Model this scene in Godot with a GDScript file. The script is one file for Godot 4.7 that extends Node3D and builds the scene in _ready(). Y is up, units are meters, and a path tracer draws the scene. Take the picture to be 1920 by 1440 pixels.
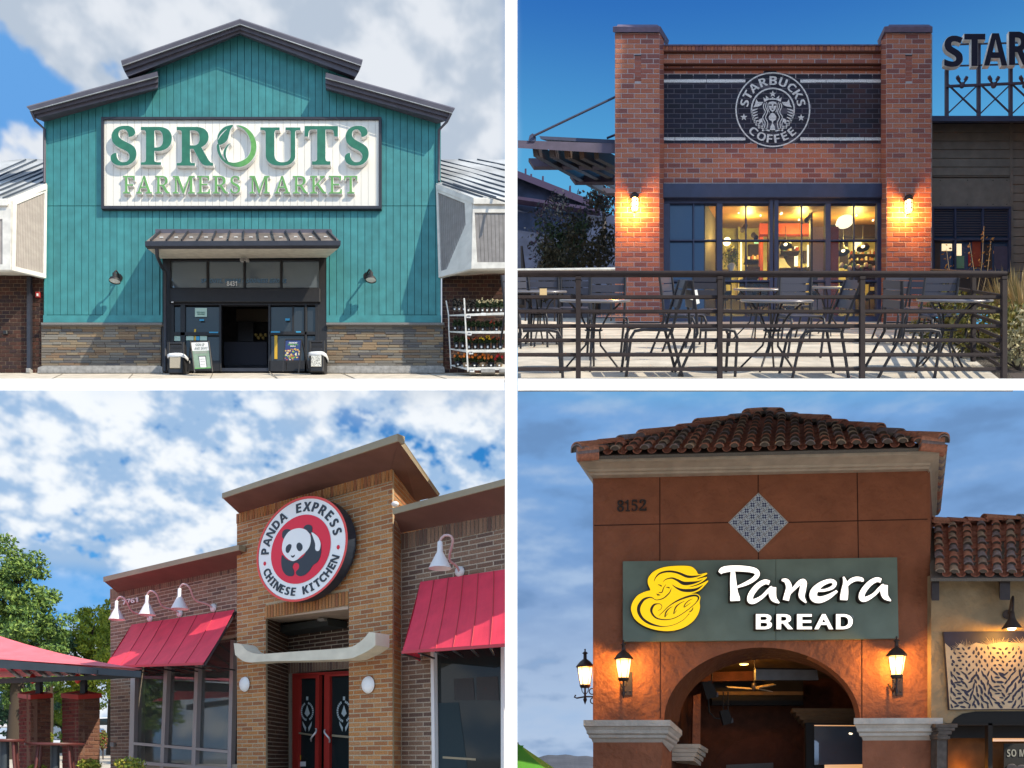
extends Node3D
# Four shop fronts on two levels, divided by a white terrace deck and a white fin wall.

const LENS := 1600.0
const LEVEL := 1425.0   # eye level on the plan
var eye := Vector3(0, 1.6, 0)
var rng := RandomNumberGenerator.new()
var M := {}
var tex := {}
var glyphs := {}
var named := {}
var cur: Node3D

# ---------- surveying: a bearing (measured on the 1920 x 1440 plan) and a distance give a point ----------
func at(px: float, py: float, d: float) -> Vector3:
	return Vector3((px - 960.0) * d / LENS, 1.6 + (LEVEL - py) * d / LENS, -d)

func on(pl: Plane, px: float, py: float) -> Vector3:
	var r = pl.intersects_ray(eye, at(px, py, 1.0) - eye)
	if r == null:
		r = pl.intersects_ray(eye, -(at(px, py, 1.0) - eye))
	return r

func pts(a: Array, d: float) -> PackedVector3Array:
	var o := PackedVector3Array()
	for i in range(0, a.size(), 2):
		o.append(at(a[i], a[i + 1], d))
	return o

func flat2(a: Array) -> PackedVector2Array:
	var o := PackedVector2Array()
	for i in range(0, a.size(), 2):
		o.append(Vector2(a[i], a[i + 1]))
	return o

# ---------- mesh building ----------
class MB:
	var st := SurfaceTool.new()
	var c := Color.WHITE
	var n := 0
	func _init():
		st.begin(Mesh.PRIMITIVE_TRIANGLES)
		st.set_smooth_group(-1)
	func smooth(on: bool):
		st.set_smooth_group(1 if on else -1)
	func v(p: Vector3):
		st.set_color(c)
		st.add_vertex(p)
	func tri(a: Vector3, b: Vector3, d: Vector3):
		v(a); v(b); v(d)
		n += 1
	func quad(a: Vector3, b: Vector3, d: Vector3, e: Vector3):
		tri(a, b, d); tri(a, d, e)
	# facing away from a point inside
	func tri_out(a: Vector3, b: Vector3, d: Vector3, inside: Vector3):
		# clockwise seen from outside: (b-a)x(d-a) points inwards
		if (b - a).cross(d - a).dot(a + b + d - inside * 3.0) > 0.0:
			tri(a, d, b)
		else:
			tri(a, b, d)
	func quad_out(a: Vector3, b: Vector3, d: Vector3, e: Vector3, inside: Vector3):
		if (d - a).cross(e - b).dot(a + b + d + e - inside * 4.0) > 0.0:
			quad(a, e, d, b)
		else:
			quad(a, b, d, e)
	# flat polygon facing nrm
	func poly(p: PackedVector3Array, nrm: Vector3):
		var u := nrm.cross(Vector3.UP)
		if u.length() < 0.05:
			u = nrm.cross(Vector3.RIGHT)
		u = u.normalized()
		var w := u.cross(nrm).normalized()
		var q := PackedVector2Array()
		for x in p:
			q.append(Vector2(x.dot(u), x.dot(w)))
		var t := Geometry2D.triangulate_polygon(q)
		for i in range(0, t.size(), 3):
			var a := p[t[i]]; var b := p[t[i + 1]]; var d := p[t[i + 2]]
			if (b - a).cross(d - a).dot(nrm) > 0.0:
				tri(a, d, b)
			else:
				tri(a, b, d)
	# polygon p is the front; the body reaches thick behind it, along -nrm
	func slab(p: PackedVector3Array, nrm: Vector3, thick: float):
		var back := PackedVector3Array()
		for x in p:
			back.append(x - nrm * thick)
		poly(p, nrm)
		poly(back, -nrm)
		var area := Vector3.ZERO
		for i in p.size():
			area += p[i].cross(p[(i + 1) % p.size()])
		var ccw := area.dot(nrm) > 0.0
		for i in p.size():
			var j := (i + 1) % p.size()
			if ccw:
				quad(p[i], p[j], back[j], back[i])
			else:
				quad(p[j], p[i], back[i], back[j])
	func hexa(f: PackedVector3Array, b: PackedVector3Array):
		var m := Vector3.ZERO
		for i in 4:
			m += f[i] + b[i]
		m /= 8.0
		quad_out(f[0], f[1], f[2], f[3], m)
		quad_out(b[0], b[1], b[2], b[3], m)
		for i in 4:
			var j := (i + 1) % 4
			quad_out(f[i], f[j], b[j], b[i], m)
	func box(o: Vector3, x: Vector3, y: Vector3, z: Vector3):
		hexa(PackedVector3Array([o, o + x, o + x + y, o + y]), PackedVector3Array([o + z, o + x + z, o + x + y + z, o + y + z]))
	# box centred on m with half extents h
	func cube(m: Vector3, h: Vector3):
		box(m - h, Vector3(h.x * 2, 0, 0), Vector3(0, h.y * 2, 0), Vector3(0, 0, h.z * 2))
	func bar(a: Vector3, b: Vector3, w: float, h: float, up := Vector3.UP):
		var d := (b - a).normalized()
		var s := d.cross(up)
		if s.length() < 0.01:
			s = d.cross(Vector3.RIGHT)
		s = s.normalized() * w * 0.5
		var u := s.normalized().cross(d).normalized() * h * 0.5
		hexa(PackedVector3Array([a - s - u, a + s - u, a + s + u, a - s + u]), PackedVector3Array([b - s - u, b + s - u, b + s + u, b - s + u]))
	func loft(s: Array, closed := true, caps := true):
		var m := Vector3.ZERO
		var k := 0
		for q in s:
			for x in q:
				m += x
				k += 1
		for i in s.size() - 1:
			var cen := Vector3.ZERO
			for x in s[i]: cen += x
			for x in s[i + 1]: cen += x
			cen /= s[i].size() * 2.0
			var l: int = s[i].size()
			for j in (l if closed else l - 1):
				var e := (j + 1) % l
				quad_out(s[i][j], s[i][e], s[i + 1][e], s[i + 1][j], cen)
		if caps and closed:
			var f: PackedVector3Array = s[0]
			var g: PackedVector3Array = s[s.size() - 1]
			cap(f, m / k)
			cap(g, m / k)
	func cap(f: PackedVector3Array, inside: Vector3):
		var nr := Vector3.ZERO
		for i in f.size():
			nr += f[i].cross(f[(i + 1) % f.size()])
		nr = nr.normalized()
		var cc := Vector3.ZERO
		for x in f: cc += x
		if nr.dot(cc / f.size() - inside) < 0.0:
			nr = -nr
		poly(f, nr)
	func tube(p: PackedVector3Array, r: float, sides := 8, r2 := -1.0):
		if r2 < 0.0: r2 = r
		st.set_smooth_group(1)
		var rings := []
		var u := Vector3.ZERO
		for i in p.size():
			var d := (p[min(i + 1, p.size() - 1)] - p[max(i - 1, 0)]).normalized()
			if u == Vector3.ZERO:
				u = d.cross(Vector3.UP)
				if u.length() < 0.1: u = d.cross(Vector3.RIGHT)
			u = (u - d * u.dot(d)).normalized()
			var w := d.cross(u)
			var ring := PackedVector3Array()
			var rr := lerpf(r, r2, float(i) / maxf(1.0, p.size() - 1))
			for k in sides:
				var t := TAU * k / sides
				ring.append(p[i] + (u * cos(t) + w * sin(t)) * rr)
			rings.append(ring)
		for i in rings.size() - 1:
			for k in sides:
				var e := (k + 1) % sides
				quad(rings[i][k], rings[i][e], rings[i + 1][e], rings[i + 1][k])
		st.set_smooth_group(-1)
		for k in range(1, sides - 1):
			tri(rings[0][0], rings[0][k + 1], rings[0][k])
			var z: PackedVector3Array = rings[-1]
			tri(z[0], z[k], z[k + 1])
	# profile of Vector2(radius, height) turned round the axis
	func lathe(o: Vector3, prof: Array, sides := 16, ax := Vector3.UP, sharp := false):
		st.set_smooth_group(-1 if sharp else 1)
		var u := ax.cross(Vector3.RIGHT)
		if u.length() < 0.1: u = ax.cross(Vector3.BACK)
		u = u.normalized()
		var w := ax.cross(u)
		for i in prof.size() - 1:
			for k in sides:
				var a := TAU * k / sides
				var b := TAU * (k + 1) / sides
				var da := u * cos(a) + w * sin(a)
				var db := u * cos(b) + w * sin(b)
				var p0: Vector3 = o + da * prof[i].x + ax * prof[i].y
				var p1: Vector3 = o + db * prof[i].x + ax * prof[i].y
				var p2: Vector3 = o + db * prof[i + 1].x + ax * prof[i + 1].y
				var p3: Vector3 = o + da * prof[i + 1].x + ax * prof[i + 1].y
				if prof[i + 1].y >= prof[i].y or prof[i + 1].x != prof[i].x:
					if prof[i].x > 0.0001: tri(p0, p2, p1)
					if prof[i + 1].x > 0.0001: tri(p0, p3, p2)
				else:
					if prof[i].x > 0.0001: tri(p0, p2, p1)
					if prof[i + 1].x > 0.0001: tri(p0, p3, p2)
		st.set_smooth_group(-1)
	func ball(o: Vector3, r: Vector3, k := 8):
		st.set_smooth_group(1)
		for i in k:
			var a := PI * i / k - PI / 2
			var b := PI * (i + 1) / k - PI / 2
			for j in k * 2:
				var s := TAU * j / (k * 2)
				var t := TAU * (j + 1) / (k * 2)
				var p0 := o + Vector3(cos(a) * cos(s), sin(a), cos(a) * sin(s)) * r
				var p1 := o + Vector3(cos(a) * cos(t), sin(a), cos(a) * sin(t)) * r
				var p2 := o + Vector3(cos(b) * cos(t), sin(b), cos(b) * sin(t)) * r
				var p3 := o + Vector3(cos(b) * cos(s), sin(b), cos(b) * sin(s)) * r
				if i > 0: tri_out(p0, p1, p2, o)
				if i < k - 1: tri_out(p0, p2, p3, o)
		st.set_smooth_group(-1)
	func done() -> ArrayMesh:
		st.generate_normals()
		return st.commit()

# upright front-facing box that covers this stretch of the survey at distance d, reaching t metres back
func R(b: MB, x0: float, y0: float, x1: float, y1: float, d: float, t: float, bevel := 0.0):
	var k := d / LENS
	var a := at(x0, y1, d)
	var e := at(x1, y0, d)
	if bevel <= 0.0:
		b.box(a, Vector3(e.x - a.x, 0, 0), Vector3(0, e.y - a.y, 0), Vector3(0, 0, -t))
		return
	var i := Vector3(bevel, bevel, 0)
	var f := PackedVector3Array([a + i, Vector3(e.x - bevel, a.y + bevel, a.z), e - i, Vector3(a.x + bevel, e.y - bevel, a.z)])
	var z := Vector3(0, 0, -bevel)
	var g := PackedVector3Array([a + z, Vector3(e.x, a.y, a.z) + z, e + z, Vector3(a.x, e.y, a.z) + z])
	var h := PackedVector3Array()
	for p in g: h.append(p + Vector3(0, 0, bevel - t))
	b.poly(f, Vector3.BACK)
	var m := (a + e) * 0.5 + Vector3(0, 0, -t * 0.5)
	for n in 4:
		var l := (n + 1) % 4
		b.quad_out(f[n], f[l], g[l], g[n], m)
		b.quad_out(g[n], g[l], h[l], h[n], m)

func rect(x0: float, y0: float, x1: float, y1: float, d: float, t: float, bevel := 0.0) -> MB:
	var b := MB.new()
	R(b, x0, y0, x1, y1, d, t, bevel)
	return b

# polygon of survey bearings at distance d, facing the street
func P(b: MB, a: Array, d: float, t: float):
	b.slab(pts(a, d), Vector3.BACK, t)

func panel(a: Array, d: float, t: float) -> MB:
	var b := MB.new()
	P(b, a, d, t)
	return b

# ---------- things, parts, tags ----------
func numbered(s: String) -> String:
	var k: int = named.get(s, 0)
	named[s] = k + 1
	return s if k == 0 else "%s_%03d" % [s, k]

func tag(o: Node3D, label: String, category: String, group := ""):
	o.set_meta("label", label)
	o.set_meta("category", category)
	if group: o.set_meta("group", group)
	return o

func thing(called: String, label: String, category: String, group := "") -> Node3D:
	var o := Node3D.new()
	o.name = numbered(called)
	add_child(o)
	tag(o, label, category, group)
	cur = o
	return o

func put(called: String, mesh, m: Material, parent: Node3D = null, where := Vector3.ZERO) -> MeshInstance3D:
	var o := MeshInstance3D.new()
	o.mesh = mesh.done() if mesh is MB else mesh
	o.material_override = m
	o.position = where
	if parent == null: parent = cur
	if parent == self:
		o.name = numbered(called)
	else:
		var key := "%d/%s" % [parent.get_instance_id(), called]
		var k: int = named.get(key, 0)
		named[key] = k + 1
		o.name = called if k == 0 else "%s_%03d" % [called, k]
	parent.add_child(o, true)
	return o

func single(called: String, mesh, m: Material, label: String, category: String, group := "") -> MeshInstance3D:
	var o := put(called, mesh, m, self)
	tag(o, label, category, group)
	return o

func structure(called: String, mesh, m: Material, kind := "structure") -> MeshInstance3D:
	var o := put(called, mesh, m, self)
	o.set_meta("kind", kind)
	return o

func stuff(o: Node3D):
	o.set_meta("kind", "stuff")
	return o

func copy(o: Node3D, label: String, shift: Transform3D, called := "") -> Node3D:
	var r: Node3D = o.duplicate()
	r.name = numbered(called if called else String(o.name).trim_suffix("_001"))
	add_child(r)
	r.transform = shift * o.transform
	r.set_meta("label", label)
	return r

# bring each thing's origin to its base
func settle():
	for o in get_children():
		if not o is Node3D or o is MeshInstance3D or o is Light3D or o is Camera3D or o.transform != Transform3D():
			continue
		var box := AABB()
		var first := true
		for c in o.find_children("*", "MeshInstance3D", true, false):
			var t: Transform3D = c.transform
			var p = c.get_parent()
			while p != o:
				t = p.transform * t
				p = p.get_parent()
			var a: AABB = t * c.mesh.get_aabb()
			box = a if first else box.merge(a)
			first = false
		if first: continue
		var base := Vector3(box.get_center().x, box.position.y, box.get_center().z)
		o.position = base
		for c in o.get_children():
			c.position -= base

# ---------- materials ----------
func ramp(lo: float, hi: float) -> Gradient:
	var g := Gradient.new()
	g.set_color(0, Color(lo, lo, lo))
	g.set_color(1, Color(hi, hi, hi))
	return g

func noise_tex(seed_: int, freq: float, oct: int, lo: float, hi: float, normal := 0.0, size := 512) -> NoiseTexture2D:
	var n := FastNoiseLite.new()
	n.seed = seed_
	n.frequency = freq
	n.noise_type = FastNoiseLite.TYPE_SIMPLEX_SMOOTH
	n.fractal_octaves = oct
	var t := NoiseTexture2D.new()
	t.width = size; t.height = size
	t.seamless = true
	t.noise = n
	if normal > 0.0:
		t.as_normal_map = true
		t.bump_strength = normal
	else:
		t.color_ramp = ramp(lo, hi)
	return t

func mat(called: String, c: Color, rough := 0.8, metal := 0.0, mottle := "", per_m := 1.0, bump := "", bump_m := 1.0, bump_k := 0.4) -> StandardMaterial3D:
	var m := StandardMaterial3D.new()
	m.resource_name = called
	m.albedo_color = Color(c.r, c.g, c.b).linear_to_srgb()
	m.roughness = rough
	m.metallic = metal
	m.vertex_color_use_as_albedo = true
	if mottle:
		m.albedo_texture = tex[mottle]
		m.uv1_triplanar = true
		m.uv1_world_triplanar = true
		m.uv1_scale = Vector3.ONE * per_m
	if bump:
		m.normal_enabled = true
		m.normal_texture = tex[bump]
		m.normal_scale = bump_k
		m.uv1_triplanar = true
		m.uv1_world_triplanar = true
		if not mottle: m.uv1_scale = Vector3.ONE * bump_m
	M[called] = m
	return m

func glow(called: String, c: Color, k: float, base := Color(0.8, 0.8, 0.8)) -> StandardMaterial3D:
	var m := mat(called, base, 0.5)
	m.emission_enabled = true
	m.emission = Color(c.r, c.g, c.b).linear_to_srgb()
	m.emission_energy_multiplier = k
	return m

func pane(called: String, c: Color, alpha: float) -> StandardMaterial3D:
	var m := mat(called, c, 0.03)
	m.albedo_color.a = alpha
	m.transparency = BaseMaterial3D.TRANSPARENCY_ALPHA
	m.metallic_specular = 0.6
	m.vertex_color_use_as_albedo = false
	return m

func textures():
	tex.mottle = noise_tex(3, 0.012, 5, 0.72, 1.0)
	tex.soft = noise_tex(5, 0.008, 4, 0.86, 1.0)
	tex.grain = noise_tex(7, 0.06, 4, 0.62, 1.0)
	tex.stain = noise_tex(9, 0.006, 6, 0.55, 1.0)
	tex.bumps = noise_tex(11, 0.05, 4, 0, 1, 6.0)
	tex.stucco = noise_tex(13, 0.025, 5, 0, 1, 8.0)
	tex.ripple = noise_tex(15, 0.006, 3, 0, 1, 5.0)
	mat("white_paint", Color(0.93, 0.93, 0.93), 0.8)
	mat("teal", Color(0.053, 0.285, 0.30), 0.62, 0, "soft", 0.35, "ripple", 1, 0.25)
	mat("charcoal", Color(0.03, 0.032, 0.045), 0.5, 0.0, "soft", 0.6)
	mat("trim_dark", Color(0.105, 0.10, 0.13), 0.6, 0.0, "soft", 0.4)
	mat("black", Color(0.012, 0.012, 0.014), 0.5)
	mat("black_satin", Color(0.014, 0.014, 0.017), 0.6, 0, "soft", 1.0)
	mat("tint", Color(1, 1, 1), 0.85, 0, "grain", 1.6, "bumps", 1, 0.5)
	mat("tint_smooth", Color(1, 1, 1), 0.5, 0, "soft", 1.0)
	mat("concrete", Color(0.42, 0.41, 0.39), 0.9, 0, "mottle", 0.6, "bumps", 1, 0.3)
	mat("dark_mortar", Color(0.24, 0.18, 0.14), 0.95, 0, "grain", 2.0)
	mat("pale_mortar", Color(0.4, 0.38, 0.36), 0.95, 0, "grain", 2.0)
	mat("steel_dark", Color(0.06, 0.055, 0.065), 0.4, 0.3, "soft", 1.5)

# ---------- lettering ----------
func glyph(s: String, face := "Droid Serif", weight := 700) -> Dictionary:
	var key := "%s|%s|%d" % [s, face, weight]
	if glyphs.has(key): return glyphs[key]
	var t := TextMesh.new()
	var f := SystemFont.new()
	f.font_names = [face]
	f.font_weight = weight
	t.font = f
	t.text = s
	t.font_size = 64
	t.pixel_size = 1.0 / 64.0
	t.depth = 0.0
	t.curve_step = 3.0
	var arr := t.surface_get_arrays(0)
	var vs: PackedVector3Array = arr[Mesh.ARRAY_VERTEX]
	var ix = arr[Mesh.ARRAY_INDEX]
	var p := PackedVector2Array()
	if ix != null and ix.size() > 0:
		for i in ix: p.append(Vector2(vs[i].x, vs[i].y))
	else:
		for q in vs: p.append(Vector2(q.x, q.y))
	glyphs[key] = shape_of(p)
	return glyphs[key]

func qk(p: Vector2) -> Vector2i:
	return Vector2i(roundi(p.x * 20000.0), roundi(p.y * 20000.0))

# triangles -> {tri, loops, lo, hi}
func shape_of(p: PackedVector2Array) -> Dictionary:
	var edges := {}
	var tris := PackedVector2Array()
	for i in range(0, p.size(), 3):
		var a := p[i]; var b := p[i + 1]; var c := p[i + 2]
		var ar := (b - a).cross(c - a)
		if absf(ar) < 1e-9: continue
		if ar < 0.0:
			var s := b; b = c; c = s
		tris.append(a); tris.append(b); tris.append(c)
		for e in [[a, b], [b, c], [c, a]]:
			var k0 := qk(e[0]); var k1 := qk(e[1])
			if edges.has([k1, k0]): edges.erase([k1, k0])
			else: edges[[k0, k1]] = e
	var next := {}
	for k in edges: next[k[0]] = edges[k]
	var loops := []
	while next.size() > 0:
		var start = next.keys()[0]
		var loop := PackedVector2Array()
		var k = start
		while next.has(k):
			var e = next[k]
			next.erase(k)
			loop.append(e[0])
			k = qk(e[1])
		if loop.size() > 2: loops.append(loop)
	var lo := Vector2(1e9, 1e9); var hi := -lo
	for q in tris:
		lo = lo.min(q); hi = hi.max(q)
	return {"tri": tris, "loops": loops, "lo": lo, "hi": hi}

func outline(a: PackedVector2Array) -> Dictionary:
	var t := Geometry2D.triangulate_polygon(a)
	var p := PackedVector2Array()
	for i in t: p.append(a[i])
	return shape_of(p)

# smooth closed curve through the points
func curve(a: PackedVector2Array, k := 4, closed := true) -> PackedVector2Array:
	var o := PackedVector2Array()
	var n := a.size()
	for i in (n if closed else n - 1):
		var p0 := a[(i - 1 + n) % n] if closed else a[maxi(i - 1, 0)]
		var p1 := a[i]
		var p2 := a[(i + 1) % n]
		var p3 := a[(i + 2) % n] if closed else a[mini(i + 2, n - 1)]
		for j in k:
			o.append(p1.cubic_interpolate(p2, p0, p3, float(j) / k))
	if not closed: o.append(a[n - 1])
	return o

# brush stroke: x, y, width triples
func stroke(a: Array, k := 5) -> PackedVector2Array:
	var c := PackedVector2Array(); var w := PackedVector2Array()
	for i in range(0, a.size(), 3):
		c.append(Vector2(a[i], a[i + 1])); w.append(Vector2(a[i + 2], 0))
	c = curve(c, k, false); w = curve(w, k, false)
	var l := PackedVector2Array(); var r := PackedVector2Array()
	for i in c.size():
		var d := (c[mini(i + 1, c.size() - 1)] - c[maxi(i - 1, 0)]).normalized().orthogonal()
		var h := maxf(w[i].x, 0.15) * 0.5
		l.append(c[i] + d * h); r.append(c[i] - d * h)
	r.reverse()
	l.append_array(r)
	return l

# solid lettering: map takes a flat point to the wall, nrm faces out
func solid(b: MB, s: Dictionary, map: Callable, nrm: Vector3, depth: float, back := 0.0):
	var t: PackedVector2Array = s.tri
	for i in range(0, t.size(), 3):
		var p: Vector3 = map.call(t[i]) + nrm * depth
		var q: Vector3 = map.call(t[i + 1]) + nrm * depth
		var r: Vector3 = map.call(t[i + 2]) + nrm * depth
		if (q - p).cross(r - p).dot(nrm) > 0.0: b.tri(p, r, q)
		else: b.tri(p, q, r)
	if depth - back < 0.004: return
	for l in s.loops:
		for i in l.size():
			var p: Vector3 = map.call(l[i]); var q: Vector3 = map.call(l[(i + 1) % l.size()])
			b.quad(p + nrm * depth, q + nrm * depth, q + nrm * back, p + nrm * back)

# rim of width w round each loop (w in flat units), between back and depth
func rim(b: MB, s: Dictionary, map: Callable, nrm: Vector3, w: float, depth: float, back := 0.0):
	for l in s.loops:
		var n: int = l.size()
		var o := PackedVector2Array()
		for i in n:
			var d0: Vector2 = (l[i] - l[(i - 1 + n) % n]).normalized()
			var d1: Vector2 = (l[(i + 1) % n] - l[i]).normalized()
			var n0 := Vector2(d0.y, -d0.x); var n1 := Vector2(d1.y, -d1.x)
			var m := n0 + n1
			m = m / maxf(m.length_squared() * 0.5, 0.6) if m.length() > 0.1 else n0
			o.append(l[i] + m * w)
		for i in n:
			var j := (i + 1) % n
			var p: Vector3 = map.call(l[i]) + nrm * depth; var q: Vector3 = map.call(l[j]) + nrm * depth
			var r: Vector3 = map.call(o[j]) + nrm * depth; var e: Vector3 = map.call(o[i]) + nrm * depth
			if (q - p).cross(r - p).dot(nrm) > 0.0: b.quad(p, e, r, q)
			else: b.quad(p, q, r, e)
			var h := nrm * (back - depth)
			b.quad(e, r, r + h, e + h)

# map that stretches a glyph shape over a survey rectangle at distance d
func over(s: Dictionary, x0: float, y0: float, x1: float, y1: float, d: float, slant := 0.0) -> Callable:
	var lo: Vector2 = s.lo; var sz: Vector2 = s.hi - s.lo
	return func(p: Vector2) -> Vector3:
		var u := (p.x - lo.x) / sz.x; var v := (p.y - lo.y) / sz.y
		return at(lerpf(x0, x1, u) + slant * v, lerpf(y1, y0, v), d)

func words(b: MB, s: String, x0: float, y0: float, x1: float, y1: float, d: float, depth: float, face := "Droid Sans", weight := 700, slant := 0.0):
	var g := glyph(s, face, weight)
	solid(b, g, over(g, x0, y0, x1, y1, d, slant), Vector3.BACK, depth)

# ---------- masonry: frame x along, y up, z out; regions and holes in metres of the frame ----------
func bricks(frame: Transform3D, area: PackedVector2Array, holes: Array, bw: float, bh: float, joint: float, proud: float, tones: Array, parent: Node3D, limit: int, m: Material, called := "brick", irregular := 0.0, near := Vector2.ZERO, tone_fn = null) -> int:
	var lo := Vector2(1e9, 1e9); var hi := -lo
	for p in area:
		lo = lo.min(p); hi = hi.max(p)
	var list := []
	var row := 0
	var y := lo.y
	while y < hi.y - 0.005:
		var h := bh
		var x := lo.x - (bw * 0.5 if row % 2 else 0.0) - (rng.randf() * bw if irregular > 0.0 else 0.0)
		while x < hi.x:
			var w := bw if irregular <= 0.0 else bw * rng.randf_range(1.0 - irregular, 1.0 + irregular)
			var r := Rect2(x + joint * 0.5, y + joint * 0.5, w - joint, h - joint)
			x += w
			var c := r.intersection(Rect2(lo, hi - lo))
			if c.size.x < joint or c.size.y < joint * 0.5: continue
			var keep := [c]
			for o in holes:
				var nk := []
				for q in keep:
					if not q.intersects(o): nk.append(q); continue
					if o.position.x - q.position.x > joint: nk.append(Rect2(q.position.x, q.position.y, o.position.x - q.position.x, q.size.y))
					if q.end.x - o.end.x > joint: nk.append(Rect2(o.end.x, q.position.y, q.end.x - o.end.x, q.size.y))
				keep = nk
			for q in keep:
				if area.size() > 4 and not Geometry2D.is_point_in_polygon(q.get_center(), area): continue
				list.append(q)
		y += h
		row += 1
	if near != Vector2.ZERO:
		list.sort_custom(func(a, b): return a.get_center().distance_squared_to(near) < b.get_center().distance_squared_to(near))
	var rest := MB.new()
	var cache := {}
	var made := 0
	for q in list:
		var ti := rng.randi() % tones.size()
		var out := proud * rng.randf_range(0.4, 1.6)
		if irregular <= 0.0:
			q.position += Vector2(rng.randf_range(-0.0018, 0.0018), rng.randf_range(-0.0018, 0.0018))
		if tone_fn != null:
			var ct: Color = tone_fn.call(q.get_center(), tones[ti])
			if ct != tones[ti]:
				rest.c = ct
				brick_at(rest, frame, q.position, q.size, out)
				continue
		if made < limit:
			made += 1
			var key := [roundi(q.size.x * 500), roundi(q.size.y * 500), ti, roundi(out * 900)]
			if not cache.has(key):
				var b := MB.new()
				b.c = tones[ti]
				brick_at(b, Transform3D(frame.basis, Vector3.ZERO), Vector2.ZERO, q.size, out)
				cache[key] = b.done()
			put(called, cache[key], m, parent, frame * Vector3(q.position.x, q.position.y, 0))
		else:
			rest.c = tones[ti]
			brick_at(rest, frame, q.position, q.size, out)
	if rest.n:
		stuff(put(called + "work", rest, m, parent))
	return made

func brick_at(b: MB, f: Transform3D, o: Vector2, s: Vector2, out: float):
	var e := minf(0.006, minf(s.x, s.y) * 0.12)
	var p := PackedVector3Array(); var q := PackedVector3Array()
	for c in [Vector2(0, 0), Vector2(s.x, 0), s, Vector2(0, s.y)]:
		p.append(f * Vector3(o.x + c.x, o.y + c.y, 0))
		q.append(f * Vector3(o.x + clampf(c.x, e, s.x - e), o.y + clampf(c.y, e, s.y - e), out))
	b.poly(q, f.basis.z)
	var m := f * Vector3(o.x + s.x * 0.5, o.y + s.y * 0.5, 0)
	for i in 4:
		var j := (i + 1) % 4
		b.quad_out(q[i], q[j], p[j], p[i], m)

# frontal wall frame: origin at a survey point, metres
func frame_at(px: float, py: float, d: float) -> Transform3D:
	return Transform3D(Basis(), at(px, py, d))

func area_px(x0: float, y0: float, x1: float, y1: float, ox: float, oy: float, d: float) -> PackedVector2Array:
	var k := d / LENS
	var a := Vector2((x0 - ox) * k, (oy - y1) * k); var b := Vector2((x1 - ox) * k, (oy - y0) * k)
	return PackedVector2Array([a, Vector2(b.x, a.y), b, Vector2(a.x, b.y)])

func hole_px(x0: float, y0: float, x1: float, y1: float, ox: float, oy: float, d: float) -> Rect2:
	var k := d / LENS
	return Rect2((x0 - ox) * k, (oy - y1) * k, (x1 - x0) * k, (y1 - y0) * k)

# ---------- leaves ----------
func leaf(b: MB, p: Vector3, r: float, n := Vector3.ZERO):
	var a := Vector3(rng.randfn(), rng.randfn() * 0.7 + 0.3, rng.randfn()).normalized()
	if n != Vector3.ZERO: a = (a + n).normalized()
	var u := a.cross(Vector3(rng.randfn(), rng.randfn(), rng.randfn())).normalized()
	var w := a.cross(u)
	var l := r * rng.randf_range(0.7, 1.3)
	b.tri(p - u * l, p + w * l * 0.5 + a * l * 0.15, p + u * l)
	b.tri(p - u * l, p + u * l, p - w * l * 0.5 + a * l * 0.15)

func clump(b: MB, o: Vector3, r: Vector3, count: int, size: float, tones: Array):
	for i in count:
		var d := Vector3(rng.randfn(), rng.randfn(), rng.randfn()).normalized()
		b.c = tones[rng.randi() % tones.size()]
		leaf(b, o + d * r * pow(rng.randf(), 0.4), size)

func sky_picture() -> ImageTexture:
	var n1 := FastNoiseLite.new(); n1.seed = 21; n1.fractal_octaves = 5; n1.frequency = 1.0; n1.noise_type = FastNoiseLite.TYPE_SIMPLEX_SMOOTH
	var n2 := FastNoiseLite.new(); n2.seed = 33; n2.fractal_octaves = 6; n2.frequency = 1.0; n2.noise_type = FastNoiseLite.TYPE_SIMPLEX_SMOOTH; n2.fractal_gain = 0.6
	var n3 := FastNoiseLite.new(); n3.seed = 47; n3.fractal_octaves = 3; n3.frequency = 1.0; n3.noise_type = FastNoiseLite.TYPE_SIMPLEX_SMOOTH
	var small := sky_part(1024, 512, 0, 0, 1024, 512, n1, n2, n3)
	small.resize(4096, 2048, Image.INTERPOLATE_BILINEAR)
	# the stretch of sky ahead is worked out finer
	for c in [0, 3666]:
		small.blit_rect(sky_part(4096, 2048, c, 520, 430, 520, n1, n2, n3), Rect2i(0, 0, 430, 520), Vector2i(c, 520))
	return ImageTexture.create_from_image(small)

func sky_part(w: int, h: int, x0: int, y0: int, cw: int, ch: int, n1: FastNoiseLite, n2: FastNoiseLite, n3: FastNoiseLite) -> Image:
	var data := PackedFloat32Array()
	data.resize(cw * ch * 3)
	var k := 0
	for y in ch:
		var el := PI / 2 - (y + y0 + 0.5) / h * PI
		for x in cw:
			var az := (x + x0 + 0.5) / w * TAU
			var c := Vector3(0.2, 0.2, 0.2)
			if el > -0.03:
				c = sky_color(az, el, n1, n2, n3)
			data[k] = c.x; data[k + 1] = c.y; data[k + 2] = c.z
			k += 3
	var im := Image.create_from_data(cw, ch, false, Image.FORMAT_RGBF, data.to_byte_array())
	return im

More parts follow.
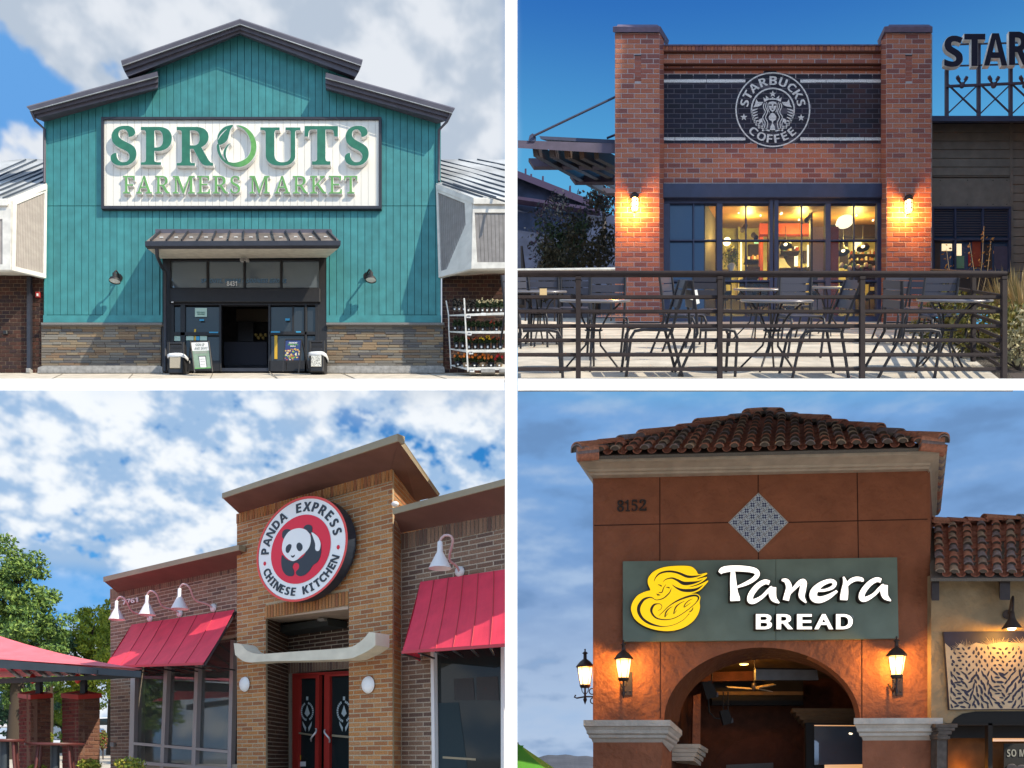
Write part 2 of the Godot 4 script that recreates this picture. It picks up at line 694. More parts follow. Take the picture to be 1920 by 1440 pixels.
# clouds bank up to the west (left), clear blue dusk to the east (right)
func sky_color(lon: float, el: float, n1: FastNoiseLite, n2: FastNoiseLite, n3: FastNoiseLite) -> Vector3:
	var d := Vector3(cos(el) * sin(lon), sin(el), -cos(el) * cos(lon))
	var e := maxf(el, 0.0)
	var wob := n3.get_noise_3d(d.x * 9.0, d.y * 9.0, d.z * 9.0)
	var east := smoothstep(-0.014, 0.01, d.x + wob * 0.004)
	if d.z > 0.0: east = lerpf(east, 0.5, smoothstep(0.0, 0.6, d.z))
	var high := smoothstep(0.36, 0.45, e + wob * 0.03)
	# west, low: bright broken fleece over strong blue
	var q := d * 15.0
	q.y *= 1.5
	var f := n2.get_noise_3d(q.x, q.y, q.z) + 0.42 * n1.get_noise_3d(q.x * 0.45 + 7.0, q.y * 0.45, q.z * 0.45)
	var cover := smoothstep(-0.30, 0.0, f + 0.30 + 0.26 * n2.get_noise_3d(q.x * 2.3, q.y * 2.3, q.z * 2.3))
	cover *= 1.0 - 0.8 * smoothstep(0.205, 0.18, e + wob * 0.012) * smoothstep(0.12, 0.16, e + wob * 0.02)
	var shade := 0.5 + 0.5 * n1.get_noise_3d(q.x * 0.7 + 3.0, q.y * 0.9 + 1.5, q.z * 0.7)
	var lump := smoothstep(0.22, 0.82, shade + 0.75 * f + 0.3 * n2.get_noise_3d(q.x * 2.6 + 9.0, q.y * 2.6, q.z * 2.6))
	var cloud := Vector3(0.33, 0.50, 0.74).lerp(Vector3(0.90, 0.94, 0.98), lump)
	var blue := Vector3(0.03, 0.22, 0.58).lerp(Vector3(0.03, 0.36, 0.86), smoothstep(0.36, 0.12, e))
	blue = blue.lerp(Vector3(0.42, 0.66, 0.95), smoothstep(0.09, 0.02, e) * 0.8)
	var low_w := blue.lerp(cloud, cover)
	# west, high: broad grey cumulus with blue gaps to the left
	var g := d * 5.2
	g.y *= 1.35
	var hh := n1.get_noise_3d(g.x + 11.0, g.y, g.z) + 0.25 * n2.get_noise_3d(g.x * 3.0, g.y * 3.0, g.z * 3.0)
	var gap := smoothstep(-0.34, -0.45, d.x) * smoothstep(0.665, 0.60, e)
	var hc := smoothstep(-0.32, -0.12, hh - 0.62 * gap + 0.34)
	var edge := smoothstep(-0.1, 0.5, n1.get_noise_3d(g.x * 1.5 + 5.0, g.y * 2.0 + 0.35, g.z * 1.5) + 0.5 * n2.get_noise_3d(g.x * 3.0, g.y * 3.0, g.z * 3.0) + 0.16)
	var grey := Vector3(0.47, 0.55, 0.66).lerp(Vector3(0.76, 0.80, 0.86), edge)
	var hb := Vector3(0.13, 0.36, 0.76).lerp(Vector3(0.28, 0.52, 0.84), smoothstep(0.55, 0.42, e))
	var high_w := hb.lerp(grey, hc)
	var west := low_w.lerp(high_w, high)
	# east, high: clear deep blue, paler lower down
	var deep := Vector3(0.105, 0.42, 0.72).lerp(Vector3(0.022, 0.135, 0.47), smoothstep(0.53, 0.735, e + (d.x - 0.3) * 0.10))
	# east, low: even blue-grey with soft streaks
	var s := n1.get_noise_3d(d.x * 4.0, d.y * 16.0, d.z * 4.0) * 0.6 + n2.get_noise_3d(d.x * 9.0 + 2.0, d.y * 26.0, d.z * 9.0) * 0.5
	var base := Vector3(0.20, 0.33, 0.58).lerp(Vector3(0.175, 0.36, 0.68), smoothstep(0.1, 0.4, e))
	base = base.lerp(Vector3(0.42, 0.54, 0.73), smoothstep(0.24, 0.02, e))
	var soft := base.lerp(Vector3(0.36, 0.50, 0.72), smoothstep(-0.05, 0.5, s))
	soft = soft.lerp(Vector3(0.13, 0.25, 0.47), smoothstep(0.0, -0.45, s) * 0.75)
	var eastc := soft.lerp(deep, smoothstep(-0.03, 0.03, e - 0.42 + 0.1 * absf(d.x)))
	# sky behind the viewer is brightened on purpose, to light the shop fronts
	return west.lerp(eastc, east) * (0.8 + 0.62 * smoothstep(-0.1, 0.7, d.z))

func _ready():
	rng.seed = 20240611
	# camera
	var cam := Camera3D.new()
	cam.name = "camera"
	cam.position = eye
	cam.keep_aspect = Camera3D.KEEP_HEIGHT
	cam.set_frustum(0.09, Vector2(0, 0.1 * (LEVEL - 720.0) / LENS), 0.1, 4000.0)
	add_child(cam)
	cam.current = true
	# sky
	var env := Environment.new()
	env.background_mode = Environment.BG_SKY
	var sky := Sky.new()
	var pano := PanoramaSkyMaterial.new()
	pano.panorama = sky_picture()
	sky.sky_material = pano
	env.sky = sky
	env.tonemap_mode = Environment.TONE_MAPPER_LINEAR
	env.tonemap_exposure = 1.3
	env.sdfgi_enabled = true
	env.ssao_enabled = true
	env.ssil_enabled = true
	var we := WorldEnvironment.new()
	we.name = "environment"
	we.environment = env
	add_child(we)
	# sun: high, from the right
	var sun := DirectionalLight3D.new()
	sun.name = "sun"
	sun.light_energy = 1.5
	sun.light_angular_distance = 0.5
	sun.light_color = Color(1.0, 0.95, 0.86)
	sun.shadow_enabled = true
	sun.basis = Basis.looking_at(-Vector3(0.64, 0.67, 0.37), Vector3.UP)
	add_child(sun)
	textures()
	setting()
	market()
	coffee_house()
	kitchen()
	bakery()
	settle()

func setting():
	# far ground, paled so that it throws light back up
	mat("pale_ground", Color(0.42, 0.40, 0.37), 0.95, 0, "mottle", 0.2, "bumps", 1, 0.3)
	var g := MB.new()
	g.quad(Vector3(-3000, 0, -3500), Vector3(3000, 0, -3500), Vector3(3000, 0, 400), Vector3(-3000, 0, 400))
	structure("ground", g, M.pale_ground)
	# white fin wall between the left and the right
	var w := rect(947, -20, 970, 1640, 8.5, 0.5)
	single("dividing_wall", w, M.white_paint, "tall thin white wall standing between the left and right shop fronts", "wall")
	# white decks that carry the upper shops: inclined sheets with a plain edge
	var left := MB.new()
	left.hexa(PackedVector3Array([at(-700, 710, 28), at(946, 710, 28), at(946, 732, 28), at(-700, 732, 28)]), PackedVector3Array([at(-700, 712, 36), at(946, 712, 36), at(946, 729, 36), at(-700, 729, 36)]))
	single("market_deck", left, M.white_paint, "long white deck edge below the teal market front", "deck")
	var right := MB.new()
	right.hexa(PackedVector3Array([at(971, 710, 8.6), at(2900, 710, 8.6), at(2900, 732, 8.6), at(971, 732, 8.6)]), PackedVector3Array([at(971, 712, 20), at(2500, 712, 20), at(2500, 729, 20), at(971, 729, 20)]))
	single("terrace_deck", right, M.white_paint, "white deck edge below the coffee house terrace railing", "deck")

# ======================= teal market front, upper left =======================
const MD := 32.0

func ml(a: Array) -> PackedVector3Array:   # px, py, metres in front of the front wall
	var o := PackedVector3Array()
	for i in range(0, a.size(), 3):
		o.append(at(a[i], a[i + 1], MD - a[i + 2]))
	return o

func board_top(x: float) -> float:
	var l := [Vector2(80, 214), Vector2(243, 172), Vector2(243.1, 140), Vector2(450, 52), Vector2(663, 140), Vector2(663.1, 172), Vector2(830, 222)]
	for i in l.size() - 1:
		if x >= l[i].x and x <= l[i + 1].x:
			return lerpf(l[i].y, l[i + 1].y, (x - l[i].x) / (l[i + 1].x - l[i].x))
	return 214.0

func market():
	mat("siding_groove", Color(0.012, 0.07, 0.075), 0.8)
	mat("ivory", Color(0.80, 0.775, 0.70), 0.6)
	mat("letter_white", Color(0.85, 0.85, 0.83), 0.45, 0, "soft", 0.6)
	mat("deep_green", Color(0.03, 0.19, 0.115), 0.4, 0, "soft", 0.6)
	mat("light_green", Color(0.165, 0.42, 0.115), 0.4, 0, "soft", 0.6)
	mat("cream_trim", Color(0.80, 0.78, 0.72), 0.6, 0, "soft", 0.5)
	mat("taupe", Color(0.46, 0.41, 0.37), 0.75, 0, "soft", 0.6)
	mat("roof_metal", Color(0.70, 0.74, 0.77), 0.5, 0.0, "stain", 0.15)
	mat("roof_seam", Color(0.07, 0.09, 0.12), 0.45, 0.2)
	mat("awning_metal", Color(0.32, 0.26, 0.23), 0.5, 0.15, "stain", 0.4)
	mat("soffit", Color(0.72, 0.66, 0.55), 0.7, 0, "soft", 0.6)
	mat("door_glass", Color(0.23, 0.28, 0.33), 0.04, 0.6)
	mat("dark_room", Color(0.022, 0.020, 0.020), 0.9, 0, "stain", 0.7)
	mat("red_box", Color(0.35, 0.02, 0.02), 0.5)
	mat("yellow_paint", Color(0.6, 0.36, 0.02), 0.5)
	mat("blue_sticker", Color(0.04, 0.30, 0.52), 0.5)
	mat("sill_stone", Color(0.30, 0.29, 0.28), 0.9, 0, "grain", 1.0)
	mat("pale_concrete", Color(0.68, 0.61, 0.51), 0.9, 0, "mottle", 0.25, "bumps", 1, 0.2)
	mat("joint", Color(0.2, 0.18, 0.15), 0.9)
	# --- forecourt
	var f := MB.new()
	f.quad(ml([-40, 700, 0])[0], ml([958, 700, 0])[0], ml([958, 712, 3.6])[0], ml([-40, 712, 3.6])[0])
	f.quad(ml([-40, 696.5, -0.6])[0], ml([958, 696.5, -0.6])[0], ml([958, 700, 0])[0], ml([-40, 700, 0])[0])
	var pave := structure("pavement", f, M.pale_concrete)
	for j in [[399, 700, 394, 711], [505, 697, 522, 711], [120, 700, 96, 711], [640, 699, 668, 711], [250, 700, 240, 711], [800, 700, 840, 711]]:
		var b := MB.new()
		var p := ml([j[0], j[1] - 0.25, 0.05, j[2], j[3] - 0.25, 3.4])
		b.bar(p[0], p[1], 0.03, 0.012)
		put("joint", b, M.joint, pave)

	var t := thing("market_building", "teal board clad market front with stepped dark gable and white letters", "building")
	# wall behind the boards
	var w := MB.new()
	P(w, [84, 214, 243, 172, 243, 145, 450, 56, 663, 145, 663, 172, 824, 222, 824, 604, 612, 604, 612, 480, 303, 480, 303, 604, 82, 604], MD + 0.035, 0.5)
	var wall := put("wall", w, M.siding_groove)
	var xs := []
	var x := 86.5
	while x < 822.0:
		xs.append(x)
		x += 13.28
	xs.append(822.5)
	for i in xs.size() - 1:
		var a: float = xs[i] + 0.45; var c: float = xs[i + 1] - 0.45
		if c - a < 2.0: continue
		var mid := (a + c) * 0.5
		var under_sign := mid > 188 and mid < 716
		var low := 603.0
		if mid > 300 and mid < 614: low = 446.0
		var b := MB.new()
		b.c = Color.WHITE * rng.randf_range(0.88, 1.0)
		P(b, [a, board_top(a), c, board_top(c), c, (low if under_sign else 385.4), a, (low if under_sign else 385.4)], MD, 0.03)
		put("board", b, M.teal, wall)
		if not under_sign:
			var e := MB.new()
			e.c = Color.WHITE * rng.randf_range(0.88, 1.0)
			R(e, a, 386.6, c, 590, MD, 0.03)
			put("board", e, M.teal, wall)
	# corner boards and base boards
	put("corner_board", rect(82.5, 216, 87, 604, MD - 0.03, 0.12), M.teal)
	put("corner_board", rect(820, 224, 826, 604, MD - 0.03, 0.12), M.teal)
	put("base_board", rect(81, 591, 303, 604.5, MD - 0.04, 0.1), M.teal)
	put("base_board", rect(613, 591, 827, 604.5, MD - 0.04, 0.1), M.teal)
	put("corner_board", rect(301, 470, 304.5, 604, MD - 0.05, 0.1), M.teal)
	put("corner_board", rect(612, 480, 616, 604, MD - 0.05, 0.1), M.teal)
	# raking roof edges
	var rake := func(st: Array):
		var s := []
		for q in st:
			s.append(ml([q[0], q[1], 0.62, q[2], q[3], 0.60, q[2] + 0.3, q[3] + 0.9, 0.52, q[4], q[5], 0.50, q[4] + 0.3, q[5] + 0.9, 0.42, q[6], q[7], 0.40, q[8], q[9], 0.0, q[0], q[1] - 2.0, -0.6]))
		return s
	for r in [
		[[227, 115, 229, 123.5, 233, 133, 239, 144, 243, 150], [450, 37, 450, 45.5, 450, 55, 450, 62, 450, 66], [680, 113.5, 677, 123, 673, 133, 667, 144, 664, 150]],
		[[50, 201, 57, 208, 62, 215, 67, 222, 84, 229], [295, 134.5, 296.5, 143, 296.5, 154, 296, 164, 296, 168]],
		[[611, 136.5, 610, 146, 610, 156, 611, 165, 611, 169], [853, 204, 847, 212, 842, 220, 836, 227, 820, 232]]]:
		var b := MB.new()
		b.loft(rake.call(r))
		put("roof_edge", b, M.trim_dark)
		for i in r.size() - 1:
			var g := MB.new()
			g.bar(ml([r[i][2], r[i][3] + 0.2, 0.62])[0], ml([r[i + 1][2], r[i + 1][3] + 0.2, 0.62])[0], 0.03, 0.018)
			put("drip_edge", g, M.roof_metal)
	# downspouts at both corners
	for s in [[58, 208, 66, 226, 83.5, 242, 83.5, 343], [846, 212, 838, 228, 823, 244, 823, 340]]:
		var b := MB.new()
		b.tube(ml([s[0], s[1], 0.55, s[2], s[3], 0.4, s[4], s[5], 0.06, s[6], s[7], 0.06]), 0.05, 6)
		put("downspout", b, M.trim_dark)
	# stone veneer
	var k := MD / LENS
	var tones := [Color(0.34, 0.26, 0.175), Color(0.26, 0.225, 0.185), Color(0.40, 0.31, 0.20), Color(0.21, 0.20, 0.19), Color(0.29, 0.265, 0.225), Color(0.44, 0.31, 0.185), Color(0.17, 0.16, 0.16), Color(0.34, 0.225, 0.14), Color(0.36, 0.33, 0.28)]
	for s in [[78, 302], [613, 831]]:
		put("stone_backing", rect(s[0], 606, s[1], 687, MD + 0.02, 0.3), M.dark_mortar)
		var bk: Node3D = cur.get_children()[-1]
		bricks(frame_at(s[0], 686, MD + 0.02), area_px(s[0], 608.5, s[1], 686, s[0], 686, MD), [], 26 * k, 4.9 * k, 0.006, 0.022, tones, bk, 300, M.tint, "stone", 0.5)
		put("sill", rect(s[0] - 1.5, 604.6, s[1] + 2, 609, MD - 0.14, 0.3, 0.01), M.sill_stone)
		put("plinth", panel([s[0] - 8, 699, s[0] - 7, 689, s[0] + 3, 685.5, s[1] - 2, 685.5, s[1] + 2, 688, s[1] + 3, 699], MD - 0.2, 0.5), M.concrete)
	# side wings: dark brick below, white framed bays above, metal roofs
	var bt := [Color(0.085, 0.028, 0.018), Color(0.065, 0.024, 0.018), Color(0.11, 0.038, 0.022), Color(0.05, 0.022, 0.02)]
	mat("wing_mortar", Color(0.30, 0.21, 0.14), 0.95, 0, "grain", 2.0)
	for s in [[-60, 81, -59], [829, 958, 830]]:
		var hidden := 947.0 if s[0] > 0 else 81.0
		var bw := put("brick_wall", rect(s[0], 500, s[1], 700, MD + 0.1, 0.3), M.wing_mortar)
		bricks(frame_at(s[0], 699, MD + 0.1), area_px(s[0], 505, hidden, 699, s[0], 699, MD), [], 14.2 * k, 7.3 * k, 0.018, 0.014, bt, bw, 300, M.tint)
	# bays
	bay(false)
	bay(true)
	put("wing_downspout", rect(50, 519, 57, 690, MD - 0.1, 0.14), M.charcoal)
	put("downspout_boot", rect(48, 690, 56, 699, MD - 0.12, 0.2, 0.02), M.concrete)
	put("alarm_box", rect(66, 547, 74, 557, MD, 0.1, 0.01), M.red_box)
	put("alarm_lens", rect(68.4, 550, 71.5, 555, MD - 0.02, 0.02), M.letter_white)
	put("hose_valve", rect(5, 619, 13, 626, MD, 0.12, 0.02), M.black)
	# --- the sign board
	var sg := put("sign_panel", rect(193, 223, 711, 387, MD - 0.05, 0.04), M.ivory)
	for r in [[189.5, 219, 715, 223.6], [189.5, 386, 715, 391], [189.5, 223.6, 194, 386], [710.5, 223.6, 715, 386]]:
		put("sign_frame", rect(r[0], r[1], r[2], r[3], MD - 0.14, 0.2), M.charcoal, sg)
	x = 199.0
	var last := 194.3
	while last < 710.0:
		var nx := minf(x, 710.2)
		if nx - last > 1.5: put("board", rect(last + 0.3, 223.8, nx - 0.3, 385.8, MD - 0.075, 0.02), M.ivory, sg)
		last = nx
		x += 13.28
	var D := MD - 0.09
	for l in [["S", 211, 241.5, 259, 315.5], ["P", 267.5, 243.5, 325, 314], ["R", 334.5, 243.5, 402, 315.5], ["U", 490.5, 244.5, 565, 315.5], ["T", 573, 241.8, 635, 314], ["S", 648, 241.5, 692.5, 315.5]]:
		sign_letter(sg, l[0], l[1], l[2], l[3], l[4], D, M.deep_green, 0.022, 0.15)
	var xx := 234.0
	for l in [["F", 233, 255], ["A", 258, 287], ["R", 293, 320.5], ["M", 326, 367], ["E", 371.5, 395.5], ["R", 400.5, 429], ["S", 433.5, 452], ["M", 469.5, 507], ["A", 516, 545], ["R", 550.5, 578.5], ["K", 583, 612.5], ["E", 617.5, 642], ["T", 646.5, 671]]:
		sign_letter(sg, l[0], l[1], 333.5, l[2], 366.3, D, M.light_green, 0.02, 0.11)
	# the ring shaped leaf
	var map := func(p: Vector2) -> Vector3: return at(200.0 + p.x / 6.4, 225.0 + p.y / 6.4, D)
	var ring := curve(flat2([1572, 101, 1640, 108, 1720, 152, 1785, 235, 1811, 345, 1790, 460, 1722, 548, 1635, 593, 1545, 592, 1462, 562, 1395, 505, 1352, 430, 1338, 360, 1345, 322, 1368, 346, 1378, 410, 1402, 468, 1440, 516, 1500, 540, 1560, 545, 1640, 522, 1700, 482, 1738, 420, 1748, 340, 1732, 258, 1692, 182, 1640, 132]), 4)
	var blade := curve(flat2([1532, 98, 1485, 101, 1430, 120, 1380, 165, 1351, 220, 1346, 285, 1366, 330, 1420, 314, 1464, 270, 1484, 205, 1500, 150]), 4)
	var shoot := curve(flat2([1502, 314, 1455, 345, 1420, 410, 1425, 470, 1450, 520, 1470, 528, 1448, 470, 1448, 410, 1468, 352]), 4)
	for q in [[ring, 1], [blade, 0], [shoot, 0]]:
		var s := outline(q[0])
		var b := MB.new()
		if q[1] == 1:
			# the paint runs from dark to light green round the ring
			var tr: PackedVector2Array = s.tri
			for i in range(0, tr.size(), 3):
				for j in [0, 2, 1]:
					var u := clampf((tr[i + j].x - 1400.0) / 330.0, 0.0, 1.0)
					b.c = Color(0.03, 0.19, 0.115).lerp(Color(0.16, 0.44, 0.11), u)
					b.v(map.call(tr[i + j]) + Vector3.BACK * 0.15)
			b.n += 1
			put("letter", b, M.tint_smooth, sg)
		else:
			solid(b, s, map, Vector3.BACK, 0.15, 0.14)
			put("letter", b, M.deep_green, sg)
		var h := MB.new()
		solid(h, s, map, Vector3.BACK, 0.144)
		rim(h, s, map, Vector3.BACK, 5.0, 0.144)
		put("letter_body", h, M.letter_white, sg)
	# light vein
	var vein := MB.new()
	solid(vein, outline(stroke([1352, 275, 2, 1380, 225, 9, 1420, 180, 8, 1458, 145, 2])), map, Vector3.BACK, 0.154)
	put("vein", vein, M.letter_white, sg)
	# --- entrance canopy
	canopy()
	entrance()
	market_things()

func sign_letter(parent: Node3D, s: String, x0: float, y0: float, x1: float, y1: float, d: float, m: Material, halo: float, depth: float):
	var g := glyph(s, "Droid Serif", 700 if y1 - y0 > 50 else 400)
	var map := over(g, x0, y0, x1, y1, d)
	var b := MB.new()
	solid(b, g, map, Vector3.BACK, depth, depth - 0.01)
	put("letter", b, m, parent)
	var h := MB.new()
	solid(h, g, map, Vector3.BACK, depth - 0.006)
	rim(h, g, map, Vector3.BACK, halo * 0.62 * (g.hi.y - g.lo.y) * (74.0 / (y1 - y0)) * 0.62, depth - 0.006)
	put("letter_body", h, M.letter_white, parent)

func bay(right: bool):
	var p := func(a: Array) -> PackedVector3Array: return ml(a)
	var n := Vector3.BACK
	if not right:
		var z := 1.3
		# chamfer panel, then its frame, front face, underside
		var ch := ml([22, 377, z, 87, 347, 0.05, 85, 522, 0.05, 21, 507, z])
		n = -(ch[1] - ch[0]).cross(ch[3] - ch[0]).normalized()
		if n.z < 0: n = -n
		bay_face(ch, n, [30, 384, 82, 362, 79.5, 513, 27.5, 500], 17, M.taupe, [22, 377, 87, 347, 85, 522, 21, 507])
		var fr := ml([-80, 375, z, 22, 377, z, 21, 507, z, -80, 507, z])
		bay_face(fr, Vector3.BACK, [-80, 412, 6, 412, 6, 497, -80, 497], 7, M.taupe, [-80, 375, 22, 377, 21, 507, -80, 507])
		var g := MB.new()
		g.loft([ml([-80, 374, z + 0.12, -80, 385, z + 0.12, -80, 387, z - 0.1, -80, 372, z - 0.1]), ml([13, 374, z + 0.12, 14, 385, z + 0.12, 18, 388, z - 0.1, 16, 372, z - 0.1])])
		put("gutter", g, M.cream_trim)
		var e := MB.new()
		e.loft([ml([14, 373, z + 0.1, 14, 384, z + 0.1, 16, 384, z - 0.1, 16, 372, z - 0.1]), ml([87, 344, 0.15, 87, 355, 0.15, 88, 355, 0.0, 88, 343, 0.0])])
		put("fascia", e, M.cream_trim)
		var u := MB.new()
		u.slab(ml([-80, 507, z, 21, 507, z, 85, 522, 0.05, 60, 517, -0.05, -80, 515, -0.05]), Vector3.DOWN, 0.04)
		put("bay_underside", u, M.soffit)
		var rp := ml([-80, 304, -3.5, 0, 303, -3.5, 49, 297, -3.4, 84, 299, -3.2, 86, 345, 0.1, 14, 373, z, -80, 373, z])
		roof_sheet(rp, [[0, 322, 49, 300.5], [0, 331, 69, 300.5], [0, 340, 83, 306.5], [0, 349, 83, 316], [0, 358, 83, 323], [0, 367, 84, 331], [6, 372.5, 85, 340], [-40, 345, 0, 331.5], [-40, 360, 0, 349]])
	else:
		var z := 1.5
		var ch := ml([819, 347, 0.05, 887, 372, z, 884, 505, z, 824, 521, 0.05])
		n = (ch[1] - ch[0]).cross(ch[3] - ch[0]).normalized()
		if n.z < 0: n = -n
		bay_face(ch, n, [823, 362, 873, 382, 878, 494, 828, 509], 14, mat("shaded_taupe", Color(0.30, 0.285, 0.28), 0.75, 0, "soft", 0.6), [819, 347, 887, 372, 884, 505, 824, 521])  # taupe darkened in its colour for this bay's shadow
		var fr := ml([887, 372, z, 958, 372, z, 958, 504, z, 884, 505, z])
		bay_face(fr, Vector3.BACK, [890, 400, 958, 400, 958, 493, 895, 493], 9, M.shaded_taupe, [887, 372, 958, 372, 958, 504, 884, 505])
		var g := MB.new()
		g.loft([ml([888, 372.5, z + 0.12, 888, 382, z + 0.12, 885, 386, z - 0.1, 886, 371, z - 0.1]), ml([958, 372.5, z + 0.12, 958, 382, z + 0.12, 958, 386, z - 0.1, 958, 371, z - 0.1])])
		put("gutter", g, M.cream_trim)
		var e := MB.new()
		e.loft([ml([819, 344, 0.15, 819, 355, 0.15, 818, 355, 0.0, 818, 343, 0.0]), ml([888, 371, z + 0.1, 888, 382, z + 0.1, 885, 382, z - 0.1, 885, 370, z - 0.1])])
		put("fascia", e, M.cream_trim)
		var u := MB.new()
		u.slab(ml([824, 521, 0.05, 884, 505, z, 958, 504, z, 958, 513, -0.05, 850, 514, -0.05]), Vector3.DOWN, 0.04)
		put("bay_underside", u, M.soffit)
		var rp := ml([822, 299, -3.4, 958, 299, -3.4, 958, 372, z, 888, 371, z, 821, 343, 0.1])
		var seams := []
		for i in 9:
			var y0 := 301.5 + i * 7.6
			if i < 6: seams.append([823, y0 - 0.6, 947, y0 + 32.5 + i * 1.4])
		seams.append([830, 346, 905, 370.5]); seams.append([850, 346.0, 930, 371]); seams.append([823, 339, 860, 352])
		seams.append([860, 300, 947, 320]); seams.append([895, 300, 947, 311])
		roof_sheet(rp, seams)
	
# framed bay face: boards inside the given opening, white frame round it
func bay_face(quad: PackedVector3Array, n: Vector3, inner: Array, count: int, m: Material, outer: Array):
	var pl := Plane(n, quad[0])
	var b := MB.new()
	b.slab(quad, n, 0.08)
	var face := put("bay_face", b, M.cream_trim)
	var q := []
	for i in range(0, 8, 2): q.append(on(pl, inner[i], inner[i + 1]) + n * 0.012)
	for i in count:
		var u0 := (i + 0.06) / count; var u1 := (i + 0.94) / count
		var s := MB.new()
		s.c = Color.WHITE * rng.randf_range(0.93, 1.0)
		s.slab(PackedVector3Array([q[0].lerp(q[1], u0), q[0].lerp(q[1], u1), q[3].lerp(q[2], u1), q[3].lerp(q[2], u0)]), n, 0.01)
		put("board", s, m, face)
	var dk := MB.new()
	dk.slab(PackedVector3Array([q[0] - n * 0.008, q[1] - n * 0.008, q[2] - n * 0.008, q[3] - n * 0.008]), n, 0.003)
	put("board_gap", dk, M.joint, face)
	# raised frame strips
	var o := []
	for i in range(0, 8, 2): o.append(on(pl, outer[i], outer[i + 1]) + n * 0.045)
	for i in 4:
		var j := (i + 1) % 4
		var s := MB.new()
		var f := PackedVector3Array([o[i], o[j], q[j] + n * 0.033, q[i] + n * 0.033])
		s.slab(f, n, 0.044)
		put("frame_board", s, M.cream_trim, face)

func roof_sheet(p: PackedVector3Array, seams: Array):
	var n := Vector3.ZERO
	for i in p.size(): n += p[i].cross(p[(i + 1) % p.size()])
	n = n.normalized()
	if n.y < 0: n = -n
	var pl := Plane(n, (p[0] + p[p.size() / 2]) * 0.5)
	var b := MB.new()
	b.slab(p, n, 0.06)
	var r := put("metal_roof", b, M.roof_metal)
	# follow the sheet between its back and front edges
	var q := PackedVector3Array()
	for s in seams:
		var a := surface_hit(p, s[0], s[1]); var c := surface_hit(p, s[2], s[3])
		var m := MB.new()
		m.bar(a + n * 0.02, c + n * 0.02, 0.035, 0.05, n)
		put("seam", m, M.roof_seam, r)

# where a line of sight meets a slightly bent sheet
func surface_hit(p: PackedVector3Array, px: float, py: float) -> Vector3:
	var best := Vector3.ZERO
	var from := eye
	var dir := (at(px, py, 1.0) - eye).normalized()
	var mid := Vector3.ZERO
	for v in p: mid += v
	mid /= p.size()
	var bd := 1e9
	for i in p.size():
		var h = Geometry3D.ray_intersects_triangle(from, dir, mid, p[i], p[(i + 1) % p.size()])
		if h != null: return h
	var n := (p[1] - p[0]).cross(p[p.size() - 2] - p[0]).normalized()
	return on(Plane(n, mid), px, py)

func canopy():
	var z := 1.7
	var rp := ml([292, 437, 0.1, 621, 436, 0.1, 637, 451.5, z, 273, 453, z])
	var n := (rp[1] - rp[0]).cross(rp[3] - rp[0]).normalized()
	if n.y < 0: n = -n
	var b := MB.new()
	b.slab(rp, n, 0.05)
	var roof := put("canopy_roof", b, M.awning_metal)
	for i in 13:
		var u := (i + 0.35) / 12.6
		if u > 1: continue
		var m := MB.new()
		m.bar(rp[0].lerp(rp[1], u) + n * 0.05, rp[3].lerp(rp[2], u) + n * 0.035, 0.035, 0.07, n)
		put("seam", m, M.charcoal, roof)
		if i < 12:
			var um := u + 0.04
			var c := rp[0].lerp(rp[1], um).lerp(rp[3].lerp(rp[2], um), 0.68)
			var sg := MB.new()
			sg.cube(c + n * 0.04, Vector3(0.06, 0.018, 0.018))
			put("snow_guard", sg, M.letter_white, roof)
	put("ridge_flashing", rect(291, 429.5, 621, 437, MD - 0.14, 0.14), M.trim_dark)
	var g := MB.new()
	g.loft([ml([271.5, 452.5, z + 0.16, 272, 461, z + 0.16, 276, 467, z + 0.02, 274, 452, z - 0.04]), ml([639, 451, z + 0.16, 638.5, 460, z + 0.16, 634, 466, z + 0.02, 636, 451, z - 0.04])])
	put("gutter", g, M.charcoal)
	var s := MB.new()
	s.slab(ml([277, 467, z, 634, 466.3, z, 613, 483, 0.1, 300, 485, 0.1]), Vector3.DOWN, 0.05)
	put("canopy_soffit", s, M.soffit)
	for e in [[273, 453, 292, 437, 300, 484, 277, 467], [637, 451.5, 621, 436, 613, 483, 634, 466.3]]:
		var c := MB.new()
		c.slab(ml([e[0], e[1], z, e[2], e[3], 0.1, e[4], e[5], 0.1, e[6], e[7], z]), Vector3.LEFT if e[0] < 400 else Vector3.RIGHT, 0.04)
		put("canopy_end", c, M.trim_dark)
	var d := MB.new()
	d.tube(ml([294, 465, z, 294.5, 480, z - 0.1, 303, 500, 0.7, 310, 511, 0.25, 310, 640, 0.22, 310, 697, 0.22]), 0.065, 6)
	put("canopy_downspout", d, M.charcoal)

